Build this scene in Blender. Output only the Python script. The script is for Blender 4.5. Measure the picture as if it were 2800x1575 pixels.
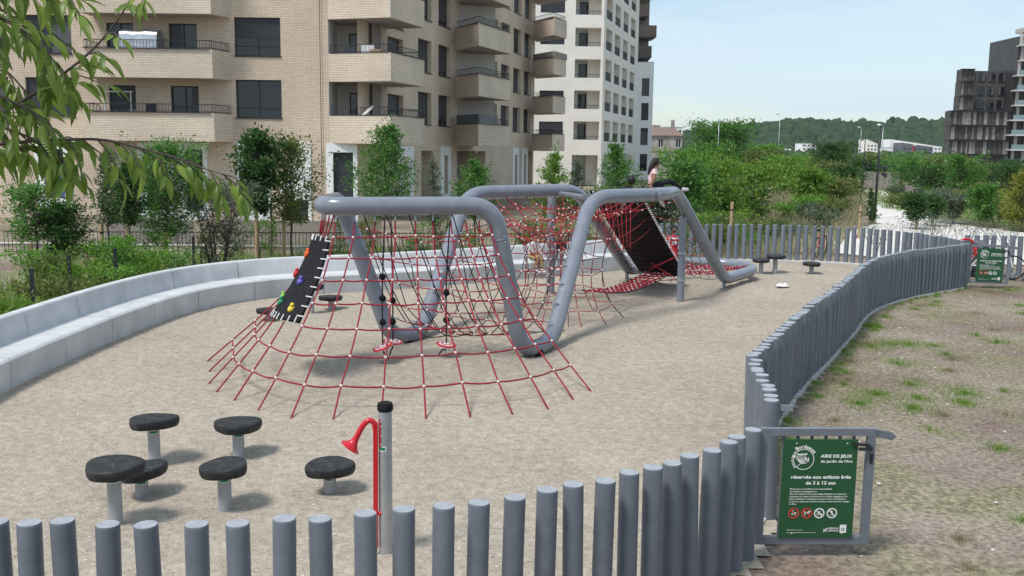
import bpy, bmesh, math, random
import numpy as np
from mathutils import Vector, Matrix, noise

for o in list(bpy.data.objects): bpy.data.objects.remove(o)
S = bpy.context.scene
C = S.collection
R = math.radians
random.seed(7)

# ------------------------------------------------------------------ camera
cam_d = bpy.data.cameras.new('camera')
cam = bpy.data.objects.new('camera', cam_d); C.objects.link(cam)
cam_d.sensor_fit = 'HORIZONTAL'; cam_d.sensor_width = 36.0
cam_d.lens = 36.0 * 2700 / 2800
cam_d.clip_start = 0.1; cam_d.clip_end = 6000
cam.location = (0, 0, 3.3)
cam.rotation_euler = (Matrix.Rotation(R(90 - 7.96), 3, 'X') @ Matrix.Rotation(0.012, 3, 'Z')).to_euler()
S.camera = cam

# ------------------------------------------------------------------ sky, sun, exposure
SUN_EL, SUN_AZ = 59.0, 222.0        # azimuth: direction from which the light comes, degrees from +X
W = bpy.data.worlds.new('World'); S.world = W; W.use_nodes = True
wn = W.node_tree; wn.nodes.clear()
sky = wn.nodes.new('ShaderNodeTexSky'); sky.sky_type = 'NISHITA'; sky.sun_disc = False
sky.sun_elevation = R(SUN_EL); sky.sun_rotation = R(90 - (SUN_AZ)); sky.air_density = 1.0; sky.dust_density = .7; sky.ozone_density = 1.0
tc = wn.nodes.new('ShaderNodeTexCoord'); mp = wn.nodes.new('ShaderNodeMapping')
mp.inputs['Scale'].default_value = (1.0, 1.0, 7.5); mp.inputs['Rotation'].default_value = (0.12, 0.05, 0.4)
cn = wn.nodes.new('ShaderNodeTexNoise'); cn.inputs['Scale'].default_value = 3.4; cn.inputs['Detail'].default_value = 5; cn.inputs['Roughness'].default_value = 0.55; cn.inputs['Distortion'].default_value = 0.6
cr = wn.nodes.new('ShaderNodeValToRGB'); cr.color_ramp.elements[0].position = 0.34; cr.color_ramp.elements[0].color = (.20, .20, .20, 1); cr.color_ramp.elements[1].position = 0.64; cr.color_ramp.elements[1].color = (.93, .93, .93, 1)
mxs = wn.nodes.new('ShaderNodeMix'); mxs.data_type = 'RGBA'
mxs.inputs['B'].default_value = (4.6, 5.6, 6.3, 1)
bg = wn.nodes.new('ShaderNodeBackground'); bg.inputs['Strength'].default_value = 0.125
wo = wn.nodes.new('ShaderNodeOutputWorld')
L = wn.links.new
L(tc.outputs['Generated'], mp.inputs['Vector']); L(mp.outputs['Vector'], cn.inputs['Vector']); L(cn.outputs['Fac'], cr.inputs['Fac'])
L(cr.outputs['Color'], mxs.inputs['Factor']); L(sky.outputs['Color'], mxs.inputs['A']); L(mxs.outputs['Result'], bg.inputs['Color']); L(bg.outputs['Background'], wo.inputs['Surface'])
sun_d = bpy.data.lights.new('sun', 'SUN'); sun = bpy.data.objects.new('sun', sun_d); C.objects.link(sun)
sun_d.energy = 2.8; sun_d.angle = R(14.0); sun_d.color = (1.0, .96, .91)
az = R(SUN_AZ); el = R(SUN_EL)
to_sun = Vector((math.cos(az) * math.cos(el), math.sin(az) * math.cos(el), math.sin(el)))
sun.rotation_euler = to_sun.to_track_quat('Z', 'Y').to_euler()
S.view_settings.view_transform = 'Standard'; S.view_settings.look = 'None'
S.view_settings.exposure = 0.31; S.view_settings.gamma = 1.0
S.render.engine = 'CYCLES'

# ------------------------------------------------------------------ mesh helper
def V3(p): return Vector(p)
class MB:
    def __init__(s): s.v = []; s.f = []; s.m = []
    def add(s, vs, fs, mi=0):
        b = len(s.v); s.v.extend([tuple(p) for p in vs])
        for q in fs: s.f.append(tuple(i + b for i in q)); s.m.append(mi)
        return s
    def box(s, c, size, rz=0.0, mi=0):
        hx, hy, hz = size[0] / 2, size[1] / 2, size[2] / 2
        cs, sn = math.cos(rz), math.sin(rz)
        vs = []
        for dx, dy, dz in ((-1,-1,-1),(1,-1,-1),(1,1,-1),(-1,1,-1),(-1,-1,1),(1,-1,1),(1,1,1),(-1,1,1)):
            x, y = dx * hx, dy * hy
            vs.append((c[0] + x * cs - y * sn, c[1] + x * sn + y * cs, c[2] + dz * hz))
        return s.add(vs, ((0,3,2,1),(4,5,6,7),(0,1,5,4),(1,2,6,5),(2,3,7,6),(3,0,4,7)), mi)
    def bar(s, a, b, w, h, mi=0, upv=(0, 0, 1)):
        a, b = V3(a), V3(b); d = (b - a).normalized(); u = V3(upv)
        if abs(d.dot(u)) > .98: u = V3((0, 1, 0))
        r = d.cross(u).normalized(); u = r.cross(d)
        vs = []
        for p in (a, b):
            for i, j in ((-1,-1),(1,-1),(1,1),(-1,1)): vs.append(p + r * (i * w / 2) + u * (j * h / 2))
        return s.add(vs, ((0,1,2,3),(7,6,5,4),(0,4,5,1),(1,5,6,2),(2,6,7,3),(3,7,4,0)), mi)
    def tube(s, pts, r, n=8, closed=False, caps=True, mi=0):
        pts = [V3(p) for p in pts]; N = len(pts)
        rs = r if isinstance(r, (list, tuple)) else [r] * N
        T = []
        for i in range(N):
            a = pts[i - 1] if (i or closed) else pts[0]
            b = pts[(i + 1) % N] if (i < N - 1 or closed) else pts[-1]
            t = b - a
            T.append(t.normalized() if t.length > 1e-9 else V3((0, 0, 1)))
        u = V3((0, 0, 1)) if abs(T[0].z) < .9 else V3((1, 0, 0))
        u = (u - T[0] * u.dot(T[0])).normalized()
        vs = []
        for i in range(N):
            u = u - T[i] * u.dot(T[i])
            u = u.normalized() if u.length > 1e-6 else T[i].orthogonal().normalized()
            w = T[i].cross(u)
            for j in range(n):
                a = 2 * math.pi * j / n
                vs.append(pts[i] + (u * math.cos(a) + w * math.sin(a)) * rs[i])
        fs = []
        for i in range(N if closed else N - 1):
            k = (i + 1) % N
            for j in range(n):
                l = (j + 1) % n
                fs.append((i * n + j, i * n + l, k * n + l, k * n + j))
        if caps and not closed:
            fs.append(tuple(range(n - 1, -1, -1))); fs.append(tuple((N - 1) * n + j for j in range(n)))
        return s.add(vs, fs, mi)
    def cyl(s, a, b, r0, r1=None, n=12, mi=0): return s.tube([a, b], [r0, r0 if r1 is None else r1], n, mi=mi)
    def lathe(s, prof, c=(0, 0, 0), n=16, mi=0, mod=None):
        vs = []; fs = []; K = len(prof)
        for (r, z) in prof:
            for j in range(n):
                a = 2 * math.pi * j / n; rr = r * (mod(a) if mod else 1)
                vs.append((c[0] + rr * math.cos(a), c[1] + rr * math.sin(a), c[2] + z))
        for i in range(K - 1):
            for j in range(n):
                l = (j + 1) % n
                fs.append((i * n + j, i * n + l, (i + 1) * n + l, (i + 1) * n + j))
        fs.append(tuple(range(n - 1, -1, -1))); fs.append(tuple((K - 1) * n + j for j in range(n)))
        return s.add(vs, fs, mi)
    def ball(s, c, r, nu=8, nv=6, sc=(1, 1, 1), mi=0, rot=None):
        vs = []; fs = []
        for i in range(1, nv):
            p = math.pi * i / nv
            for j in range(nu):
                a = 2 * math.pi * j / nu
                q = V3((r * sc[0] * math.sin(p) * math.cos(a), r * sc[1] * math.sin(p) * math.sin(a), r * sc[2] * math.cos(p)))
                if rot: q = rot @ q
                vs.append((c[0] + q.x, c[1] + q.y, c[2] + q.z))
        t = V3((0, 0, r * sc[2])); b = -t
        if rot: t = rot @ t; b = rot @ b
        vs.append((c[0] + t.x, c[1] + t.y, c[2] + t.z)); vs.append((c[0] + b.x, c[1] + b.y, c[2] + b.z))
        top, bot = len(vs) - 2, len(vs) - 1
        for j in range(nu):
            l = (j + 1) % nu
            fs.append((top, j, l)); fs.append((bot, (nv - 2) * nu + l, (nv - 2) * nu + j))
            for i in range(nv - 2): fs.append((i * nu + j, (i + 1) * nu + j, (i + 1) * nu + l, i * nu + l))
        return s.add(vs, fs, mi)
    def prism(s, poly, z0, z1, mi=0):
        n = len(poly)
        ar = sum(poly[i][0] * poly[(i + 1) % n][1] - poly[(i + 1) % n][0] * poly[i][1] for i in range(n))
        if ar < 0: poly = poly[::-1]
        vs = [(p[0], p[1], z0) for p in poly] + [(p[0], p[1], z1) for p in poly]
        fs = [tuple(range(n - 1, -1, -1)), tuple(range(n, 2 * n))]
        for i in range(n):
            j = (i + 1) % n; fs.append((i, j, n + j, n + i))
        return s.add(vs, fs, mi)
    def build(s, name, mats, parent=None, smooth=False, uv=False, loc=None, kind=None):
        me = bpy.data.meshes.new(name); me.from_pydata(s.v, [], s.f)
        return finish(name, me, mats, parent, smooth, uv, s.m, loc, kind)

def finish(name, me, mats, parent=None, smooth=False, uv=False, mi=None, loc=None, kind=None):
    if not isinstance(mats, (list, tuple)): mats = [mats]
    for m in mats: me.materials.append(m)
    if mi and len(mats) > 1: me.polygons.foreach_set('material_index', mi)
    if uv:
        ul = me.uv_layers.new(name='uv')
        for p in me.polygons:
            nx, ny, nz = p.normal
            for li in p.loop_indices:
                co = me.vertices[me.loops[li].vertex_index].co
                if abs(nz) > .7: ul.data[li].uv = (co.x, co.y)
                else:
                    l = math.hypot(nx, ny) or 1
                    ul.data[li].uv = ((-ny * co.x + nx * co.y) / l, co.z)
    if smooth:
        me.polygons.foreach_set('use_smooth', [True] * len(me.polygons))
        if smooth != 'all':
            try: me.set_sharp_from_angle(angle=R(42))
            except Exception: pass
    me.update()
    return link(name, me, parent, loc, kind)

def link(name, me, parent=None, loc=None, kind=None):
    o = bpy.data.objects.new(name, me); C.objects.link(o)
    w = V3(loc) if loc is not None else V3((0, 0, 0))
    if parent is not None:
        o.parent = parent; o.location = w - wloc(parent)
    else: o.location = w
    if kind: o['kind'] = kind
    return o
def wloc(o):
    p = V3((0, 0, 0))
    while o is not None: p = p + o.location; o = o.parent
    return p
def tag(o, label, cat, group=None):
    o['label'] = label; o['category'] = cat
    if group: o['group'] = group
    return o
def thing(name, label, cat, loc=(0, 0, 0), group=None):
    o = bpy.data.objects.new(name, None); C.objects.link(o); o.location = loc; o.empty_display_size = .2
    return tag(o, label, cat, group)
def struct(o): o['kind'] = 'structure'; return o

def catmull(P, n=8, closed=False):
    P = [V3(p) for p in P]; out = []; N = len(P)
    for i in range(N if closed else N - 1):
        p0 = P[i - 1] if (i or closed) else P[0] * 2 - P[1]
        p1 = P[i]; p2 = P[(i + 1) % N]
        p3 = P[(i + 2) % N] if (closed or i < N - 2) else P[-1] * 2 - P[-2]
        for k in range(n):
            t = k / n
            out.append(.5 * ((2 * p1) + (p2 - p0) * t + (2 * p0 - 5 * p1 + 4 * p2 - p3) * t * t + (3 * p1 - p0 - 3 * p2 + p3) * t ** 3))
    if not closed: out.append(P[-1])
    return out
def resample(pts, step=None, n=None):
    pts = [V3(p) for p in pts]; d = [0]
    for a, b in zip(pts, pts[1:]): d.append(d[-1] + (b - a).length)
    if n is None: n = max(2, int(round(d[-1] / step)) + 1)
    out = []; j = 0
    for i in range(n):
        s = d[-1] * i / (n - 1)
        while j < len(d) - 2 and d[j + 1] < s: j += 1
        q = (s - d[j]) / max(1e-9, d[j + 1] - d[j]); out.append(pts[j].lerp(pts[j + 1], q))
    return out

# ------------------------------------------------------------------ materials
def nodes(name):
    m = bpy.data.materials.new(name); m.use_nodes = True
    nt = m.node_tree; b = nt.nodes['Principled BSDF']
    return m, nt, b
def mat(name, col, rough=.6, var=.12, scale=6.0, bump=0.0, bscale=None, metal=0.0, spec=.4, coat=0.0, detail=4, bdist=.01, coord='Object'):
    m, nt, b = nodes(name); n = nt.nodes; l = nt.links.new
    b.inputs['Roughness'].default_value = rough; b.inputs['Metallic'].default_value = metal
    b.inputs['Specular IOR Level'].default_value = spec; b.inputs['Coat Weight'].default_value = coat
    t = n.new('ShaderNodeTexCoord'); tx = n.new('ShaderNodeTexNoise'); tx.inputs['Scale'].default_value = scale; tx.inputs['Detail'].default_value = detail
    l(t.outputs[coord], tx.inputs['Vector'])
    rp = n.new('ShaderNodeValToRGB'); e = rp.color_ramp.elements
    e[0].position = .28; e[1].position = .72
    e[0].color = tuple(max(0, c * (1 - var)) for c in col) + (1,); e[1].color = tuple(min(1, c * (1 + var)) for c in col) + (1,)
    l(tx.outputs['Fac'], rp.inputs['Fac']); l(rp.outputs['Color'], b.inputs['Base Color'])
    if bump:
        t2 = n.new('ShaderNodeTexNoise'); t2.inputs['Scale'].default_value = bscale or scale * 4; t2.inputs['Detail'].default_value = 5
        l(t.outputs[coord], t2.inputs['Vector'])
        bp = n.new('ShaderNodeBump'); bp.inputs['Strength'].default_value = bump; bp.inputs['Distance'].default_value = bdist
        l(t2.outputs['Fac'], bp.inputs['Height']); l(bp.outputs['Normal'], b.inputs['Normal'])
    return m
def leafmat(name, c0, c1, c2=None, trans=.42, rough=.5):
    m, nt, b = nodes(name); n = nt.nodes; l = nt.links.new
    g = n.new('ShaderNodeNewGeometry'); rp = n.new('ShaderNodeValToRGB'); e = rp.color_ramp.elements
    e[0].color = c0 + (1,); e[1].color = c1 + (1,)
    if c2: x = e.new(.85); x.color = c1 + (1,); e[2].color = c2 + (1,)
    l(g.outputs['Random Per Island'], rp.inputs['Fac']); l(rp.outputs['Color'], b.inputs['Base Color'])
    b.inputs['Roughness'].default_value = rough; b.inputs['Specular IOR Level'].default_value = .35
    tr = n.new('ShaderNodeBsdfTranslucent'); hs = n.new('ShaderNodeHueSaturation'); hs.inputs['Value'].default_value = 1.5; hs.inputs['Saturation'].default_value = 1.1
    l(rp.outputs['Color'], hs.inputs['Color']); l(hs.outputs['Color'], tr.inputs['Color'])
    mx = n.new('ShaderNodeMixShader'); mx.inputs['Fac'].default_value = trans
    l(b.outputs['BSDF'], mx.inputs[1]); l(tr.outputs['BSDF'], mx.inputs[2]); l(mx.outputs['Shader'], n['Material Output'].inputs['Surface'])
    return m
def brickmat(name, c1, c2, mortar, bw=.24, bh=.075, ms=.011):
    m, nt, b = nodes(name); n = nt.nodes; l = nt.links.new
    b.inputs['Roughness'].default_value = .8; b.inputs['Specular IOR Level'].default_value = .25
    u = n.new('ShaderNodeUVMap'); u.uv_map = 'uv'
    bt = n.new('ShaderNodeTexBrick'); bt.inputs['Scale'].default_value = 1.0; bt.inputs['Brick Width'].default_value = bw; bt.inputs['Row Height'].default_value = bh
    bt.inputs['Mortar Size'].default_value = ms; bt.inputs['Mortar Smooth'].default_value = .3; bt.inputs['Bias'].default_value = -.1
    bt.inputs['Color1'].default_value = c1 + (1,); bt.inputs['Color2'].default_value = c2 + (1,); bt.inputs['Mortar'].default_value = mortar + (1,)
    l(u.outputs['UV'], bt.inputs['Vector'])
    nz = n.new('ShaderNodeTexNoise'); nz.inputs['Scale'].default_value = .35; nz.inputs['Detail'].default_value = 6; l(u.outputs['UV'], nz.inputs['Vector'])
    mr = n.new('ShaderNodeMapRange'); mr.inputs['From Min'].default_value = .3; mr.inputs['From Max'].default_value = .7; mr.inputs['To Min'].default_value = .80; mr.inputs['To Max'].default_value = 1.1
    l(nz.outputs['Fac'], mr.inputs['Value'])
    mx = n.new('ShaderNodeMix'); mx.data_type = 'RGBA'; mx.blend_type = 'MULTIPLY'; mx.inputs['Factor'].default_value = 1
    l(bt.outputs['Color'], mx.inputs['A']); l(mr.outputs['Result'], mx.inputs['B']); l(mx.outputs['Result'], b.inputs['Base Color'])
    bp = n.new('ShaderNodeBump'); bp.inputs['Strength'].default_value = .6; bp.inputs['Distance'].default_value = .01; bp.invert = True
    l(bt.outputs['Fac'], bp.inputs['Height']); l(bp.outputs['Normal'], b.inputs['Normal'])
    return m
def glassmat(name, col=(.02, .025, .03), rough=.05):
    m, nt, b = nodes(name); b.inputs['Base Color'].default_value = col + (1,); b.inputs['Roughness'].default_value = rough; b.inputs['Specular IOR Level'].default_value = .6
    return m
M = {}
M['tube'] = mat('grey_blue_gloss_paint', (.195, .213, .250), .27, .11, 5, .04, 60, spec=.5, coat=.25)
M['post'] = mat('grey_blue_post_paint', (.145, .163, .19), .42, .10, 9, .05, 70, spec=.4)
def vary(m):
    nt = m.node_tree; n = nt.nodes; l = nt.links.new; oi = n.new('ShaderNodeObjectInfo'); tcn = [q for q in n if q.type == 'TEX_COORD'][0]
    ml = n.new('ShaderNodeVectorMath'); ml.operation = 'MULTIPLY_ADD'; ml.inputs[1].default_value = (37, 53, 71); l(oi.outputs['Random'], ml.inputs[0]); l(tcn.outputs['Object'], ml.inputs[2])
    for q in n:
        if q.type == 'TEX_NOISE': l(ml.outputs['Vector'], q.inputs['Vector'])
    bs = n['Principled BSDF']; src = bs.inputs['Base Color'].links[0].from_socket
    mr = n.new('ShaderNodeMapRange'); mr.inputs['To Min'].default_value = .88; mr.inputs['To Max'].default_value = 1.1; l(oi.outputs['Random'], mr.inputs['Value'])
    mx = n.new('ShaderNodeMix'); mx.data_type = 'RGBA'; mx.blend_type = 'MULTIPLY'; mx.inputs['Factor'].default_value = 1; l(src, mx.inputs['A']); l(mr.outputs['Result'], mx.inputs['B']); l(mx.outputs['Result'], bs.inputs['Base Color'])
vary(M['post'])
M['postcap'] = mat('worn_post_end', (.34, .36, .39), .5, .15, 25, .1, 90)
M['steel'] = mat('galvanised_steel', (.42, .44, .46), .38, .12, 14, .05, 60, metal=.55)
M['steel_grey'] = mat('dull_grey_stem', (.36, .38, .40), .5, .1, 12, .05, 60, metal=.2)
M['rope_red'] = mat('red_rope', (.27, .012, .025), .75, .25, 40, .5, 220, bdist=.004)
M['rope_orange'] = mat('sunfaded_red_rope', (.37, .030, .026), .75, .25, 40, .5, 220, bdist=.004)
M['rope_black'] = mat('black_rope', (.022, .018, .02), .75, .3, 40, .5, 220, bdist=.004)
M['ferrule'] = mat('pale_rope_connector', (.62, .62, .60), .35, .12, 20)
M['rubber'] = mat('black_rubber', (.012, .012, .014), .75, .35, 18, .35, 60, spec=.18)
M['rubber_brown'] = mat('dark_conveyor_rubber', (.017, .009, .011), .7, .3, 10, .25, 50, spec=.3)
M['red_paint'] = mat('red_gloss_paint', (.56, .012, .022), .3, .05, 8, spec=.5, coat=.2)
M['white_plastic'] = mat('white_plastic', (.75, .75, .74), .4, .05, 10)
M['concrete'] = mat('pale_concrete', (.54, .545, .55), .75, .15, 2.2, .15, 40, bdist=.006, detail=8)
M['kerb'] = mat('concrete_kerb', (.50, .48, .45), .85, .14, 6.0, .2, 50, detail=8)
M['dark_metal'] = mat('anthracite_metal', (.025, .027, .032), .45, .15, 10, spec=.4)
M['shutter'] = mat('anthracite_shutter', (.040, .043, .052), .5, .08, 5, spec=.4)
M['pane'] = glassmat('dark_window_glass', (.012, .014, .02), .04)
M['pane_blue'] = glassmat('bluish_window_glass', (.06, .11, .26), .08)
M['white_render'] = mat('white_render', (.80, .80, .79), .85, .05, 1.2, .05, 30)
M['cream_render'] = mat('cream_render', (.80, .76, .69), .85, .05, .8, .05, 30)
M['taupe'] = mat('taupe_render', (.28, .25, .225), .85, .08, 1.0)
M['grey_slab'] = mat('grey_soffit', (.46, .43, .40), .9, .1, 1.0)
M['wood_stake'] = mat('pale_wood_stake', (.42, .29, .17), .75, .2, 12, .2, 60)
M['bark'] = mat('bark', (.085, .068, .055), .9, .3, 20, .4, 60)
M['brick'] = brickmat('tan_brick', (.78, .64, .50), (.68, .55, .425), (.41, .33, .26))
M['brick_bal'] = brickmat('pale_tan_brick', (.82, .70, .565), (.73, .615, .485), (.43, .35, .28))
M['sticker'] = mat('green_sticker', (.015, .20, .085), .4, .05, 10)
M['sign_green'] = mat('green_sign_print', (.018, .085, .035), .4, .06, 4, spec=.4)
M['sign_white'] = mat('white_sign_print', (.80, .80, .78), .5, .02, 4)
M['sign_red'] = mat('red_sign_print', (.55, .05, .04), .5, .05, 4)
M['skin'] = mat('skin', (.36, .20, .13), .55, .06, 10)
M['skin_dark'] = mat('deep_skin', (.20, .10, .065), .55, .06, 10)
M['hair'] = mat('black_hair', (.012, .010, .010), .5, .3, 60, .4, 200)
M['hair_fair'] = mat('fair_hair', (.45, .31, .14), .6, .2, 60, .4, 200)
M['pink'] = mat('pink_cotton', (.80, .56, .58), .85, .08, 20, .2, 80)
M['black_cloth'] = mat('black_cloth', (.012, .012, .016), .85, .2, 20, .2, 80)
M['red_cloth'] = mat('red_jersey', (.50, .015, .03), .7, .1, 20, .2, 80)
M['shoe'] = mat('white_trainers', (.62, .60, .57), .6, .08, 20)
M['grey_cloth'] = mat('grey_cloth', (.22, .22, .24), .85, .15, 20, .2, 80)
# leaves
M['leaf_dark'] = leafmat('dark_leaves', (.026, .070, .018), (.070, .145, .038))
M['leaf_mid'] = leafmat('mid_green_leaves', (.043, .127, .030), (.127, .280, .060), (.220, .338, .085))
M['leaf_light'] = leafmat('light_green_leaves', (.065, .173, .029), (.173, .346, .058), (.288, .389, .086))
M['leaf_fresh'] = leafmat('fresh_green_leaves', (.075, .17, .022), (.18, .31, .055), (.28, .37, .08))
M['leaf_olive'] = leafmat('olive_leaves', (.069, .103, .028), (.179, .214, .062), (.317, .290, .110))
M['leaf_grey'] = leafmat('grey_green_leaves', (.053, .083, .053), (.150, .187, .113), (.256, .256, .166))
M['leaf_yellow'] = leafmat('yellow_green_leaves', (.110, .140, .025), (.260, .270, .050), (.380, .340, .090))
M['leaf_fore'] = leafmat('broad_green_leaves', (.09, .155, .025), (.18, .27, .05), (.25, .33, .065), trans=.4, rough=.38)
M['grass'] = leafmat('grass_blades', (.10, .20, .03), (.20, .34, .06), (.30, .34, .13))
M['dry_grass'] = leafmat('dry_grass_blades', (.20, .19, .10), (.34, .31, .19), (.42, .38, .26))
M['far_leaf'] = leafmat('far_wood_leaves', (.022, .050, .028), (.050, .090, .042), trans=.2)

def sandmat():
    m, nt, b = nodes('pale_sand_and_chippings'); n = nt.nodes; l = nt.links.new
    b.inputs['Roughness'].default_value = .95; b.inputs['Specular IOR Level'].default_value = .12
    g = n.new('ShaderNodeNewGeometry')
    def noi(sc, det=5): 
        x = n.new('ShaderNodeTexNoise'); x.inputs['Scale'].default_value = sc; x.inputs['Detail'].default_value = det; l(g.outputs['Position'], x.inputs['Vector']); return x
    a = noi(.55, 6); c = noi(9.0, 6); d = noi(55, 3)
    vo = n.new('ShaderNodeTexVoronoi'); vo.inputs['Scale'].default_value = 42; l(g.outputs['Position'], vo.inputs['Vector'])
    r1 = n.new('ShaderNodeValToRGB'); e = r1.color_ramp.elements; e[0].position = .3; e[1].position = .7; e[0].color = (.368, .320, .264, 1); e[1].color = (.425, .373, .309, 1); l(a.outputs['Fac'], r1.inputs['Fac'])
    r2 = n.new('ShaderNodeValToRGB'); e = r2.color_ramp.elements; e[0].position = .32; e[1].position = .66; e[0].color = (.84, .83, .81, 1); e[1].color = (1.09, 1.09, 1.09, 1); l(c.outputs['Fac'], r2.inputs['Fac'])
    r3 = n.new('ShaderNodeValToRGB'); e = r3.color_ramp.elements; e[0].color = (.72, .70, .68, 1); e[1].color = (1.22, 1.21, 1.20, 1); l(vo.outputs['Color'], r3.inputs['Fac'])
    m1 = n.new('ShaderNodeMix'); m1.data_type = 'RGBA'; m1.blend_type = 'MULTIPLY'; m1.inputs['Factor'].default_value = 1; l(r1.outputs['Color'], m1.inputs['A']); l(r2.outputs['Color'], m1.inputs['B'])
    m2 = n.new('ShaderNodeMix'); m2.data_type = 'RGBA'; m2.blend_type = 'MULTIPLY'; m2.inputs['Factor'].default_value = .8; l(m1.outputs['Result'], m2.inputs['A']); l(r3.outputs['Color'], m2.inputs['B'])
    l(m2.outputs['Result'], b.inputs['Base Color'])
    ad = n.new('ShaderNodeMath'); ad.operation = 'MULTIPLY_ADD'; ad.inputs[1].default_value = .35; l(d.outputs['Fac'], ad.inputs[0]); l(c.outputs['Fac'], ad.inputs[2])
    bp = n.new('ShaderNodeBump'); bp.inputs['Strength'].default_value = .8; bp.inputs['Distance'].default_value = .035; l(ad.outputs['Value'], bp.inputs['Height']); l(bp.outputs['Normal'], b.inputs['Normal'])
    return m
M['sand'] = sandmat()
def groundmat():
    m, nt, b = nodes('bare_soil_with_thin_grass'); n = nt.nodes; l = nt.links.new
    b.inputs['Roughness'].default_value = .95; b.inputs['Specular IOR Level'].default_value = .1
    g = n.new('ShaderNodeNewGeometry')
    def noi(sc, det=6, dist=0):
        x = n.new('ShaderNodeTexNoise'); x.inputs['Scale'].default_value = sc; x.inputs['Detail'].default_value = det; x.inputs['Distortion'].default_value = dist; l(g.outputs['Position'], x.inputs['Vector']); return x
    a = noi(.35); c = noi(.8, 8, .6); d = noi(19, 8); v = noi(70, 3)
    soil = n.new('ShaderNodeValToRGB'); e = soil.color_ramp.elements; e[0].position = .35; e[1].position = .65; e[0].color = (.185, .135, .112, 1); e[1].color = (.335, .285, .235, 1); l(a.outputs['Fac'], soil.inputs['Fac'])
    gr = n.new('ShaderNodeValToRGB'); e = gr.color_ramp.elements; e[0].color = (.14, .145, .065, 1); e[1].color = (.33, .295, .20, 1); l(d.outputs['Fac'], gr.inputs['Fac'])
    k = n.new('ShaderNodeValToRGB'); e = k.color_ramp.elements; e[0].position = .46; e[0].color = (0, 0, 0, 1); e[1].position = .64; e[1].color = (.85, .85, .85, 1); l(c.outputs['Fac'], k.inputs['Fac'])
    m1 = n.new('ShaderNodeMix'); m1.data_type = 'RGBA'; l(k.outputs['Color'], m1.inputs['Factor']); l(soil.outputs['Color'], m1.inputs['A']); l(gr.outputs['Color'], m1.inputs['B'])
    f = n.new('ShaderNodeValToRGB'); e = f.color_ramp.elements; e[0].position = .3; e[1].position = .7; e[0].color = (.55, .54, .53, 1); e[1].color = (1.32, 1.32, 1.3, 1); l(d.outputs['Fac'], f.inputs['Fac'])
    m2 = n.new('ShaderNodeMix'); m2.data_type = 'RGBA'; m2.blend_type = 'MULTIPLY'; m2.inputs['Factor'].default_value = 1; l(m1.outputs['Result'], m2.inputs['A']); l(f.outputs['Color'], m2.inputs['B'])
    l(m2.outputs['Result'], b.inputs['Base Color'])
    ad = n.new('ShaderNodeMath'); ad.operation = 'MULTIPLY_ADD'; ad.inputs[1].default_value = .4; l(v.outputs['Fac'], ad.inputs[0]); l(d.outputs['Fac'], ad.inputs[2])
    bp = n.new('ShaderNodeBump'); bp.inputs['Strength'].default_value = .8; bp.inputs['Distance'].default_value = .03; l(ad.outputs['Value'], bp.inputs['Height']); l(bp.outputs['Normal'], b.inputs['Normal'])
    return m
M['ground'] = groundmat()
M['path'] = mat('pale_compacted_path', (.62, .59, .55), .95, .07, .8, .15, 30, coord='Object')
M['hill'] = mat('hill_soil', (.05, .075, .04), .95, .2, .02)
# ------------------------------------------------------------------ plan of the playground
HP = 1.1
NEAR_F = [(-3.26,5.62),(-3.01,5.59),(-2.84,5.56),(-2.61,5.55),(-2.36,5.54),(-2.11,5.55),(-1.85,5.57),(-1.61,5.59),(-1.36,5.64),(-1.12,5.69),(-.88,5.75),(-.66,5.82),(-.42,5.88),(-.2,5.98),(.02,6.08),(.23,6.19),(.44,6.31),(.64,6.43),(.83,6.56),(1.01,6.71),(1.18,6.86),(1.35,7.02),(1.51,7.18),(1.67,7.36),(1.80,7.54),(1.94,7.76)]
RIGHT_C = [(2.37,8.68),(2.45,9.1),(2.5,9.6),(2.56,10.1),(2.66,10.6),(2.95,11.3),(3.33,12.08),(3.97,13.48),(5.15,15.79),(6.3,18.1),(7.25,20.1),(8.12,21.5),(9.1,22.65),(9.99,23.5),(10.8,24.2),(11.45,24.8)]
FAR_C = [(11.75,25.75),(11.72,26.5),(11.5,28.1),(11.0,29.1),(10.3,29.9),(9.4,30.3),(8.4,30.45),(6.8,30.5),(5.4,30.45),(4.1,30.3)]
BENCH_C = [(-6.45,9.8),(-6.68,11.2),(-6.81,12.84),(-6.83,14.98),(-6.76,17.16),(-6.55,19.1),(-6.1,20.55),(-5.22,21.75),(-3.98,22.5),(-2.6,23.3),(-1.3,24.2),(0.0,25.2),(1.3,26.2),(2.6,27.2),(3.5,28.0)]
right_pts = resample(catmull([(x, y, 0) for x, y in RIGHT_C], 10), step=.195)
far_pts = resample(catmull([(x, y, 0) for x, y in FAR_C], 10), step=.238)
bench_pts = catmull([(x, y, 0) for x, y in BENCH_C], 6)
POLY = [(-7.0, 5.7)] + [(x, y) for x, y in NEAR_F] + [(p.x, p.y) for p in right_pts[::3]] + [(p.x, p.y) for p in far_pts[::3]] + [(p.x, p.y) for p in bench_pts[::-1][::2]] + [(-6.6, 8.0)]
PX = np.array([p[0] for p in POLY]); PY = np.array([p[1] for p in POLY])
_QX, _QY = np.roll(PX, 1), np.roll(PY, 1)
def inside(x, y):
    m = (PY > y) != (_QY > y)
    return bool(np.count_nonzero(x < (_QX[m] - PX[m]) * (y - PY[m]) / (_QY[m] - PY[m]) + PX[m]) & 1)
def edge_dist(x, y):
    ax, ay = PX, PY; bx, by = np.roll(PX, -1), np.roll(PY, -1)
    dx, dy = bx - ax, by - ay; t = np.clip(((x - ax) * dx + (y - ay) * dy) / (dx * dx + dy * dy + 1e-9), 0, 1)
    return float(np.sqrt(((ax + t * dx - x) ** 2 + (ay + t * dy - y) ** 2).min()))
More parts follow.
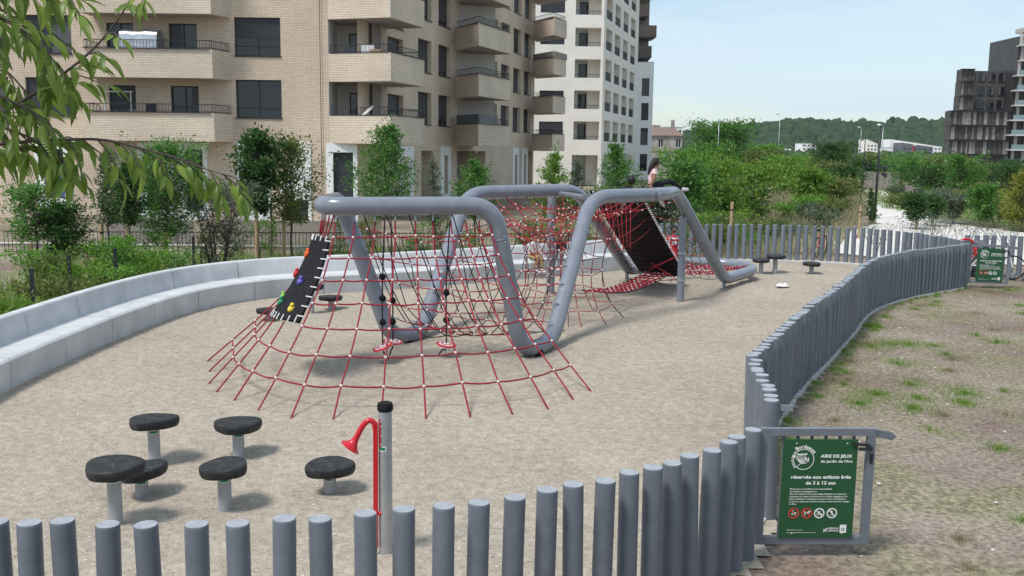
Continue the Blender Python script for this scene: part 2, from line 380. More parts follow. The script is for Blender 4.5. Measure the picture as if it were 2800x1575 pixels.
def sstep(a, b, x):
    t = min(1, max(0, (x - a) / (b - a))); return t * t * (3 - 2 * t)
def ground_z(x, y):
    z = -1.5 * sstep(110, 190, y)
    if -45 < x < 45 and -12 < y < 45:
        d = edge_dist(x, y)
        if inside(x, y): return -.045 - .13 * sstep(.1, .7, d)
        z -= .02
        if x > 1.5 and y < 34:
            k = 1 - sstep(20, 30, y)
            z += k * (.055 * max(0, d - 1.6) * sstep(1.6, 5, d))
            z += k * sstep(.3, 1.2, d) * .045 * (noise.noise(V3((x * .9, y * .9, 0))) + .5 * noise.noise(V3((x * 2.7, y * 2.7, 3))))
        if y < 7.5: z += sstep(7.2, -1, y) * 1.55 * sstep(.7, 4, d)
    return z
xs = np.concatenate([np.linspace(-3500, -60, 9), np.arange(-40, -8, 2.0), np.arange(-8, 26, .33), np.arange(26, 60, 2.0), np.linspace(70, 3500, 9)])
ys = np.concatenate([np.linspace(-400, -14, 4), np.arange(-10, 4, 1.0), np.arange(4, 33, .33), np.arange(33, 60, 1.5), np.linspace(64, 240, 14), np.linspace(300, 4000, 8)])
gv = [(float(x), float(y), ground_z(float(x), float(y))) for y in ys for x in xs]
nx = len(xs)
gf = [(j * nx + i, j * nx + i + 1, (j + 1) * nx + i + 1, (j + 1) * nx + i) for j in range(len(ys) - 1) for i in range(nx - 1)]
b = MB(); b.add(gv, gf); struct(b.build('ground', M['ground'], smooth='all'))

# sand bed with dips and footprints
STOOLS = [  # x, y, top height, radius, tilt direction, turn
 (-3.53, 8.48, .50, .265), (-3.80, 10.20, .44, .255), (-3.58, 9.24, .22, .25), (-2.97, 10.45, .34, .255), (-2.68, 8.93, .36, .255), (-1.78, 9.41, .22, .245),
 (-4.11, 19.98, .52, .25), (-3.80, 20.52, .22, .25), (-4.72, 19.00, .18, .25), (7.0, 27.6, .36, .28), (7.42, 27.7, .46, .28), (8.45, 27.7, .26, .28), (6.1, 28.6, .15, .28)]
DIPS = [(s[0], s[1], .55, .05) for s in STOOLS] + [(.39, 16.12, .9, .07), (-1.78, 17.0, .9, .07), (-1.7, 14.2, 1.2, .10), (3.86, 22.39, .7, .03), (3.2, 23.6, 1.6, .12), (1.2, 19.8, 1.0, .05)]
def sand_z(x, y):
    z = .030 * noise.noise(V3((x * .55, y * .55, 1.7))) + .018 * noise.noise(V3((x * 2.1, y * 2.1, 5.0))) + .024 * noise.noise(V3((x * 4.4, y * 5.6, 9.0))) + .008 * noise.noise(V3((x * 11, y * 11, 4.0)))
    for dx, dy, r, a in DIPS:
        q = ((x - dx) ** 2 + (y - dy) ** 2) / (r * r)
        if q < 6: z -= a * math.exp(-q * 1.6)
    return z - .02
g = .125
x0, x1, y0, y1 = -7.2, 12.0, 5.3, 30.9
nx = int((x1 - x0) / g) + 1; ny = int((y1 - y0) / g) + 1
idx = {}; sv = []; sf = []
def vid(i, j):
    if (i, j) not in idx:
        x, y = x0 + i * g, y0 + j * g
        idx[(i, j)] = len(sv); k_ = sstep(.0, .5, edge_dist(x, y)); sv.append((x, y, sand_z(x, y) * (.25 + .75 * k_) - .004))
    return idx[(i, j)]
def near_poly(x, y): return inside(x, y) or edge_dist(x, y) < .13
for j in range(ny - 1):
    for i in range(nx - 1):
        if near_poly(x0 + (i + .5) * g, y0 + (j + .5) * g): sf.append((vid(i, j), vid(i + 1, j), vid(i + 1, j + 1), vid(i, j + 1)))
b = MB(); b.add(sv, sf); struct(b.build('sand', M['sand'], smooth='all'))

# concrete kerb under the fences
def ribbon(mb, pts, w0, w1, z0, z1):
    n = len(pts); vs = []
    for i in range(n):
        t = (pts[min(n - 1, i + 1)] - pts[max(0, i - 1)]); t.z = 0; t.normalize(); nr = V3((-t.y, t.x, 0))
        for w, z in ((w0, z0), (w1, z0), (w1, z1), (w0, z1)): q = pts[i] + nr * w; vs.append((q.x, q.y, z))
    fs = []
    for i in range(n - 1):
        for k in range(4): l = (k + 1) % 4; fs.append((i * 4 + k, i * 4 + l, (i + 1) * 4 + l, (i + 1) * 4 + k))
    fs += [(0, 1, 2, 3), tuple((n - 1) * 4 + k for k in (3, 2, 1, 0))]
    mb.add(vs, fs)
near_pts = [V3((x, y, 0)) for x, y in NEAR_F]
b = MB()
ribbon(b, near_pts[:-1:2] + [near_pts[-1], V3((2.15, 8.2, 0))] + right_pts[:14:2], .0, .22, -.25, .012)
ribbon(b, right_pts[14::2], -.11, .20, -.25, .014)
ribbon(b, far_pts[::2], -.11, .33, -.25, .03)
struct(b.build('kerb', M['kerb']))

# ------------------------------------------------------------------ fences: each post a part
pm = MB(); r = .07
pm.lathe([(r, -.3), (r, 1.085), (r * .985, 1.094), (r * .94, 1.1)], n=20)
pm.m = [0] * len(pm.f); pm.m[-1] = 1
post_me = bpy.data.meshes.new('post'); post_me.from_pydata(pm.v, [], pm.f)
post_me.materials.append(M['post']); post_me.materials.append(M['postcap']); post_me.polygons.foreach_set('material_index', pm.m)
post_me.polygons.foreach_set('use_smooth', [True] * len(post_me.polygons)); post_me.set_sharp_from_angle(angle=R(50))
def post_row(parent, pts, hz=.012):
    for p in pts:
        o = link('post', post_me, parent, (p.x + random.uniform(-.009, .009), p.y + random.uniform(-.009, .009), random.uniform(-hz, hz)))
        o.rotation_euler = (random.uniform(-.018, .018), random.uniform(-.018, .018), random.uniform(0, 6))
f1 = thing('post_fence', 'row of round grey posts in the foreground leading to the open sign gate', 'fence', near_pts[0])
post_row(f1, near_pts)
f2 = thing('post_fence', 'winding row of close-set grey posts between the sand and the worn grass', 'fence', right_pts[0])
post_row(f2, right_pts)
f3 = thing('post_fence', 'far row of grey posts behind the sand, bushes and white path behind it', 'fence', far_pts[0])
post_row(f3, far_pts)
# latch plate and striker holes on the first post of the winding fence
b = MB(); p = right_pts[0]
b.bar((p.x + .06, p.y - .02, 1.03), (p.x + .17, p.y - .03, 1.03), .012, .055)
b.build('latch_plate', M['steel'], f2)
b = MB()
for z in (.93, .80): b.box((p.x - .012, p.y - .071, z), (.022, .008, .05))
b.build('lock_slot', M['dark_metal'], f2)
# another fence beyond the far gate
f4 = thing('post_fence', 'short row of grey posts beyond the far gate at the right edge', 'fence', (12.9, 27.2, 0))
post_row(f4, [V3((12.75 + i * .235, 27.6 - i * .03, 0)) for i in range(12)])
low = thing('bollard_row', 'row of low stubby grey bollards beyond the far gate', 'bollards', (13.2, 26.4, 0))
lm = MB(); lm.lathe([(.075, -.1), (.075, .15), (.06, .17)], n=16); lme = bpy.data.meshes.new('bollard'); lme.from_pydata(lm.v, [], lm.f); lme.materials.append(M['post'])
lme.polygons.foreach_set('use_smooth', [True] * len(lme.polygons)); lme.set_sharp_from_angle(angle=R(40))
for i in range(8): link('bollard', lme, low, (13.2 + i * .3, 26.5 - i * .05, 0))

# ------------------------------------------------------------------ curved concrete bench, segment by segment
bench = thing('concrete_bench', 'long curved pale concrete bench wall with a backrest along the sand', 'bench', bench_pts[0])
seg = resample(bench_pts, step=.42)
def offs(pts, d):
    out = []; n = len(pts)
    for i in range(n):
        t = (pts[min(n - 1, i + 1)] - pts[max(0, i - 1)]).normalized(); out.append(pts[i] + V3((-t.y, t.x, 0)) * d)
    return out
prof = [(0, -.2), (-.025, .385), (.0, .415), (.03, .425), (.50, .415), (.535, .43), (.585, .76), (.60, .785), (.63, .795), (.72, .795), (.745, .78), (.76, .75), (.76, -.2)]
rows = [offs(seg, d) for d, z in prof]
per = 4; i = 0
while i < len(seg) - 1:
    j = min(i + per, len(seg) - 1)
    b = MB(); K = len(prof); vs = []; fs = []
    for k in range(i, j + 1):
        for q, (d, z) in enumerate(prof):
            p = rows[q][k].copy()
            t = (rows[q][min(len(seg) - 1, k + 1)] - rows[q][max(0, k - 1)]).normalized()
            if k == i: p = p + t * .009
            if k == j: p = p - t * .009
            vs.append((p.x, p.y, z))
    for k in range(j - i):
        for q in range(K): l = (q + 1) % K; fs.append((k * K + q, k * K + l, (k + 1) * K + l, (k + 1) * K + q))
    fs += [tuple(range(K)), tuple((j - i) * K + q for q in range(K - 1, -1, -1))]
    b.add(vs, fs); b.build('bench_block', M['concrete'], bench, smooth=True)
    i = j

# ------------------------------------------------------------------ text helper (flat print)
def text_mesh(txt, size, bold=0.0, align='LEFT'):
    cu = bpy.data.curves.new('t', 'FONT'); cu.body = txt; cu.size = size; cu.offset = bold; cu.align_x = align; cu.resolution_u = 2
    o = bpy.data.objects.new('t', cu); C.objects.link(o)
    dg = bpy.context.evaluated_depsgraph_get(); me = bpy.data.meshes.new_from_object(o.evaluated_get(dg))
    vs = [tuple(v.co) for v in me.vertices]; fs = [tuple(p.vertices) for p in me.polygons]
    bpy.data.objects.remove(o); bpy.data.curves.remove(cu); bpy.data.meshes.remove(me)
    return vs, fs
def put_text(mb, txt, x, z, size, bold=0.0, width=None, align='LEFT', rot=0.0, y=-.004):
    vs, fs = text_mesh(txt, size, bold, align)
    if not vs: return
    k = 1.0
    if width: w = max(v[0] for v in vs) - min(v[0] for v in vs); k = width / w
    cs, sn = math.cos(rot), math.sin(rot)
    mb.add([(x + (v[0] * k) * cs - v[1] * sn, y, z + (v[0] * k) * sn + v[1] * cs) for v in vs], fs)
def ring(mb, cx, cz, r0, r1, n=28, y=-.004, a0=0, a1=2 * math.pi):
    vs = []; fs = []
    for i in range(n + 1):
        a = a0 + (a1 - a0) * i / n
        vs += [(cx + r0 * math.cos(a), y, cz + r0 * math.sin(a)), (cx + r1 * math.cos(a), y, cz + r1 * math.sin(a))]
    for i in range(n): fs.append((2 * i, 2 * i + 1, 2 * i + 3, 2 * i + 2))
    mb.add(vs, fs)
def disc(mb, cx, cz, r, n=14, y=-.004): mb.add([(cx + r * math.cos(2 * math.pi * i / n), y, cz + r * math.sin(2 * math.pi * i / n)) for i in range(n)], [tuple(range(n))])
def stroke(mb, x0, z0, x1, z1, w, y=-.004):
    d = V3((x1 - x0, 0, z1 - z0)).normalized(); n = V3((-d.z, 0, d.x)) * w / 2
    mb.add([(x0 + n.x, y, z0 + n.z), (x0 - n.x, y, z0 - n.z), (x1 - n.x, y, z1 - n.z), (x1 + n.x, y, z1 + n.z)], [(0, 1, 2, 3)])

# ------------------------------------------------------------------ gate with sign (local frame: x to the right, z up, front towards -y)
def make_gate():
    t = thing('open_gate', 'open grey tube gate in the foreground carrying a green playground sign', 'gate')
    b = MB()
    W_, z0, z1 = .955, .10, 1.085
    b.box((.030, 0, (z0 + z1) / 2), (.060, .05, z1 - z0)); b.box((W_ - .032, 0, (z0 + z1 - .07) / 2), (.064, .05, z1 - z0 - .0705))
    b.box((W_ / 2 + .0, 0, z1 - .03), (W_ - .122, .044, .06)); b.box((W_ / 2, 0, z0 + .033), (W_ - .126, .044, .066))
    b.box((W_ - .032, 0, z1 - .034), (.0645, .046, .066))
    b.build('gate_frame', M['post'], t)
    for i in range(6):
        b = MB(); b.box((.20 + i * .117, .012, (z0 + z1) / 2), (.026, .012, z1 - z0 - .10)); b.build('bar', M['post'], t)
    b = MB(); b.bar((W_ + .002, 0, z1 - .04), (W_ + .14, -.01, z1 - .065), .012, .062); b.bar((W_ + .132, -.012, z1 - .06), (W_ + .150, -.012, z1 - .085), .02, .05)
    b.build('latch_arm', M['post'], t)
    b = MB(); b.bar((W_ - .20, -.045, .965), (W_ - .06, -.045, .955), .018, .022); b.cyl((W_ - .055, -.06, .93), (W_ - .055, -.02, .93), .022, n=10); b.bar((W_ - .15, -.055, .925), (W_ - .05, -.055, .925), .02, .024)
    b.box((W_ - .03, -.028, .835), (.024, .008, .075)); b.build('lock_handle', M['dark_metal'], t)
    b = MB(); b.lathe([(.065, -.3), (.065, 1.07), (.06, 1.085)], c=(.13, .25, 0), n=16); 
    sx0, sx1, sz0, sz1 = .185, .805, .165, 1.0
    b = MB(); b.box(((sx0 + sx1) / 2, -.03, (sz0 + sz1) / 2), (sx1 - sx0, .012, sz1 - sz0))
    pl = b.build('sign_panel', M['sign_green'], t); pl['label'] = 'green sign with white lettering'
    yy = -.0385
    w = MB()
    cx, cz, rr = sx0 + .172, sz1 - .168, .082
    ring(w, cx, cz, rr, rr + .006, y=yy)
    def arc_text(txt, radius, a_mid, da, size, bold):
        n = len(txt)
        for i, ch in enumerate(txt):
            if ch == ' ': continue
            a = a_mid - (i - (n - 1) / 2) * da
            put_text(w, ch, cx + radius * math.cos(a), cz + radius * math.sin(a), size, bold, align='CENTER', rot=a - math.pi / 2, y=yy)
    arc_text('Bordeaux', rr + .012, R(80), R(12.5), .042, .0016)
    arc_text('Parcs et rues de', rr + .010, R(182), R(5.6), .019, .0008)
    random.seed(3)
    bx, bz = cx - .022, cz - .035
    stroke(w, cx - .055, cz - .062, bx, bz, .005, yy)
    for i in range(15):
        a = R(20 + i * 8.2); q = random.uniform(.055, .092)
        ex, ez = bx + q * math.cos(a), bz + q * math.sin(a)
        stroke(w, bx, bz, ex, ez, .0026, yy); disc(w, ex, ez, random.uniform(.005, .0095), 10, yy - .0003)
    stroke(w, bx, bz, bx - .03, bz + .045, .006, yy - .0002); stroke(w, bx, bz, bx + .05, bz + .004, .005, yy - .0002)
    put_text(w, 'AIRE DE JEUX', sx0 + .315, sz1 - .152, .036, .0014, width=.265, y=yy)
    put_text(w, "du jardin de l'Ars", sx0 + .315, sz1 - .194, .031, .0009, width=.265, y=yy)
    put_text(w, 'réservée aux enfants âgés', sx0 + .075, sz1 - .330, .040, .0013, width=.50, y=yy)
    put_text(w, 'de 3 à 12 ans', sx0 + .20, sz1 - .380, .040, .0013, width=.25, y=yy)
    body = [("Placés sous la surveillance et la responsabilité", .35), ("des adultes accompagnateurs.", .23), ("Merci de respecter les tranches d'âges indiquées sur chaque jeu.", .475), ("Attention aux risques de brûlures et à la chaleur dégagée par les", .485), ("pièces métalliques et plastiques, les jours de fort ensoleillement.", .475), ("Le port du casque est interdit sur les jeux comprenant des cordages", .505), ("ou filets.", .062)]
    for i, (s_, wd) in enumerate(body): put_text(w, s_, sx0 + .072, sz1 - .424 - i * .0213, .0165, .0004, width=wd, y=yy)
    for i, cxx in enumerate((.116, .226, .330, .436)):
        if i > 1: ring(w, sx0 + cxx, sz1 - .625, .034, .0445, 22, yy); stroke(w, sx0 + cxx - .026, sz1 - .599, sx0 + cxx + .026, sz1 - .651, .009, yy - .0004)
        X_, Z_ = sx0 + cxx, sz1 - .625
        if i == 0: stroke(w, X_ - .018, Z_ - .008, X_ + .02, Z_ + .006, .011, yy); stroke(w, X_ - .012, Z_ + .012, X_ - .002, Z_ + .028, .005, yy); disc(w, X_ + .012, Z_ - .012, .009, 8, yy)
        if i == 1: stroke(w, X_ - .02, Z_ + .002, X_ + .016, Z_ + .004, .016, yy); stroke(w, X_ - .016, Z_, X_ - .018, Z_ - .02, .006, yy); stroke(w, X_ + .012, Z_, X_ + .013, Z_ - .02, .006, yy); disc(w, X_ + .02, Z_ + .013, .009, 8, yy); stroke(w, X_ - .02, Z_ + .005, X_ - .026, Z_ + .02, .005, yy)
        if i == 2: ring(w, X_ - .012, Z_ - .008, .007, .011, 12, yy); ring(w, X_ + .013, Z_ - .008, .007, .011, 12, yy); stroke(w, X_ - .01, Z_ + .01, X_ + .012, Z_ + .012, .005, yy)
        if i == 3: disc(w, X_ - .002, Z_ + .016, .007, 8, yy); stroke(w, X_, Z_ + .01, X_ + .004, Z_ - .008, .01, yy); stroke(w, X_ - .014, Z_ - .016, X_ + .016, Z_ - .016, .005, yy)
    put_text(w, 'Règlement des parcs et jardins', sx0 + .066, sz1 - .772, .011, .0002, width=.13, y=yy)
    put_text(w, 'Toute information complémentaire sur le site de la ville', sx0 + .066, sz1 - .795, .011, .0002, width=.24, y=yy)
    put_text(w, 'BORDEAUX', sx0 + .415, sz1 - .762, .020, .0006, width=.085, y=yy); put_text(w, 'MÉTROPOLE', sx0 + .415, sz1 - .783, .020, .0006, width=.085, y=yy)
    stroke(w, sx0 + .375, sz1 - .785, sx0 + .405, sz1 - .755, .012, yy); stroke(w, sx0 + .372, sz1 - .762, sx0 + .405, sz1 - .782, .006, yy)
    w.add([(sx0 + .51, yy, sz1 - .795), (sx0 + .565, yy, sz1 - .795), (sx0 + .565, yy, sz1 - .725), (sx0 + .51, yy, sz1 - .725)], [(0, 1, 2, 3)])
    w.build('white_print', M['sign_white'], pl, kind='stuff')
    rd = MB()
    for cxx in (.116, .226):
        ring(rd, sx0 + cxx, sz1 - .625, .035, .046, 22, yy); stroke(rd, sx0 + cxx - .027, sz1 - .598, sx0 + cxx + .027, sz1 - .652, .009, yy - .0006)
    rd.build('red_print', M['sign_red'], pl, kind='stuff')
    dk = MB(); ring(dk, sx0 + .537, sz1 - .766, .008, .0135, 12, yy - .0008); stroke(dk, sx0 + .537, sz1 - .752, sx0 + .553, sz1 - .765, .004, yy - .0008); dk.build('crest_print', M['sign_green'], pl)
    for x in (sx0 + .11, sx1 - .09):
        for z in (sz0 + .035, sz1 - .035):
            b = MB(); b.ball((x, -.037, z), .009, 8, 6, (1, .5, 1)); b.build('bolt', M['steel'], pl, smooth='all')
    return t
def copy_tree(o, parent=None):
    c = o.copy(); C.objects.link(c); c.parent = parent
    for ch in list(o.children): copy_tree(ch, c)
    return c
gate = make_gate(); gate.location = (2.03, 7.80, .0); gate.rotation_euler = (0, .006, .055)
gate2 = copy_tree(gate); gate2.location = (11.53, 24.82, 0); gate2.rotation_euler = (0, 0, -.22)
gate2['label'] = 'far open grey gate with a small green sign, at the end of the winding fence'
random.seed(11)

# ------------------------------------------------------------------ stepping stools
def stoolmat():
    m, nt, b = nodes('ringed_black_rubber'); n = nt.nodes; l = nt.links.new
    b.inputs['Base Color'].default_value = (.022, .023, .026, 1); b.inputs['Roughness'].default_value = .6; b.inputs['Specular IOR Level'].default_value = .4
    t = n.new('ShaderNodeTexCoord'); w = n.new('ShaderNodeTexWave'); w.wave_type = 'RINGS'; w.rings_direction = 'Z'; w.inputs['Scale'].default_value = 16; w.inputs['Distortion'].default_value = 1.2; w.inputs['Detail'].default_value = 2; w.inputs['Detail Scale'].default_value = 1.5
    l(t.outputs['Object'], w.inputs['Vector'])
    nz = n.new('ShaderNodeTexNoise'); nz.inputs['Scale'].default_value = 9; l(t.outputs['Object'], nz.inputs['Vector'])
    rp = n.new('ShaderNodeValToRGB'); e = rp.color_ramp.elements; e[0].position = .4; e[0].color = (.016, .017, .019, 1); e[1].position = .75; e[1].color = (.046, .045, .044, 1); l(nz.outputs['Fac'], rp.inputs['Fac']); l(rp.outputs['Color'], b.inputs['Base Color'])
    bp = n.new('ShaderNodeBump'); bp.inputs['Strength'].default_value = .5; bp.inputs['Distance'].default_value = .006; l(w.outputs['Fac'], bp.inputs['Height']); l(bp.outputs['Normal'], b.inputs['Normal'])
    return m
M['stool'] = stoolmat(); M['scuff'] = mat('grey_scuffed_seam', (.10, .098, .095), .8, .25, 30)
labels = ['tallest black disc stool, nearest to the foreground fence', 'black disc stool farthest left and back of the near group', 'low black disc stool half hidden behind the tallest one', 'black disc stool at the back of the near group, right of the left ones', 'black disc stool on a visible stem in the middle of the near group', 'low black disc stool nearest to the red horn post',
 'tall black disc stool beside the rope net near the bench', 'low black disc stool behind the rope net near the bench', 'low black disc stool half hidden behind the climbing pad', 'left one of the three black stools by the far fence', 'tallest black stool by the far fence, middle of three', 'lowest black stool by the far fence, right of the others', 'flat black disc stool just behind the ground tube ring']
for k, (x, y, h, r) in enumerate(STOOLS):
    t = thing('disc_stool', labels[k], 'stool', (x, y, 0), 'black disc stools on the sand')
    ph = random.uniform(0, 6); asp = random.uniform(.84, .93)
    def mod(a, ph=ph, asp=asp):
        q = a - ph; return asp / math.sqrt((asp * math.cos(q)) ** 2 + math.sin(q) ** 2) * (1 + .055 * math.cos(3 * q + 1) + .02 * math.cos(5 * q))
    th = .10 if k < 6 else .095
    b = MB(); b.lathe([(r * .80, -th), (r * .93, -th * .97), (r * .985, -th * .7), (r, -th * .3), (r * .985, -.010), (r * .955, -.002), (r * .6, .002), (r * .1, .004)], n=36, mod=mod)
    d = b.build('disc', M['stool'], t, smooth=True, loc=(x, y, h))
    tl = (random.uniform(-.05, .05), random.uniform(-.07, .02))
    d.rotation_euler = (tl[0], tl[1], 0)
    b = MB()
    for q in range(3):
        a = ph + .4 + q * 2.2 + random.uniform(-.3, .3); ln = r * random.uniform(.55, .8)
        b.bar((.015 * math.cos(a), .015 * math.sin(a), .0035), (ln * math.cos(a), ln * math.sin(a), .002), .006, .006)
    s_ = b.build('seam', M['scuff'], d); s_.location = (0, 0, 0)
    b = MB(); b.lathe([(.062, -.3), (.062, h - th + .01)], n=20); b.build('stem', M['steel_grey'], t, smooth=True, loc=(x, y, 0))
    if h > .15 and k < 6:
        b = MB(); hz = h - th - .05; aa = R(-70) if k != 5 else R(-100)
        for i, (ww, hh, mi) in enumerate(((.055, .022, 0), (.045, .014, 1))):
            vs = []; 
            for s2 in range(9):
                a = aa + (s2 / 8 - .5) * ww * 2 / .0625; rr = .0628 + i * .0006
                vs += [(rr * math.cos(a), rr * math.sin(a), hz - hh), (rr * math.cos(a), rr * math.sin(a), hz + hh)]
            b.add(vs, [(2 * s2, 2 * s2 + 2, 2 * s2 + 3, 2 * s2 + 1) for s2 in range(8)], mi)
        b.build('sticker', [M['sign_white'], M['sticker']], t, loc=(x, y, 0))

# ------------------------------------------------------------------ speaking horn on its post
hx, hy = -1.018, 7.80
horn = thing('horn_post', 'grey post with a red speaking horn pipe, just behind the foreground fence', 'horn', (hx, hy, 0))
b = MB(); b.lathe([(.056, -.3), (.056, 1.20)], n=24); b.build('post_tube', M['steel'], horn, smooth=True, loc=(hx, hy, 0))
b = MB(); b.lathe([(.058, 1.19), (.064, 1.2), (.065, 1.235), (.058, 1.258), (.035, 1.266), (.01, 1.262)], n=24); b.build('cap', M['rubber'], horn, smooth=True, loc=(hx, hy, 0))
rx, ry = hx - .078, hy - .035
b = MB(); b.bar((rx, ry, .05), (rx + .004, ry, 1.10), .036, .036, upv=(0, 1, 0)); b.ball((rx, ry, .05), .021, 10, 8)
b.build('pipe', M['red_paint'], horn)
b = MB(); b.bar((rx + .042, ry, .90), (rx + .042, ry, 1.13), .012, .034, upv=(0, 1, 0)); b.build('bracket', M['red_paint'], horn)
b = MB(); b.ball((rx + .036, ry, .335), .02, 10, 8); b.build('lower_bracket', M['red_paint'], horn, smooth='all')
b = MB()
for z in (.92, .99, 1.07, 1.11): b.ball((rx + .05, ry - .018, z), .007, 8, 6)
b.build('bracket_screws', M['steel'], horn)
pth = catmull([(rx, ry, 1.04), (rx - .008, ry, 1.098), (rx - .05, ry - .005, 1.118), (rx - .098, ry - .012, 1.075), (rx - .138, ry - .018, 1.00), (rx - .172, ry - .022, .938), (rx - .198, ry - .026, .902)], 6)
n = len(pth); rs = []
for i in range(n):
    t_ = i / (n - 1); rs.append(.021 + (.006 * t_ if t_ < .7 else .006 * t_ + .058 * ((t_ - .7) / .3) ** 1.9))
b = MB(); b.tube(pth, rs, 18, caps=False)
b.tube(pth[-6:], [r_ * .93 for r_ in rs[-6:]], 18, caps=False)
d = (pth[-1] - pth[-2]).normalized(); ro = rs[-1]
b.tube([pth[-1], pth[-1] + d * .004], [ro * .93, ro * 1.02], 18, caps=False)
b.build('horn_bell', M['red_paint'], horn, smooth='all')
b = MB()
for i, (ww, hh, mi) in enumerate(((.75, .021, 0), (.6, .014, 1))):
    vs = []; rr = .0568 + i * .0006
    for s2 in range(9):
        a = R(-112) + (s2 / 8 - .5) * ww * 1.6; vs += [(rr * math.cos(a), rr * math.sin(a), .885 - hh), (rr * math.cos(a), rr * math.sin(a), .885 + hh)]
    b.add(vs, [(2 * s2, 2 * s2 + 2, 2 * s2 + 3, 2 * s2 + 1) for s2 in range(8)], mi)
b.build('sticker', [M['sign_white'], M['sticker']], horn, loc=(hx, hy, 0))
# ------------------------------------------------------------------ climbing structure: one bent tube loop with nets
ZT = 2.43; TR = .140
climb = thing('climbing_frame', 'big grey bent-tube climbing frame with red rope nets on the sand', 'climbing frame', (.4, 16.1, 0))
def fillet(P, rad, n=8, closed=True):
    P = [V3(p) for p in P]; out = []; N = len(P)
    for i in range(N):
        a, b_, c = P[i - 1], P[i], P[(i + 1) % N]
        u = (a - b_); v = (c - b_); r = rad[i] if isinstance(rad, list) else rad
        r = min(r, u.length * .48, v.length * .48); u.normalize(); v.normalize()
        s, e = b_ + u * r, b_ + v * r
        for k in range(n + 1):
            t = k / n; out.append(s * (1 - t) ** 2 + b_ * 2 * t * (1 - t) + e * t * t)
    return out
A, K_ = (-2.93, 14.80, ZT), (-2.98, 17.05, ZT)
Bp, V1a, V1b, Cp = (-.30, 15.62, ZT), (.16, 15.95, .02), (.68, 16.62, .02), (1.48, 18.95, ZT)
D1, D2, E1, F1 = (3.05, 20.35, ZT), (3.62, 22.0, ZT), (5.22, 24.15, .20), (6.42, 25.9, .24)
F2, F3, G1 = (6.15, 27.2, .26), (4.5, 27.35, .26), (3.05, 25.75, .2)
H1, I1, J1 = (1.42, 22.25, ZT), (1.0, 22.3, ZT), (-.93, 20.0, ZT)
V2a, V2b = (-1.62, 17.45, .02), (-2.1, 16.95, .02)
loop = [A, Bp, V1a, V1b, Cp, D1, D2, E1, F1, F2, F3, G1, H1, J1, V2a, V2b, K_]
rads = [.55, .42, .42, .42, .55, .9, .5, .35, .5, .8, .8, .35, .5, .5, .42, .42, .55]
core = fillet(loop, rads)
core = resample(core + [core[0]], step=.07)[:-1]
b = MB(); b.tube(core, TR, 24, closed=True); tube_o = b.build('tube_frame', M['tube'], climb, smooth='all')
# welded sleeve joints on the tube
def sleeve(p, d):
    p, d = V3(p), V3(d).normalized(); s_ = MB(); s_.tube([p - d * .012, p - d * .008, p + d * .008, p + d * .012], [TR + .0005, TR + .0035, TR + .0035, TR + .0005], 24); s_.build('sleeve_joint', M['tube'], tube_o, smooth='all')
for p, q, t in ((Bp, V1a, .22), (V1b, Cp, .30), (V1b, Cp, .72), (Cp, D1, .9), (K_, V2b, .7), (J1, V2a, .85), (D2, E1, .75)):
    p, q = V3(p), V3(q); sleeve(p.lerp(q, t), q - p); d_ = (q - p).normalized()
    for s_ in (-.05, .05):
        for a_ in (-.6, .5):
            n_ = V3((math.sin(a_), -math.cos(a_), .25)); n_ = (n_ - d_ * n_.dot(d_)).normalized(); c_ = MB(); c_.ball(p.lerp(q, t) + d_ * s_ + n_ * TR, .013, 8, 6); c_.build('bolt', M['steel'], tube_o, smooth='all')
# support poles
def pole(x, y, z1, r=.085):
    o_ = MB(); o_.lathe([(r, -.3), (r, z1)], c=(x, y, 0), n=20); pl = o_.build('support_pole', M['tube'], climb, smooth=True)
    for z in (.40, 1.02):
        if z < z1 - .1:
            c_ = MB(); c_.lathe([(r + .004, -.03), (r + .014, -.028), (r + .014, .028), (r + .004, .03)], c=(x, y, z), n=20); c_.build('clamp_ring', M['steel'], pl, smooth=True)
    return pl
pole(3.86, 22.39, 1.85); pole(.90, 23.0, 2.45, .10)
b = MB(); b.tube([(1.0, 21.9, 2.36), (1.40, 19.4, 2.40)], .055, 14); b.build('cross_bar', M['tube'], climb, smooth=True)
for x, y in ((5.28, 24.4), (6.3, 26.9), (3.0, 25.6)):
    b = MB(); b.cyl((x, y, -.3), (x, y, .15), .05, n=12); b.build('ground_foot', M['steel_grey'], climb, smooth=True)
for x, y in ((.40, 16.25), (-1.88, 17.2)):
    b = MB(); b.lathe([(.14, -.2), (.14, .0), (.12, .02)], c=(x, y, 0), n=16); b.build('ground_foot', M['rubber'], climb, smooth=True)

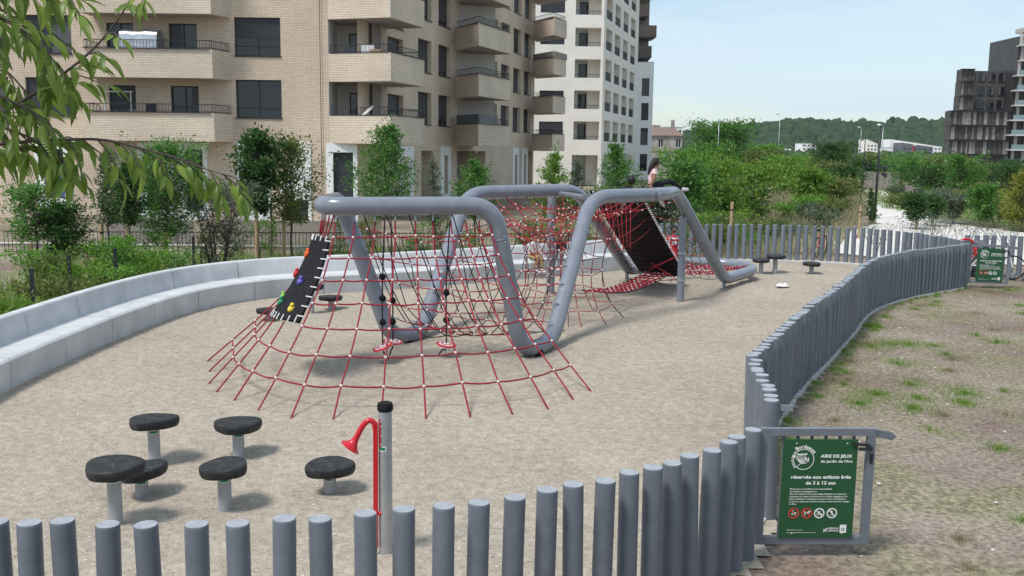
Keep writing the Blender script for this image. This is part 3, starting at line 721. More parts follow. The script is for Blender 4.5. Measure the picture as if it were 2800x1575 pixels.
# ---- rope tools
conn = MB(); conn.ball((0, 0, 0), .0225, 8, 6); conn_me = bpy.data.meshes.new('rope_connector'); conn_me.from_pydata(conn.v, [], conn.f); conn_me.materials.append(M['ferrule'])
conn_me.polygons.foreach_set('use_smooth', [True] * len(conn_me.polygons))
def rope(pts, r=.0095, m='rope_red', n=6, nm='rope'):
    q = MB(); q.tube(pts, r, n); return q.build(nm, M[m], climb, smooth='all')
def slack(a, b_, k=.02, n=5, up=False):
    a, b_ = V3(a), V3(b_); L_ = (b_ - a).length
    return [a.lerp(b_, i / n) + V3((0, 0, (1 if up else -1) * 4 * k * L_ * (i / n) * (1 - i / n))) for i in range(n + 1)]
def net(grid, mv='rope_red', mh='rope_red', r=.0095, singles=False, rings=None, skip_top=True, tip=True, jitter=.012, closed=False):
    """grid[i][j]: rope i, node j; every rope and every ring is its own mesh"""
    nI, nJ = len(grid), len(grid[0])
    G_ = [[V3(p) + V3((random.uniform(-jitter, jitter), random.uniform(-jitter, jitter), random.uniform(-jitter, jitter))) if 0 < j < nJ - 1 else V3(p) for j, p in enumerate(row)] for row in grid]
    for i, row in enumerate(G_):
        m_ = mv[i % len(mv)] if isinstance(mv, list) else mv
        ro = rope(resample(catmull(row, 3), n=3 * nJ), r, m_)
        if tip:
            d = (row[1] - row[0]).normalized(); t_ = MB(); t_.cyl(row[0], row[0] + d * .11, r * 1.25, n=8); t_.build('steel_end', M['steel'], ro, smooth=True)
    cs = []
    for j in (rings if rings is not None else range(1, nJ - 1)):
        pts = []
        m_ = mh[j % len(mh)] if isinstance(mh, list) else mh
        for i in range(nI - 1 + (1 if closed else 0)):
            s_ = slack(G_[i][j], G_[(i + 1) % nI][j], random.uniform(.02, .06), 4); pts += s_[:-1]
        pts.append(G_[0][j] if closed else G_[-1][j]); rope(pts, r, m_, nm='cross_rope')
        cs += [G_[i][j] for i in range(nI)]
    if singles:
        for p in cs: link('rope_connector', conn_me, climb, p)
    else:
        q = MB()
        for p in cs: q.ball(p, .0205, 6, 5)
        q.build('rope_connectors', M['ferrule'], climb, smooth='all', kind='stuff')
    return G_

# ---- front skirt net, from the near top tube to the sand
ends = [(-4.75, 15.1), (-4.51, 14.41), (-4.28, 13.66), (-4.03, 13.2), (-3.66, 12.72), (-3.22, 12.25), (-2.72, 11.87), (-2.18, 11.77), (-1.60, 11.74), (-1.04, 11.82), (-.50, 12.03), (.03, 12.19), (.49, 12.48), (.85, 13.0), (1.13, 13.41)]
tops = [(-2.97, 16.5), (-2.97, 16.1), (-2.97, 15.75), (-2.97, 15.45), (-2.90, 15.15)] + [tuple(V3((-2.66, 14.9, 0)).lerp(V3((-.36, 15.6, 0)), t)[:2]) for t in (0, .115, .24, .37, .50, .615, .73, .83, .92, .99)]
grid = []; PADROWS = []
NJ = 9
for i, ((tx, ty), (ex, ey)) in enumerate(zip(tops, ends)):
    row = []
    z0 = ZT - TR + .01
    for j in range(NJ):
        s_ = j / (NJ - 1); zz = z0 * (1 - s_ ** .93) - .03 * (s_ == 1)
        out = s_ ** 1.55
        row.append((tx + (ex - tx) * out, ty + (ey - ty) * out, zz))
    grid.append(row)
# ropes 0-4 carry the climbing pad: start their rings below it
random.seed(21)
SK = net(grid[5:], singles=True, rings=range(1, NJ - 1), r=.0118)
left = []
for i in range(5):
    row = [V3(p) for p in grid[i]]; left.append(row)
    ro = rope(row[:2], .0118); t_ = MB(); d = (row[1] - row[0]).normalized(); t_.cyl(row[0], row[0] + d * .11, .013, n=8); t_.build('steel_end', M['steel'], ro, smooth=True)
    ro = rope(resample(catmull(row[5:] if i > 2 else row, 3), n=14), .0118)
for j in (6, 7):
    pts = []
    for i in range(5):
        s_ = slack(left[i][j], left[i + 1][j] if i < 4 else SK[0][j], .05, 4); pts += s_[:-1]
        link('rope_connector', conn_me, climb, left[i][j])
    pts.append(SK[0][j]); rope(pts, .0118, nm='cross_rope')
# black rubber climbing pad between rows 1 and 5 of those ropes
padrows = [left[i] for i in range(5)] + [list(SK[0])]
def padpt(u, v):   # u across ropes 0..5, v along rows 1..5
    a = min(4, int(u)); fu = u - a; c = 1 + v * 4.0; j = min(NJ - 2, int(c)); fv = c - j
    p = padrows[a][j].lerp(padrows[a][j + 1], fv); q = padrows[a + 1][j].lerp(padrows[a + 1][j + 1], fv); w_ = p.lerp(q, fu); k_ = math.sin(math.pi * max(0, min(1, (u - 2.1) / 2.9))) * .11; return w_ + V3((-.55, -.75, .15)) * k_
b = MB(); nu, nv = 16, 14; vs = []; th = .022
def padn(u, v):
    e = .03; du = padpt(min(5, u + e), v) - padpt(max(0, u - e), v); dv = padpt(u, min(1, v + e)) - padpt(u, max(0, v - e)); n_ = du.cross(dv).normalized(); return n_ if n_.x < 0 or n_.y < 0 else -n_
u0, u1, v0, v1 = 2.2, 4.82, .03, .97
for s_ in (1, -1):
    for i in range(nv + 1):
        for j in range(nu + 1):
            u = u0 + (u1 - u0) * j / nu; v = v0 + (v1 - v0) * i / nv
            vs.append(padpt(u, v) + padn(u, v) * th * s_)
fs = []; o2 = (nu + 1) * (nv + 1)
for i in range(nv):
    for j in range(nu):
        a = i * (nu + 1) + j; fs.append((a, a + 1, a + nu + 2, a + nu + 1)); fs.append((o2 + a, o2 + a + nu + 1, o2 + a + nu + 2, o2 + a + 1))
for i in range(nv):
    for j in (0, nu):
        a = i * (nu + 1) + j; fs.append((a, a + nu + 1, o2 + a + nu + 1, o2 + a))
for j in range(nu):
    for i in (0, nv):
        a = i * (nu + 1) + j; fs.append((a, a + 1, o2 + a + 1, o2 + a))
b.add(vs, fs); pad = b.build('climbing_pad', M['rubber'], climb, smooth=True); pad['label'] = 'black rubber pad with coloured climbing holds'
# lacing staples
for k in range(9):
    u = u0 + (u1 - u0) * (k + .5) / 9
    for v, dv in ((.03, -.045), (.97, .045)):
        b = MB(); n_ = padn(u, v) * (th + .004); b.tube([padpt(u, v - dv * .9) + n_, padpt(u, v + dv * .5) + n_], .008, 6); b.build('lacing', M['white_plastic'], pad)
    v = (k + .6) / 9.4
    b = MB(); n_ = padn(4.8, v) * (th + .004); b.tube([padpt(4.66, v) + n_, padpt(4.95, v) + n_], .009, 6); b.build('lacing', M['white_plastic'], pad)
holdcols = [('orange', (.75, .11, .02)), ('red', (.55, .015, .03)), ('violet', (.12, .10, .42)), ('green', (.02, .22, .10)), ('yellow', (.70, .52, .05)), ('pale_green', (.25, .50, .20)), ('deep_green', (.01, .12, .06)), ('lime', (.22, .55, .10))]
spots = [(3.7, .24), (3.1, .50), (4.1, .56), (3.3, .83), (4.3, .86), (2.6, .20), (2.6, .44), (2.5, .80)]
for (nm, c), (u, v) in zip(holdcols, spots):
    hm = mat(nm + '_climbing_hold', c, .5, .12, 20, .2, 60)
    p = padpt(u, v); n_ = padn(u, v); b = MB(); rt = n_.to_track_quat('Z', 'Y').to_matrix()
    b.ball(p + n_ * .035, .052, 12, 8, (1, 1.25, .75), rot=rt); b.ball(p + n_ * .05 + V3((.02, .0, .045)), .032, 10, 8, (1, 1.1, .8), rot=rt); b.ball(p + n_ * .045 + V3((-.02, 0, -.04)), .028, 10, 8, (1, 1, .8), rot=rt)
    b.build('climbing_hold', hm, pad, smooth='all')

# ---- inner sagging net between the two V shaped tube bends
def path_between(a, b_, n):
    return resample(fillet([V3(p) for p in a], .42, 6, closed=False) if False else [V3(p) for p in a], n=n)
left_path = resample([K_, (-2.35, 16.95, .75), (-2.0, 17.0, .28), (-1.72, 17.35, .28), (-1.5, 17.9, .75), J1], n=15)
right_path = resample([Bp, (-.02, 15.85, .75), (.22, 16.0, .28), (.62, 16.55, .28), (.85, 17.1, .75), Cp], n=15)
grid = []
for p, q in zip(left_path, right_path):
    row = []
    for j in range(9):
        t_ = j / 8; m_ = p.lerp(q, t_); sag = (.10 + .14 * (m_.z / ZT)) * 4 * t_ * (1 - t_)
        m_.z = max(.10 + .02 * random.random(), m_.z - sag); row.append(m_)
    grid.append(row)
random.seed(5)
net(grid[1:-1], mv=['rope_red', 'rope_red', 'rope_orange'], mh='rope_black', r=.0088, jitter=.03)
for pth_ in (left_path[1:-1], right_path[1:-1]):
    for p in pth_:
        c_ = MB(); n_ = V3((.3, -1, 0)).normalized(); c_.cyl(p, p + V3((.11 if pth_[0].x < -1 else -.11, -.03, 0)), .012, n=8); c_.build('rope_clamp', M['steel'], tube_o, smooth=True)
# hanging black curtain ropes inside the skirt
for k in range(7):
    tx, ty = V3((-2.3, 15.15, 0)).lerp(V3((-.3, 15.75, 0)), k / 6)[:2]
    c = catmull([(tx, ty, ZT - .1), (tx + .25, ty + .25, 1.5), (tx + .55, ty + .6, .7), (tx + .85, ty + 1.0, .22), (tx + 1.25, ty + 1.5, .14)], 4)
    rope(c, .009, 'rope_black')

# ---- upper red net and funnel between the back tube and the crossing tube
cxf, cyf = 1.05, 19.75
def rad_dir(a): return V3((math.cos(a), math.sin(a), 0))
NR = 16; grid = []
frame_pts = [V3(p) for p in ((-.75, 20.1, 2.3), (-.2, 20.9, 2.3), (.4, 21.6, 2.3), (.95, 22.2, 2.3), (1.05, 21.5, 2.34), (1.15, 20.9, 2.34), (1.6, 20.6, 2.3), (2.3, 20.0, 2.3), (2.2, 19.7, 2.3), (1.6, 19.1, 2.3), (1.35, 18.5, 2.0), (1.1, 17.9, 1.5), (.2, 17.8, 1.55), (-.5, 18.2, 1.7), (-1.05, 18.9, 1.7), (-1.0, 19.6, 2.2))]
for i, tp in enumerate(frame_pts):
    a = math.atan2(tp.y - cyf, tp.x - cxf)
    row = [tp]
    for z, r_ in ((1.95, 1.02), (1.55, .88), (1.2, .80), (.9, .78), (.55, .82), (.25, .95), (-.03, 1.22)):
        q = V3((cxf, cyf, z)) + rad_dir(a) * r_
        if z > 1.8: q = q.lerp(tp, .35)
        row.append(q)
    grid.append(row)
grid.sort(key=lambda r_: math.atan2(r_[-1].y - cyf, r_[-1].x - cxf))
random.seed(6)
net(grid, mv=['rope_red', 'rope_black', 'rope_red'], mh=['rope_red', 'rope_orange', 'rope_red', 'rope_black', 'rope_red'], r=.0085, jitter=.03, closed=True)
# slack upper web over the funnel
Lp = resample([J1, (1.0, 22.3, ZT)], n=10); Rp = resample([(1.2, 18.2, 1.75), (1.48, 18.95, 2.3), (1.65, 19.3, 2.32), D1], n=10)
grid = []
for p, q in zip(Lp, Rp):
    row = []
    for j in range(7):
        t_ = j / 6; m_ = p.lerp(q, t_); m_.z -= .06 + .62 * 4 * t_ * (1 - t_) * (.55 + .2 * random.random()); row.append(m_)
    grid.append(row)
random.seed(8)
net(grid, mv=['rope_orange', 'rope_red'], mh=['rope_red', 'rope_orange', 'rope_red'], r=.0085, jitter=.06)
# tangled diagonals near the crossing tube
for k in range(9):
    p = V3((-.1 + k * .16, 19.2 + k * .13, 1.95 - .05 * (k % 3))); q = V3((.55 + k * .12, 18.7 + k * .16, 1.15))
    rope(slack(p, q, .03), .0085, ['rope_red', 'rope_orange'][k % 2])

# ---- conveyor-belt ramp between the two descending tubes, with side nets
HL, HR = V3(H1), V3(D2); GL, GR = V3(G1), V3(E1)
def plane(s_, t_):  # s_ across (0 left tube, 1 right tube), t_ down
    return (HL.lerp(HR, s_)).lerp(GL.lerp(GR, s_), t_)
b = MB(); nx_, ny_ = 8, 44; vs = []; ramp_w = (.11, .60)
for i in range(ny_ + 1):
    t_ = .03 + 1.0 * i / ny_; c = .014 * math.sin(i * math.pi)  # straight belt
    for j in range(nx_ + 1):
        s_ = ramp_w[0] + (ramp_w[1] - ramp_w[0]) * j / nx_
        p = plane(s_, t_); p.z += .07 * (4 * (j / nx_ - .5) ** 2) - .03 * math.sin(math.pi * t_); vs.append(p)
fs = [(i * (nx_ + 1) + j, i * (nx_ + 1) + j + 1, (i + 1) * (nx_ + 1) + j + 1, (i + 1) * (nx_ + 1) + j) for i in range(ny_) for j in range(nx_)]
b.add(vs, fs); belt = b.build('belt_ramp', M['rubber_brown'], climb, smooth='all'); sm = belt.modifiers.new('solid', 'SOLIDIFY'); sm.thickness = .022
belt['label'] = 'dark ribbed belt ramp'
for i in range(2, ny_, 3):
    q = MB(); q.tube([V3(vs[i * (nx_ + 1) + j]) + V3((0, -.016, -.016)) for j in range(nx_ + 1)], .016, 6); q.build('rib', M['rubber'], belt, smooth='all')
q = MB()
for i in range(1, ny_):
    for j, dx in ((0, -1), (nx_, 1)):
        p = V3(vs[i * (nx_ + 1) + j]); q.tube([p + V3((-.02 * dx, 0, 0)), p + V3((.055 * dx, -.01, .0))], .013, 5)
q.build('edge_lacing', M['ferrule'], belt, kind='stuff')
random.seed(9)
for side in (0, 1):
    grid = []
    for i in range(10):
        t_ = .06 + .9 * i / 9; row = []
        for j in range(5):
            a0, a1 = (.04, ramp_w[0] - .02) if side == 0 else (ramp_w[1] + .02, .96)
            s_ = a0 + (a1 - a0) * j / 4; p = plane(s_, min(.99, t_ + (.05 if side else .09) * j / 4)); p.z -= .05 * math.sin(math.pi * j / 4); row.append(p)
        grid.append(row)
    net(grid, mv=['rope_red', 'rope_black'] if side else 'rope_black', mh='rope_black', r=.008, tip=False, jitter=.015)
# top ropes under the belt head
for k in range(8):
    s_ = .15 + .38 * k / 7; p = plane(s_, .03) + V3((0, -.03, .02)); e_ = V3((2.0 + .5 * k / 7, 20.6 + .3 * k / 7, 1.35 - .12 * (k % 2)))
    rope(slack(p, e_, .02), .0085, 'rope_red'); link('rope_connector', conn_me, climb, p)
for k in range(4):
    rope(slack((1.75 + .1 * k, 20.3, 1.9 - .22 * k), plane(.55, .08 + .1 * k) + V3((0, -.1, -.05)), .03), .0085, ['rope_orange', 'rope_red'][k % 2], nm='cross_rope')
# ropes from the ramp foot to the pole clamps
for z0_, z1_ in ((.42, .72), (.42, .30), (.95, .62), (1.0, .55)):
    rope(slack((3.80, 22.42, z0_), (3.1 + .2 * z1_, 23.0, z1_), .02), .0085, 'rope_red')

# ---- low rope bridge from the funnel to the ramp foot
br0, br1 = V3((1.75, 20.35, .40)), V3((3.45, 23.3, .46)); dirb = (br1 - br0); sideb = V3((-dirb.y, dirb.x, 0)).normalized()
for k in range(15):
    t_ = (k + .5) / 15; c = br0.lerp(br1, t_); c.z -= .13 * 4 * t_ * (1 - t_)
    pts = []
    for j in range(13):
        w = (j / 12 - .5) * .62; pts.append(c + sideb * w + V3((0, 0, .016 * math.sin(j * 2.1 + k))) + dirb.normalized() * (.035 * math.sin(j * 1.57)))
    rope(pts, .020, 'rope_red', 7, nm='bridge_tread')
q = MB()
for k in range(15):
    t_ = (k + .5) / 15
    for j in range(6):
        c = br0.lerp(br1, t_); c.z -= .13 * 4 * t_ * (1 - t_) - .005; q.ball(c + sideb * ((j / 5 - .5) * .58) + dirb.normalized() * .04, .022, 6, 5)
q.build('bridge_connectors', M['ferrule'], climb, smooth='all', kind='stuff')
for s_ in (-1, 1):
    rope([br0.lerp(br1, i / 10) + sideb * .32 * s_ + V3((0, 0, -.13 * 4 * (i / 10) * (1 - i / 10))) for i in range(11)], .013, 'rope_black', nm='bridge_edge_rope')

# ---- flat net inside the ground ring
random.seed(10)
grid = []
P0, P1, P2, P3 = V3((3.3, 25.9, .30)), V3((5.0, 24.35, .30)), V3((6.25, 26.0, .32)), V3((4.7, 27.2, .32))
for i in range(11):
    a, c = P0.lerp(P3, i / 10), P1.lerp(P2, i / 10); grid.append([a.lerp(c, j / 8) + V3((0, 0, -.06 * math.sin(math.pi * j / 8))) for j in range(9)])
net(grid, mv='rope_red', mh=['rope_red', 'rope_black'], r=.011, tip=False, jitter=.02)

# ---- knotted hanging ropes with black balls and striped disc seats
M['disc_red'] = M['red_paint']
def knot_rope(x, y, balls, dz, tail, tilt=0.0, bend=(.0, .0)):
    top = V3((x + bend[0], y + bend[1], ZT - .12))
    ro = rope(catmull([top, (x, y, 1.2), (x, y, dz + .02), (x + tail * .5, y - .02, .10), (x + tail, y - .05, .015)], 5), .012, 'rope_black', nm='hanging_rope')
    for z in balls:
        q = MB(); q.ball((x + bend[0] * max(0, (z - 1.2) / 1.2), y, z), .055, 14, 10); q.build('ball_knot', M['rubber'], ro, smooth='all')
    d_ = MB(); d_.lathe([(.16, 0), (.168, .008), (.165, .018), (.125, .026)], n=28); d_.m[-1] = 0
    d_.lathe([(.122, .0268), (.095, .0285)], n=28, mi=1); d_.lathe([(.094, .0290), (.06, .031)], n=28, mi=0); d_.lathe([(.059, .0315), (.04, .033)], n=28, mi=1); d_.lathe([(.166, -.006), (.1605, -.001)], n=28, mi=1)
    s_ = d_.build('disc_seat', [M['red_paint'], M['white_plastic']], ro, smooth=True, loc=(x, y, dz)); s_.rotation_euler = (R(4) + abs(tilt) * .2, tilt, 0)
knot_rope(-2.02, 15.25, (1.32, .98, .60), .20, .10, -.35, (.0, .35)); knot_rope(-1.90, 15.55, (.90, .56), .22, -.05, .05, (-.05, .2))
knot_rope(-1.05, 15.65, (1.02, .58), .17, -.12, .12, (.05, .2))
# ------------------------------------------------------------------ buildings
M['curtain_grey'] = mat('grey_net_curtain', (.10, .105, .11), .9, .2, 8); M['curtain_pale'] = mat('pale_net_curtain', (.30, .30, .29), .9, .15, 8)
class Wall:
    def __init__(s, p0, p1):
        s.p0 = V3((p0[0], p0[1], 0)); d = V3((p1[0], p1[1], 0)) - s.p0; s.L = d.length; s.d = d.normalized(); s.n = V3((s.d.y, -s.d.x, 0))
    def pt(s, u, z, o=0.0): q = s.p0 + s.d * u + s.n * o; return V3((q.x, q.y, z))
    def u_of(s, p): return (V3((p[0], p[1], 0)) - s.p0).dot(s.d)
def wall_mesh(w, z0, z1, holes, reveal=.22, u0=0.0, u1=None):
    u1 = w.L if u1 is None else u1
    us = sorted(set([u0, u1] + [max(u0, min(u1, h[k])) for h in holes for k in (0, 1)])); zs = sorted(set([z0, z1] + [h[k] for h in holes for k in (2, 3)]))
    b = MB()
    for a, c in zip(us, us[1:]):
        for e, f_ in zip(zs, zs[1:]):
            um, zm = (a + c) / 2, (e + f_) / 2
            if any(h[0] < um < h[1] and h[2] < zm < h[3] for h in holes): continue
            b.add([w.pt(a, e), w.pt(c, e), w.pt(c, f_), w.pt(a, f_)], [(0, 1, 2, 3)])
    for h in holes:
        a, c, e, f_ = h[:4]; r_ = -(h[4] if len(h) > 4 else reveal)
        b.add([w.pt(a, e), w.pt(a, f_), w.pt(a, f_, r_), w.pt(a, e, r_)], [(0, 1, 2, 3)])
        b.add([w.pt(c, e), w.pt(c, e, r_), w.pt(c, f_, r_), w.pt(c, f_)], [(0, 1, 2, 3)])
        b.add([w.pt(a, f_), w.pt(c, f_), w.pt(c, f_, r_), w.pt(a, f_, r_)], [(0, 1, 2, 3)])
        b.add([w.pt(a, e), w.pt(a, e, r_), w.pt(c, e, r_), w.pt(c, e)], [(0, 1, 2, 3)])
    return b
def wbox(b, w, u0, u1, z0, z1, o0, o1, mi=0):
    p = [w.pt(u, z, o) for z in (z0, z1) for u, o in ((u0, o1), (u1, o1), (u1, o0), (u0, o0))]
    b.add(p, ((0,3,2,1),(4,5,6,7),(0,1,5,4),(1,2,6,5),(2,3,7,6),(3,0,4,7)), mi)
def window(parent, w, u0, u1, z0, z1, dep=.2, shutter=0.0, mull=1, sill=True, pane='pane', frame='dark_metal', curtain=False):
    b = MB(); t = .055; o0, o1 = -dep, -dep + .05
    wbox(b, w, u0, u0 + t, z0, z1, o0, o1); wbox(b, w, u1 - t, u1, z0, z1, o0, o1); wbox(b, w, u0 + t, u1 - t, z0, z0 + t, o0, o1 - .002); wbox(b, w, u0 + t, u1 - t, z1 - t, z1, o0, o1 - .002)
    for k in range(mull):
        um = u0 + (u1 - u0) * (k + 1) / (mull + 1); wbox(b, w, um - .03, um + .03, z0 + t, z1 - t, o0 + .004, o1 - .004)
    if u1 - u0 > 1.5 and z1 - z0 < 1.9 and dep < .4: wbox(b, w, u0 + t, u1 - t, z0 + .40, z0 + .455, o0 + .004, o1 - .003)
    o = b.build('window', M[frame], parent)
    if shutter < .5 and u1 - u0 > .8 and random.random() < .45:
        c_ = MB(); wd_ = (u1 - u0) * random.uniform(.2, .42); ua = u0 + t if random.random() < .5 else u1 - t - wd_; nf_ = 7
        for q_ in range(nf_):
            ux, uy_ = ua + wd_ * q_ / nf_, ua + wd_ * (q_ + 1) / nf_; c_.add([w.pt(ux, z0 + t, -dep + .014 + .006 * (q_ % 2)), w.pt(uy_, z0 + t, -dep + .014 + .006 * ((q_ + 1) % 2)), w.pt(uy_, z1 - t, -dep + .014 + .006 * ((q_ + 1) % 2)), w.pt(ux, z1 - t, -dep + .014 + .006 * (q_ % 2))], [(0, 1, 2, 3)])
        c_.build('curtain', M[random.choice(['curtain_grey', 'curtain_grey', 'curtain_pale'])], o)
    b = MB(); b.add([w.pt(u0, z0, -dep + .012), w.pt(u1, z0, -dep + .012), w.pt(u1, z1, -dep + .012), w.pt(u0, z1, -dep + .012)], [(0, 1, 2, 3)]); b.build('pane', M[pane], o)
    if sill:
        b = MB(); wbox(b, w, u0 - .03, u1 + .03, z0 - .05, z0 - .002, -dep, .045); b.build('sill', M['dark_metal'], o)
    if shutter > 0:
        b = MB(); zb = z1 - t - (z1 - z0 - 2 * t) * shutter; n = max(3, int((z1 - zb) / .075)); hh = (z1 - t - zb) / n
        for i in range(n): wbox(b, w, u0 + .03, u1 - .03, zb + i * hh + .006, zb + (i + 1) * hh, o1, o1 + .022)
        wbox(b, w, u0 + .03, u1 - .03, zb, z1 - t, o1 - .001, o1 + .006)
        b.build('shutter', M['shutter'], o)
    return o
def railing(parent, pts, z0, h, bal):
    b = MB()
    for p, q in zip(pts, pts[1:]):
        p, q = V3((p[0], p[1], 0)), V3((q[0], q[1], 0)); n = max(2, int((q - p).length / .14))
        b.bar(p + V3((0, 0, z0 + h)), q + V3((0, 0, z0 + h)), .03, .03); b.bar(p + V3((0, 0, z0 + .04)), q + V3((0, 0, z0 + .04)), .02, .02)
        for i in range(n + 1):
            c = p.lerp(q, i / n); b.bar((c.x, c.y, z0 + .03), (c.x, c.y, z0 + h), .014, .014)
    return b.build('railing', M['dark_metal'], bal)
def balcony(parent, poly, front, z, hpar, brick='brick_bal', rail=.34, soffit='grey_slab'):
    """poly: plan polygon; front: the outer edge points that carry the brick parapet"""
    b = MB(); t = .16; c = V3((sum(p[0] for p in poly) / len(poly), sum(p[1] for p in poly) / len(poly), 0))
    fr = [V3((p[0], p[1], 0)) for p in front]; inn = []
    for i, p in enumerate(fr):
        inn.append(p + (c - p).normalized() * t * 1.35)
    K = len(fr); vs = []
    for z_ in (z, z + hpar):
        vs += [(p.x, p.y, z_) for p in fr] + [(p.x, p.y, z_) for p in inn]
    fs = []
    for i in range(K - 1):
        o = 2 * K
        fs += [(i, i + 1, o + i + 1, o + i), (K + i + 1, K + i, o + K + i, o + K + i + 1), (o + i, o + i + 1, o + K + i + 1, o + K + i), (i + 1, i, K + i, K + i + 1)]
    fs += [(0, 2 * K, 3 * K, K), (K - 1, 2 * K - 1, 4 * K - 1, 3 * K - 1)]
    b.add(vs, fs); bal = b.build('balcony', M[brick], parent, uv=True)
    b = MB(); b.prism([(p[0] + (c.x - p[0]) * .012, p[1] + (c.y - p[1]) * .012) for p in poly], z + .012, z + .16); b.build('slab', M[soffit], bal)
    b = MB()
    for i in range(K - 1):
        m0, m1 = fr[i].lerp(inn[i], .5), fr[i + 1].lerp(inn[i + 1], .5); b.bar((m0.x, m0.y, z + hpar + .014), (m1.x, m1.y, z + hpar + .014), t + .05, .028)
    b.build('coping', M['dark_metal'], bal)
    if rail: railing(parent, [(p.x, p.y) for p in (a.lerp(e, .5) for a, e in zip(fr, inn))], z + hpar + .028, rail, bal)
    return bal

FL = [3.5, 6.2, 8.9, 11.6, 14.3]
bb = thing('brick_apartment_building', 'tan brick apartment building with projecting balconies behind the young trees', 'building', (-8.25, 44.7, 0))
wf = Wall((-34, 44.7), (-8.25, 44.7)); uf = lambda x: x + 34
holes = []; wins = []
for k, z in enumerate(FL[:4]):
    zw0, zw1 = z + 1.09, z + 2.75
    for x0_, x1_, sh in ((-12.4, -10.36, (.0, .52, 1.0, .6)[k]), (-21.75, -19.6, (1.0, .1, .5, 1.0)[k]), (-24.6, -22.5, (.0, .9, .2, .5)[k]), (-29.0, -27.0, .4)):
        holes.append((uf(x0_), uf(x1_), zw0, zw1)); wins.append((uf(x0_), uf(x1_), zw0, zw1, sh, 0))
    for x0_, x1_ in ((-18.05, -16.85), (-15.3, -14.05)):
        holes.append((uf(x0_), uf(x1_), z + .17, z + 2.45)); wins.append((uf(x0_), uf(x1_), z + .17, z + 2.45, (.45 if (k + (x0_ > -16)) % 3 == 0 else 0), 1))
gh = [(-12.1, -11.22, .9, 3.15, .0), (-8.33, -7.43, 0, 0, 0), (-16.5, -15.6, .4, 3.15, .3), (-14.75, -13.95, .4, 3.15, .0), (-21.1, -20.2, .9, 3.1, .2), (-10.3, -9.25, .0, .95, 1.0)]
for x0_, x1_, z0_, z1_, sh in gh:
    if z1_: holes.append((uf(x0_), uf(x1_), z0_, z1_)); wins.append((uf(x0_), uf(x1_), z0_, z1_, sh, 2))
holes.append((uf(-8.25) - .08, uf(-8.25), 0, 0)) if False else None
wall_mesh(wf, -.3, 17.2, holes).build('wall', M['brick'], bb, uv=True)
for u0_, u1_, z0_, z1_, sh, kd in wins:
    pn = 'pane_blue' if (kd == 2 and abs(u0_ - uf(-21.1)) < .1) else 'pane'
    window(bb, wf, u0_, u1_, z0_, z1_, shutter=sh, mull=1 if kd < 2 else 0, sill=kd == 0, pane=pn)
# ground floor white surrounds
def surround(w, u0, u1, z1, iu0, iu1, iz0, iz1, nm='white_surround', m='white_render'):
    b = MB(); wbox(b, w, u0, iu0, 0, z1, 0, .06); wbox(b, w, iu1, u1, 0, z1, 0, .06); wbox(b, w, iu0, iu1, iz1, z1, 0, .058)
    if iz0 > .05: wbox(b, w, iu0, iu1, 0, iz0, 0, .058)
    b.build(nm, M[m], bb)
surround(wf, uf(-12.4), uf(-10.95), 3.5, uf(-12.1), uf(-11.22), .9, 3.15)
surround(wf, uf(-16.85), uf(-15.25), 3.45, uf(-16.5), uf(-15.6), .4, 3.15); surround(wf, uf(-15.1), uf(-13.75), 3.45, uf(-14.75), uf(-13.95), .4, 3.15)
surround(wf, uf(-21.5), uf(-19.9), 3.4, uf(-21.1), uf(-20.2), .9, 3.1); surround(wf, uf(-10.45), uf(-9.1), 3.5, uf(-10.3), uf(-9.25), .0, .95)
for z in FL[:4]:
    balcony(bb, [(-18.6, 44.69), (-18.6, 43.35), (-13.0, 43.35), (-12.55, 44.69)], [(-18.6, 44.69), (-18.6, 43.35), (-13.0, 43.35), (-12.55, 44.69)], z, 1.22)
# drain pipe
b = MB(); b.tube([(-8.6, 44.63, -.2), (-8.6, 44.63, 17.2)], .012, 6); b.build('expansion_joint', M['dark_metal'], bb)
# corner loggia with angled parapets
lw = Wall((-8.25, 46.9), (-6.2, 47.0)); zc = [0] + FL
for k, z in enumerate(FL[:4]):
    b = wall_mesh(lw, z, z + 2.7, [(.55, 1.35, z + .17, z + 2.35)], .1); b.build('wall', M['cream_render'], bb)
    window(bb, lw, .55, 1.35, z + .17, z + 2.35, dep=.1, mull=1, sill=False)
    b = MB(); b.add([(-8.25, 44.7, z), (-8.25, 46.9, z), (-8.25, 46.9, z + 2.7), (-8.25, 44.7, z + 2.7)], [(0, 1, 2, 3)]); b.build('wall', M['white_render'], bb)
    b = MB(); b.cyl((-6.95, 46.6, z), (-6.95, 46.6, z + 2.7), .05, n=10); b.build('rainwater_pipe', M['taupe'], bb)
    b = MB(); b.box((-6.35, 46.35, z + 1.35), (.05, 1.0, 2.7), rz=-.26); b.build('loggia_screen', M['taupe'], bb)
    balcony(bb, [(-8.249, 44.7), (-5.38, 43.75), (-4.25, 47.5), (-6.1, 48.0), (-6.3, 47.02), (-8.249, 46.9)], [(-8.249, 44.7), (-5.38, 43.75), (-4.25, 47.5), (-6.1, 48.0)], z, 1.22)
lg = Wall((-8.25, 44.7), (-6.98, 44.72))
wall_mesh(lg, -.3, 3.5, [(lg.u_of((-8.1, 44.7)), lg.u_of((-7.2, 44.7)), 0, 3.1)]).build('wall', M['brick'], bb, uv=True)
window(bb, lg, lg.u_of((-8.1, 44.7)), lg.u_of((-7.2, 44.7)), 0.02, 3.1, shutter=1.0, sill=False, mull=0)
surround(lg, -.15, 1.24, 3.5, lg.u_of((-8.1, 44.7)), lg.u_of((-7.2, 44.7)), 0, 3.1)
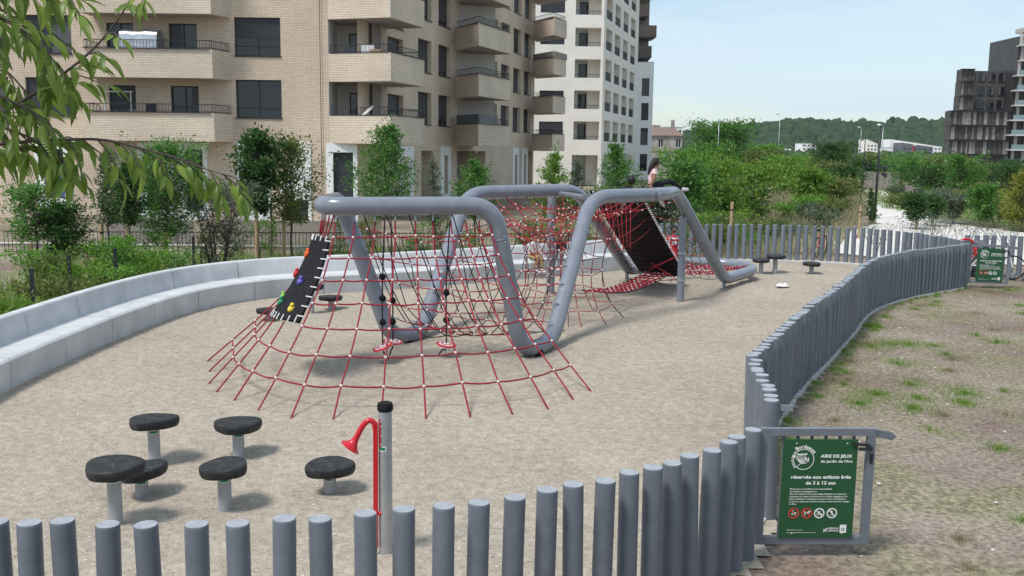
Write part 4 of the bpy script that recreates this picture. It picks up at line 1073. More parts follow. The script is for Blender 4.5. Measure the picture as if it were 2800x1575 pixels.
# receding side wall
ws = Wall((-6.97, 44.72), (1.5, 75.4)); uy = lambda y: (y - 44.72) / ws.d.y
holes = []; wins = []
ycs = [49.0, 52.9, 55.9, 59.3, 64.9, 67.7, 70.6, 73.4]
for k, z in enumerate(FL[:4]):
    for i, yc in enumerate(ycs):
        hw = 1.0; tall = i in (0, 3)
        z0_, z1_ = (z + .17, z + 2.4) if tall else (z + 1.09, z + 2.75)
        holes.append((uy(yc) - hw, uy(yc) + hw, z0_, z1_)); wins.append((uy(yc) - hw, uy(yc) + hw, z0_, z1_, random.choice([1, 1, .75, .85, 1, .4])))
for yc in (56.1, 70.5, 72.9):
    holes.append((uy(yc) - .35, uy(yc) + .35, .8, 2.95)); wins.append((uy(yc) - .35, uy(yc) + .35, .8, 2.95, 0))
holes += [(uy(52.4), uy(54.2), 0, 3.2, 1.2), (uy(58.0), uy(63.5), 0, 3.2, 1.6), (uy(73.8), uy(75.0), 0, 3.2, 1.2)]
wall_mesh(ws, -.3, 17.2, holes, .32).build('wall', M['brick'], bb, uv=True)
for u0_, u1_, z0_, z1_, sh in wins: window(bb, ws, u0_, u1_, z0_, z1_, dep=.3, shutter=sh, mull=0, sill=z0_ > 4)
for yc in (56.1, 70.5, 72.9): surround(ws, uy(yc) - .85, uy(yc) + .75, 3.45, uy(yc) - .35, uy(yc) + .35, .8, 2.95)
surround(ws, uy(49.2), uy(51.2), 3.4, uy(49.8), uy(50.6), 0, 2.9)
for a_, c_, dp in ((52.4, 54.2, 1.2), (58.0, 63.5, 1.6), (73.8, 75.0, 1.2)):
    b = MB(); b.add([ws.pt(uy(a_), 0, -dp), ws.pt(uy(c_), 0, -dp), ws.pt(uy(c_), 3.2, -dp), ws.pt(uy(a_), 3.2, -dp)], [(0, 1, 2, 3)]); b.build('porch_wall', M['taupe'], bb)
for z in FL[:5]:
    balcony(bb, [(-3.4, 57.7), (-1.95, 55.0), (-.24, 59.7), (-2.45, 61.0)], [(-3.4, 57.7), (-1.95, 55.0), (-.24, 59.7), (-2.45, 61.0)], z, 1.2)
    b = MB(); b.box((-2.2, 58.6, z + 1.45), (.06, 2.2, 2.3), rz=-1.25); b.build('balcony_screen', M['grey_slab'], bb)
    balcony(bb, [(1.3, 74.0), (2.75, 71.2), (3.75, 73.6), (1.62, 76.2)], [(1.3, 74.0), (2.75, 71.2), (3.75, 73.6), (1.62, 76.2)], z - .25, 1.2, rail=.3)
b = MB(); b.prism([(-34, 44.72), (-6.98, 44.74), (1.49, 75.38), (-34, 75.38)], 17.0, 17.25); b.build('roof', M['grey_slab'], bb)
b = MB(); b.add([(1.5, 75.4, -.3), (-30, 84, -.3), (-30, 84, 17.2), (1.5, 75.4, 17.2)], [(0, 1, 2, 3)]); b.build('wall', M['brick'], bb, uv=True)
# things standing on the balconies
sh_ = thing('silver_cover', 'silver tarpaulin cover over furniture on the upper left brick balcony', 'cover', (-16.2, 44.0, 6.37))
b = MB(); prof_ = []
for i in range(11):
    a = math.pi * i / 10; prof_.append((.42 * math.cos(a), 1.62 + .30 * math.sin(a)))
prof_ = [(.45, 0)] + prof_ + [(-.45, 0)]; n = len(prof_); vs = []
for q in range(7):
    x = -17.05 + q * .27
    for y, z in prof_: vs.append((x, 44.0 + y * (1 + .03 * math.sin(q * 2 + z * 5)), 6.37 + z + .02 * math.sin(q * 1.9)))
b.add(vs, [(q * n + i, q * n + i + 1, (q + 1) * n + i + 1, (q + 1) * n + i) for q in range(6) for i in range(n - 1)] + [tuple(range(n)), tuple(6 * n + i for i in range(n - 1, -1, -1))])
b.build('sheet', mat('silver_foil', (.55, .56, .57), .28, .2, 5, .3, 12, metal=.7, bdist=.05), sh_, smooth=True)
rk = thing('clothes_rail', 'thin white clothes rail on the lower left brick balcony', 'rack', (-17.45, 44.1, 3.67))
b = MB(); b.tube([(-18.0, 44.1, 3.67), (-18.0, 44.1, 5.62)], .022, 8); b.tube([(-16.85, 44.1, 3.67), (-16.85, 44.1, 5.62)], .022, 8); b.build('upright', M['white_plastic'], rk)
b = MB(); b.tube([(-18.08, 44.1, 5.63), (-16.77, 44.1, 5.63)], .024, 8); b.build('crossbar', M['white_plastic'], rk)
bx_ = tag(None or thing('storage_box', 'white and brown storage boxes on the corner balcony', 'box', (-6.3, 44.6, 6.4)), 'white and brown storage boxes on the corner balcony', 'box')
b = MB(); b.box((-6.5, 44.75, 7.55), (.55, .4, .5)); b.build('upper_box', M['white_plastic'], bx_)
b = MB(); b.box((-6.15, 44.7, 7.45), (.45, .4, .35)); b.build('lower_box', M['wood_stake'], bx_)

# ---- cream apartment block
cb = thing('cream_apartment_building', 'cream rendered apartment block with open corner loggias behind the brick building', 'building', (5, 94, 0))
wc = Wall((-2, 94), (8.25, 94)); wr = Wall((8.25, 94), (14.0, 114.8))
FC = [1.45 + 2.86 * i for i in range(8)]
hl = []; hw_ = []
for i, z in enumerate(FC):
    z0_, z1_ = z + 0.02, z + 1.72
    if i == 0: z0_, z1_ = 0, 2.9
    if i == 0: continue
    hl.append((wc.u_of((5.6, 94)), wc.L - .25, z0_, z1_, 2.4)); hw_.append((wc.u_of((2.35, 94)), wc.u_of((4.6, 94)), z0_ + .15, z1_ - .05))
hl.append((wc.u_of((5.5, 94)), wc.L - .3, 0, 2.9, 2.4))
wall_mesh(wc, -.3, 24, hl + [h + (.15,) for h in hw_]).build('wall', M['cream_render'], cb)
for i, h in enumerate(hw_): window(cb, wc, *h, dep=.14, shutter=(1, .95, 1, .3, 1, .7, 1)[i % 7], mull=1, sill=False)
wi = Wall((5.6, 96.38), (8.0, 96.38))
b = wall_mesh(wi, 0, 24, [(.5, 1.9, z + .1, z + 1.5) for z in FC[1:]], .05); b.build('loggia_wall', M['white_render'], cb)
for z in FC[1:]: window(cb, wi, .5, 1.9, z + .1, z + 1.5, dep=.06, mull=1, sill=False)
for z in FC[1:]:
    b = MB(); wbox(b, wc, wc.u_of((5.6, 94)), wc.L - .25, z + .35, z + .39, -.1, -.06); 
    for i in range(18): u_ = wc.u_of((5.65, 94)) + i * .135; wbox(b, wc, u_, u_ + .02, z + .02, z + .36, -.09, -.07)
    b.build('railing', M['dark_metal'], cb)
hr = []
for i, z in enumerate(FC):
    for u_ in (1.2, 6.0, 11.0, 16.0):
        hr.append((u_, u_ + 3.4, z - .1 if i else 0, z + 1.9 if i else 2.9, 1.7))
wall_mesh(wr, -.3, 24, hr).build('wall', M['cream_render'], cb)
for h in hr[4:]:
    b = MB(); b.add([wr.pt(h[0] - .3, h[2], -1.69), wr.pt(h[1] + .3, h[2], -1.69), wr.pt(h[1] + .3, h[3], -1.69), wr.pt(h[0] - .3, h[3], -1.69)], [(0, 1, 2, 3)]); b.build('loggia_wall', M['cream_render'], cb)
    window(cb, wr, h[0] + .6, h[0] + 2.2, h[2] + .1, h[3] - .2, dep=1.68, mull=1, sill=False)
    b = MB(); wbox(b, wr, h[0], h[1], h[2] + .82, h[2] + .87, -.1, -.06)
    for i in range(20): u_ = h[0] + i * .17; wbox(b, wr, u_, u_ + .03, h[2] + .02, h[2] + .83, -.09, -.07)
    b.build('railing', M['dark_metal'], cb)
b = MB(); b.prism([(-2, 94.01), (8.24, 94.01), (13.98, 114.8), (-2, 114.8)], 23.8, 24.05); b.build('roof', M['cream_render'], cb)

# ---- white tower with brown balconies
wt_ = thing('white_tower_building', 'white tower block with dark brown stacked balconies, right of the cream block', 'building', (14.5, 118, 0))
wt = Wall((10, 118), (16.3, 118)); hs = []
for z0_, z1_ in ((4.05, 6.05), (6.95, 8.95), (9.75, 11.8), (1.0, 3.0)): hs.append((wt.u_of((14.95, 0)), wt.u_of((15.82, 0)), z0_, z1_))
wall_mesh(wt, -.3, 13.6, hs).build('wall', M['white_render'], wt_)
for i, h in enumerate(hs): window(wt_, wt, *h, dep=.18, shutter=(.2, 1, 0, .5)[i], mull=0, sill=False)
b = MB(); b.add([(16.3, 118, -.3), (17.85, 130, -.3), (17.85, 130, 13.6), (16.3, 118, 13.6)], [(0, 1, 2, 3)]); b.build('wall', M['white_render'], wt_)
b = MB(); b.prism([(10, 118.01), (16.29, 118.01), (17.84, 130), (10, 130)], 13.5, 13.7); b.build('roof', M['grey_slab'], wt_)
b = MB(); b.box((12.6, 121, 23), (2.9, 5, 19)); b.build('upper_wall', M['white_render'], wt_)
b = MB(); b.box((14.9, 122.5, 23), (1.9, 5, 19)); b.build('recess_wall', M['taupe'], wt_)
M['brown_panel'] = mat('brown_metal_panel', (.085, .072, .065), .6, .12, 2)
for i in range(7):
    z = 14.3 + i * 2.35; xo = (.0, .35, -.5, .25)[i % 4]
    b = MB(); b.box((14.9 + xo, 119.4, z + .55), (2.2 + .3 * (i % 2), 2.4, 1.35)); o = b.build('balcony', M['brown_panel'], wt_)
    b = MB(); b.box((14.9 + xo, 119.4, z - .22), (1.9, 2.2, .2)); b.build('slab', M['dark_metal'], o)

# ---- old stone house
oh = thing('stone_house', 'old grey stone house with a red-brown tiled roof, beside the white tower', 'house', (22, 150, 0))
M['stone'] = mat('weathered_stone', (.36, .335, .30), .95, .35, .9, .4, 5, detail=9, bdist=.08)
M['tiles'] = mat('old_clay_tiles', (.21, .145, .12), .9, .25, 3, .4, 14)
wo_ = Wall((16.5, 150), (25.3, 150)); hs = [(wo_.u_of((x, 0)) - .38, wo_.u_of((x, 0)) + .38, z, z + 1.35) for x in (18.4, 22.1, 24.75) for z in (3.95, 1.2)]
wall_mesh(wo_, -.3, 5.75, hs).build('wall', M['stone'], oh)
for h in hs:
    window(oh, wo_, *h, dep=.2, mull=1, sill=False, frame='white_plastic')
b = MB(); b.add([(25.3, 150, -.3), (26.5, 157, -.3), (26.5, 157, 5.75), (25.3, 150, 5.75)], [(0, 1, 2, 3)]); b.build('wall', M['stone'], oh)
b = MB(); b.add([(16.3, 149.7, 5.7), (25.5, 149.7, 5.7), (26.7, 157.2, 5.7), (16.3, 157.2, 5.7), (17.5, 153.4, 7.0), (24.6, 153.4, 7.0)], [(0, 1, 5, 4), (1, 2, 5), (2, 3, 4, 5), (3, 0, 4)]); rf = b.build('roof', M['tiles'], oh)
b = MB(); b.box((24.3, 153.2, 7.4), (.5, .6, 1.5)); b.build('chimney', M['stone'], rf); b = MB(); b.box((21.8, 153.6, 7.1), (1.4, .5, .5)); b.build('chimney', M['stone'], rf)
b = MB(); wbox(b, wo_, 0, wo_.L, 3.35, 3.55, 0, .12); b.build('string_course', M['stone'], oh)

# ---- dark timber-clad building and balcony tower on the right
M['dark_wood'] = mat('charred_grey_boards', (.085, .079, .075), .85, .35, 1.5, .2, 20)
M['dark_wood2'] = mat('paler_grey_boards', (.30, .28, .26), .85, .25, 1.5, .2, 20)
M['glass_rail'] = glassmat('pale_glass_balustrade', (.20, .27, .28), .15)
db = thing('timber_clad_building', 'dark timber-clad building with vertical boards at the right edge', 'building', (100, 215, 0))
core_ = [(94.3, 215), (107.0, 215), (109, 235), (97, 235)]
tiers = [(0, 3.4, 0), (3.4, 6.5, .0), (6.5, 9.6, -.1), (9.6, 12.8, -.2), (12.8, 15.9, 1.5), (15.9, 18.9, 1.6), (18.9, 21.6, 1.7)]
random.seed(31)
for z0_, z1_, inset in tiers:
    x0_ = 94.3 + inset; top = z0_ > 12
    x1_ = 107.0 if not top else 98.3
    b = MB(); b.box(((x0_ + 108) / 2, 217.5, (z0_ + z1_) / 2), (108 - x0_, 3, z1_ - z0_ - .02)) if not top else b.box(((x0_ + 98.3) / 2, 217.5, (z0_ + z1_) / 2), (98.3 - x0_, 3, z1_ - z0_ - .02)); 
    if top: b.box((103.2, 221, (z0_ + z1_) / 2), (9.6, 2, z1_ - z0_ - .02))
    fl = b.build('storey', M['dark_wood'], db)
    b = MB(); x = x0_
    while x < x1_ - .2:
        w_ = random.choice([.25, .35, .5, .7, .9]); mi = random.choice([0, 0, 1]); b.box((x + w_ / 2, 215.9 - random.uniform(.0, .18), (z0_ + z1_) / 2 + .05), (w_ * .86, .12, z1_ - z0_ - .35), mi=mi); x += w_
    b.build('board_row', [M['dark_wood'], M['dark_wood2']], fl, kind='stuff')
    b = MB(); b.box(((x0_ + x1_) / 2 - .25, 215.6, z1_ - .06), (x1_ - x0_ + .7, 1.0, .16)); b.build('ledge', M['dark_metal'], fl)
wd = Wall((98.6, 219.95), (107.8, 219.95))
for z in (13.5, 16.4, 19.3):
    for x in (.4, 2.6, 4.8, 7.0): window(db, wd, x, x + 1.5, z, z + 1.9, dep=-.08, mull=1, sill=False)
gt = thing('balcony_tower_building', 'dark tower with pale balcony slabs and glass balustrades at the right edge', 'building', (110, 214, 0))
b = MB(); b.box((113.2, 222, 14.0), (12, 13, 29)); b.build('core', mat('dark_glazed_core', (.05, .045, .045), .4, .3, .6), gt)
for i in range(9):
    z = 1.3 + i * 3.13; xs_ = 106.3 + .35 * i - (.5 if i % 3 == 1 else 0)
    xs_ = 105.4 + .17 * i + (.45 if i % 3 == 1 else 0)
    b = MB(); b.prism([(xs_, 213.6), (118, 212.2), (118, 216), (xs_ + .3, 216)], z, z + .28); sl = b.build('balcony_slab', M['concrete'], gt)
    b = MB(); b.add([(xs_ + .5, 213.72, z + .28), (118, 212.45, z + .28), (118, 212.45, z + 1.28), (xs_ + .5, 213.72, z + 1.28)], [(0, 1, 2, 3)]); b.build('glass_balustrade', M['glass_rail'], sl)
    for k in range(5):
        b = MB(); b.box((107.6 + k * 2.2 + .4 * (i % 2), 215.2, z + 1.7), (.55, .4, 2.8)); b.build('pier', M['grey_slab'], sl)
b = MB(); b.prism([(107.5, 214.5), (119, 213.3), (119, 218), (107.5, 218)], 29.3, 30.2); b.build('roof_edge', M['grey_slab'], gt)
b = MB()
for k in range(12): b.box((108.2 + k * .7, 214.7, 30.7), (.08, .08, 1.0))
b.box((112, 214.7, 31.2), (8.5, .08, .1)); b.build('roof_railing', M['white_plastic'], gt)

# ---- white low buildings in front of the hill
def block(label, x0_, x1_, z1_, y=600, m='white_render', slant=0.0, wins_=(0, 0), wm='shutter', z0_=-1.6, dep=14):
    t = thing('commercial_building', label, 'building', ((x0_ + x1_) / 2, y, -1.5))
    b = MB(); b.add([(x0_, y, z0_), (x1_, y, z0_), (x1_, y + dep, z0_), (x0_, y + dep, z0_), (x0_, y, z1_), (x1_, y, z1_ - slant), (x1_, y + dep, z1_ - slant), (x0_, y + dep, z1_)], ((0,3,2,1),(4,5,6,7),(0,1,5,4),(1,2,6,5),(2,3,7,6),(3,0,4,7))); b.build('wall', M[m], t)
    b = MB(); b.box(((x0_ + x1_) / 2, y + dep / 2, z1_ - slant / 2 + .12), (x1_ - x0_ + .3, dep + .3, .25)) if not slant else b.bar((x0_, y + dep / 2, z1_ + .1), (x1_, y + dep / 2, z1_ - slant + .1), dep, .2)
    b.build('roof', M['grey_slab'], t)
    nx_, nz_ = wins_
    for i in range(nx_):
        for j in range(nz_):
            cx_ = x0_ + (x1_ - x0_) * (i + .6) / (nx_ + .2); cz_ = z1_ - slant - 1.2 - j * 2.1
            b = MB(); b.box((cx_, y - .03, cz_), ((x1_ - x0_) / (nx_ + .2) * .5, .08, .9)); b.build('window', M[wm], t)
    return t
M['slate_panel'] = mat('slate_grey_panel', (.13, .135, .155), .6, .08, .3)
block('small white cube building in front of the wooded hill', 173.1, 182.1, 9.2, wins_=(3, 2))
block('low white building left of the white cube, half hidden by trees', 147.5, 169.4, 3.5, y=598, wins_=(8, 1))
block('white upper storey left of the white cube', 162.4, 169.2, 5.8, y=608, wins_=(4, 1))
block('long low white building in the middle distance below the hill', 190, 214.6, 4.4, y=596, wins_=(9, 2))
block('pale slanted-top tower building right of the long white one', 213.4, 220.1, 12.1, y=604, slant=2.6, wins_=(3, 3), m='cream_render')
block('pale grey shed between the slanted tower and the big white hall', 219.9, 230.2, 7.3, y=606)
block('big white hall building behind the slate grey block', 230.4, 262.5, 12.4, y=612, slant=4.2, wins_=(14, 1))
gb = block('slate grey block with a red vertical stripe, before the white hall', 232.7, 251.2, 10.3, y=598, m='slate_panel', slant=2.4, wins_=(6, 3))
b = MB(); b.box((239.4, 597.9, 6.2), (.8, .1, 4.6)); b.build('red_sign_stripe', M['red_cloth'], gb)
b = MB(); b.box((240.3, 597.9, 9.6), (1.9, .3, 1.8)); b.build('sign_board', M['white_plastic'], gb)
block('white apartment block far behind the stone house', 48, 54, 11, y=320, wins_=(4, 4))

# ---- wood-screen fences in front of the brick building
M['screen_wood'] = mat('weathered_screen_boards', (.30, .265, .23), .9, .25, 3, .2, 20)
def plank_fence(label, x0_, x1_, y, z0_, z1_, w_=.30, m='screen_wood', jit=.015):
    t = thing('plank_fence', label, 'fence', (x0_, y, z0_)); n = int((x1_ - x0_) / w_); b = MB(); b.box((0, 0, 0), (w_ - .012, .03, 1)); me = bpy.data.meshes.new('plank'); me.from_pydata(b.v, [], b.f); me.materials.append(M[m])
    for i in range(n):
        o = link('plank', me, t, (x0_ + (i + .5) * w_, y + random.uniform(-jit, jit), (z0_ + z1_) / 2)); o.scale = (1, 1, (z1_ - z0_) + random.uniform(-.02, .02))
    return t
plank_fence('weathered plank screen fence below the white window surrounds', -9.7, -4.2, 33.2, -.1, .84, .23)
plank_fence('dark brown screen fence behind the left young trees', -13.0, -9.8, 31.5, -.05, .98, .4, m='taupe')
rw = thing('low_brick_wall', 'low pale brick wall behind the black railings on the left', 'wall', (-14, 30.4, 0)); b = MB(); b.box((-12.0, 30.4, .0), (12, .25, .5)); b.build('wall', M['brick_bal'], rw, uv=True); b = MB(); b.box((-12, 30.4, .267), (12.1, .32, .03)); b.build('coping', M['kerb'], rw)
def bar_fence(label, p0, p1, z0_, z1_, step=.115):
    p0, p1 = V3((p0[0], p0[1], 0)), V3((p1[0], p1[1], 0)); t = thing('bar_fence', label, 'fence', p0)
    b = MB()
    for z in (z0_ + .1, z1_): b.bar(p0 + V3((0, 0, z)), p1 + V3((0, 0, z)), .03, .03)
    b.build('rail', M['dark_metal'], t); n = int((p1 - p0).length / step)
    bm_ = MB(); bm_.box((0, 0, 0), (.014, .014, z1_ - z0_)); me = bpy.data.meshes.new('bar'); me.from_pydata(bm_.v, [], bm_.f); me.materials.append(M['dark_metal'])
    for i in range(n + 1): q = p0.lerp(p1, i / n); link('bar', me, t, (q.x, q.y, (z0_ + z1_) / 2))
bar_fence('black vertical-bar railing behind the bench and young trees', (-15.5, 30.0), (2.5, 31.6), -.05, .66)
for i, (x, y, h) in enumerate(((-8.52, 17.36, .95), (-8.82, 19.51, .95), (-8.5, 21.0, .95), (-7.95, 24.5, .9), (-8.1, 15.2, .95))):
    t = thing('fence_post', ['short black post second from left behind the bench', 'short black post third from left behind the bench', 'short black post fourth from left behind the bench', 'short black post beside the pale stake behind the bench', 'short black post at the left end behind the bench'][i], 'post', (x, y, 0), 'short black posts behind the bench')
    b = MB(); b.box((x, y, h / 2), (.06, .06, h + .3)); b.build('shaft', M['dark_metal'], t); b = MB(); b.box((x, y, h + .158), (.07, .07, .016)); b.build('cap', M['dark_metal'], t)

# ---- balcony furniture, plants and screens
def chair(label, x, y, z, m='dark_metal'):
    t = thing('balcony_chair', label, 'chair', (x, y, z))
    b = MB(); b.box((x, y, z + .9), (.45, .45, .04)); b.build('seat', M[m], t); b = MB(); b.box((x, y + .2, z + 1.2), (.45, .04, .5)); b.build('backrest', M[m], t)
    for dx in (-.2, .2):
        for dy in (-.2, .2): b = MB(); b.box((x + dx, y + dy, z + .45), (.03, .03, .86)); b.build('leg', M[m], t)
chair('dark chair on the lower corner balcony', -7.0, 45.2, 3.66); chair('dark chair on the upper corner balcony', -7.4, 45.3, 6.36, 'grey_cloth'); chair('small chair on the lower left brick balcony', -16.0, 44.0, 3.7)
t = thing('folded_sunbed', 'pale folded lounger on the lower corner balcony', 'lounger', (-6.4, 44.8, 3.66)); b = MB(); b.bar((-6.7, 44.6, 4.75), (-6.35, 44.8, 5.15), .45, .04); b.build('panel', M['white_plastic'], t)
t = thing('canvas_screen', 'grey canvas screen on the railing of the lowest middle balcony', 'screen', (-2.6, 56, 4.7)); b = MB(); b.bar((-3.3, 57.55, 4.98), (-1.93, 54.92, 4.98), .02, .5); b.bar((-1.9, 54.95, 4.98), (-.95, 57.6, 4.98), .02, .5); b.build('canvas', M['slate_panel'], t)
t = thing('reed_screen', 'brown reed screen on a balcony at the far brick corner', 'screen', (2.7, 71.2, 9.9)); b = MB(); b.bar((1.35, 73.9, 10.02), (2.74, 71.12, 10.02), .03, .42); b.bar((2.8, 71.14, 10.02), (3.8, 73.6, 10.02), .03, .42); b.build('reeds', M['taupe'], t)
# ------------------------------------------------------------------ vegetation
rng = np.random.default_rng(42)
def leaf_mesh(name, P, D, size, mat_, parent, kind=None, aspect=.42, loc=None, fold=.18):
    """P: leaf base points, D: leaf directions; one folded 4-vertex leaf each"""
    n = len(P); D = D / (np.linalg.norm(D, axis=1, keepdims=True) + 1e-9)
    rv = rng.normal(size=(n, 3)); Sd = np.cross(D, rv); Sd /= (np.linalg.norm(Sd, axis=1, keepdims=True) + 1e-9); Nn = np.cross(Sd, D)
    s = (size * rng.uniform(.7, 1.25, n))[:, None]
    v = np.empty((n, 4, 3)); v[:, 0] = P; v[:, 1] = P + D * s * .5 + Sd * s * aspect * .5 + Nn * s * fold * .5; v[:, 2] = P + D * s; v[:, 3] = P + D * s * .5 - Sd * s * aspect * .5 + Nn * s * fold * .5
    me = bpy.data.meshes.new(name); me.vertices.add(4 * n); me.vertices.foreach_set('co', v.reshape(-1))
    me.loops.add(4 * n); me.loops.foreach_set('vertex_index', np.arange(4 * n, dtype=np.int32)); me.polygons.add(n); me.polygons.foreach_set('loop_start', np.arange(0, 4 * n, 4, dtype=np.int32))
    me.materials.append(M[mat_] if isinstance(mat_, str) else mat_); me.update(calc_edges=True); me.validate()
    return link(name, me, parent, loc, kind)
def grow(x, y, zb, zt, w, kind='pyramid', nb=46, lpb=34, leaf=.085, seed=0, gz=0.0, base_r=None, stems=1):
    """branch points and leaf positions for one plant"""
    rs = np.random.default_rng(seed); H = zt - zb; segs = []; P = []; D = []
    lean = rs.normal(0, .04, 2) * H
    def axis(t): return np.array([x + lean[0] * t * t, y + lean[1] * t * t, zb + H * t])
    for i in range(nb):
        t = (i + rs.uniform(0, 1)) / nb
        if kind == 'pyramid': pr = (1 - t) ** .75 * min(1, .45 + 3 * t) + .05; up = .35 + .5 * t
        elif kind == 'round': pr = math.sqrt(max(0.02, 1 - (2 * t - .9) ** 2 * .95)); up = .15 + .9 * t
        elif kind == 'sparse': pr = (.8 - .5 * t) * rs.uniform(.4, 1.1); up = .7
        elif kind == 'fan': pr = .25 + .85 * t; up = 1.1
        else: pr = 1 - t * .6; up = .6
        az_ = rs.uniform(0, 2 * math.pi); L_ = w / 2 * pr * rs.uniform(.45, 1.28)
        if stems > 1:
            k = rs.integers(stems); off = np.array([math.cos(k * 2.4) * w * .16, math.sin(k * 2.4) * w * .16, 0])
        else: off = 0
        a = axis(t * .88) + off; d = np.array([math.cos(az_), math.sin(az_), up]); d /= np.linalg.norm(d[:2]) + 1e-9
        e = a + d * L_; e[2] = min(e[2], zt + .05 * H)
        mid = (a + e) / 2 + np.array([0, 0, -.06 * L_]); segs.append((a, mid, e))
        n = max(5, int(lpb * (.35 + pr)))
        s = rs.uniform(.22, 1.04, n) ** .8
        c = a + (e - a) * s[:, None]; jit = rs.normal(0, 1, (n, 3)) * (L_ * .13 + .03) * np.array([1, 1, .7]); P.append(c + jit)
        D.append((e - a) / (L_ + 1e-6) * .5 + rs.normal(0, .6, (n, 3)) + np.array([0, 0, -.15]))
    n = 40; s = rs.uniform(.75, 1.0, n); P.append(np.array([axis(q) for q in s]) + rs.normal(0, .04 * w, (n, 3))); D.append(rs.normal(0, .6, (n, 3)) + np.array([0, 0, .8]))
    return np.concatenate(P), np.concatenate(D), segs, axis
PLANTS = {}
def tree(name, label, x, y, zb, zt, w, m, kind='pyramid', nb=46, lpb=34, leaf=.09, seed=0, stake=None, group=None, gz=0.0, tr=.035, cat='tree', limbs=True, stems=1, asp=.42):
    t = thing(name, label, cat, (x, y, gz), group)
    if group: PLANTS.setdefault(group, []).append((x / y, t, m, zt - gz))
    if name == 'young_tree' and lpb > 15: nb, lpb, leaf = int(nb * 1.25), int(lpb * 1.3), leaf * 1.1
    P, D, segs, axis = grow(x, y, zb, zt, w, kind, nb, lpb, leaf, seed, stems=stems)
    leaf_mesh('crown' if cat == 'tree' else 'foliage', P, D, leaf, m, t, aspect=asp)
    b = MB()
    if stems == 1:
        pts = [(x + .02 * math.sin(i * 1.3 + seed), y + .02 * math.cos(i * 1.7), gz - .1 + (zb + .05 - gz + .1) * i / 4) for i in range(5)] + [tuple(axis(q)) for q in (.25, .5, .75, .95)]
        b.tube(pts, [tr * (1 - .085 * i) for i in range(9)], 7)
    else:
        for k in range(stems):
            ox, oy = math.cos(k * 2.4) * w * .16, math.sin(k * 2.4) * w * .16
            b.tube([(x + ox * .4, y + oy * .4, gz - .1), (x + ox, y + oy, zb + (zt - zb) * .35), (x + ox * 1.6, y + oy * 1.6, zb + (zt - zb) * .8)], [tr, tr * .7, tr * .25], 5)
    if limbs:
        for a, mid, e in segs: b.tube([tuple(a), tuple(mid), tuple(e)], [tr * .35, tr * .22, tr * .08], 4, caps=False)
    b.build('trunk' if cat == 'tree' else 'stems', M['bark'], t, smooth='all')
    if stake:
        for k, (dx, dy, h) in enumerate(stake):
            s_ = MB(); s_.cyl((x + dx, y + dy, gz - .2), (x + dx + .02, y + dy, gz + h), .055, .05, 10); so = s_.build('stake', M['wood_stake'], t, smooth=True)
            s_ = MB(); s_.lathe([(.062, -.02), (.062, .02)], c=(x + dx + .015, y + dy, gz + h - .25), n=10); s_.build('tie', M['dark_metal'], so)
    return t
# young trees between the bench and the brick building
tree('young_tree', 'slim young tree with dense dark green leaves, left of the olive one', -7.44, 28.8, 1.45, 3.90, 1.25, 'leaf_dark', 'round', 60, 46, .115, 1, [(-.02, -.16, 1.55)], asp=.6)
tree('young_tree', 'young tree with olive yellowish leaves between two staked trees and the pad', -6.62, 29.5, 1.05, 3.65, 1.95, 'leaf_olive', 'round', 62, 40, .105, 2, [(-.22, -.1, 1.45)], tr=.04)
tree('young_tree', 'bushy green feathery young tree in front of the brick corner', -4.04, 31.0, 1.1, 4.3, 2.75, 'leaf_mid', 'pyramid', 95, 46, .095, 3)
tree('young_tree', 'thin sparse grey-green sapling right of the feathery tree', -2.50, 31.5, .8, 3.15, 1.0, 'leaf_grey', 'sparse', 40, 20, .085, 4, tr=.025)
tree('young_tree', 'small green tree with yellowing top left of the cream building', -1.28, 33.0, 1.0, 3.12, 1.85, 'leaf_mid', 'pyramid', 70, 38, .095, 5)
tree('young_tree', 'light green young tree in front of the cream building', 1.40, 36.0, .8, 3.45, 1.75, 'leaf_fresh', 'pyramid', 66, 36, .105, 6)
tree('young_tree', 'small pale sapling right of the light green tree', 2.38, 37.0, .8, 3.05, 1.2, 'leaf_grey', 'sparse', 46, 26, .10, 7, tr=.03)
tree('young_tree', 'bushy green tree just left of the girl on the tube', 3.83, 36.0, .7, 3.85, 2.1, 'leaf_mid', 'pyramid', 90, 42, .10, 8)
tree('young_tree', 'layered dark young tree at the far left edge', -11.13, 23.0, 1.05, 2.35, 1.35, 'leaf_mid', 'round', 46, 36, .085, 9, [(-.1, -.12, 1.0)])
tree('young_tree', 'dark rounded young tree second from the left edge', -10.75, 23.6, .55, 1.95, 1.2, 'leaf_dark', 'round', 60, 44, .08, 10)
tree('young_tree', 'airy grey-green young tree on a thick pale stake, third from left', -10.35, 25.2, 1.2, 3.30, 1.15, 'leaf_grey', 'sparse', 60, 32, .085, 11, [(-.12, -.15, 1.35)], tr=.03)
tree('young_tree', 'dark green upright young tree tied to a pale stake, fourth from left', -9.41, 24.2, 1.35, 3.05, 1.15, 'leaf_dark', 'pyramid', 60, 42, .085, 12, [(-.03, -.13, 1.35)])
tree('young_tree', 'wide bright green young tree on a stake, fifth from left', -8.91, 25.4, 1.0, 3.45, 1.95, 'leaf_mid', 'round', 85, 46, .085, 13, [(.0, -.13, 1.1)])
tree('large_shrub', 'large feathery grey-green shrub between staked trees behind the bench', -7.75, 25.8, .15, 2.2, 2.0, 'leaf_grey', 'fan', 80, 46, .085, 14, cat='shrub', stems=5)
tree('young_tree', 'small leafless sapling among the dark shrubs behind the bench', -9.2, 27.0, .3, 1.9, 1.1, 'leaf_grey', 'fan', 26, 5, .06, 15, tr=.02)
tree('young_tree', 'bare twiggy sapling beside the dark slim tree stake', -7.1, 29.0, .3, 1.75, 1.0, 'leaf_grey', 'fan', 34, 3, .05, 16, tr=.015)
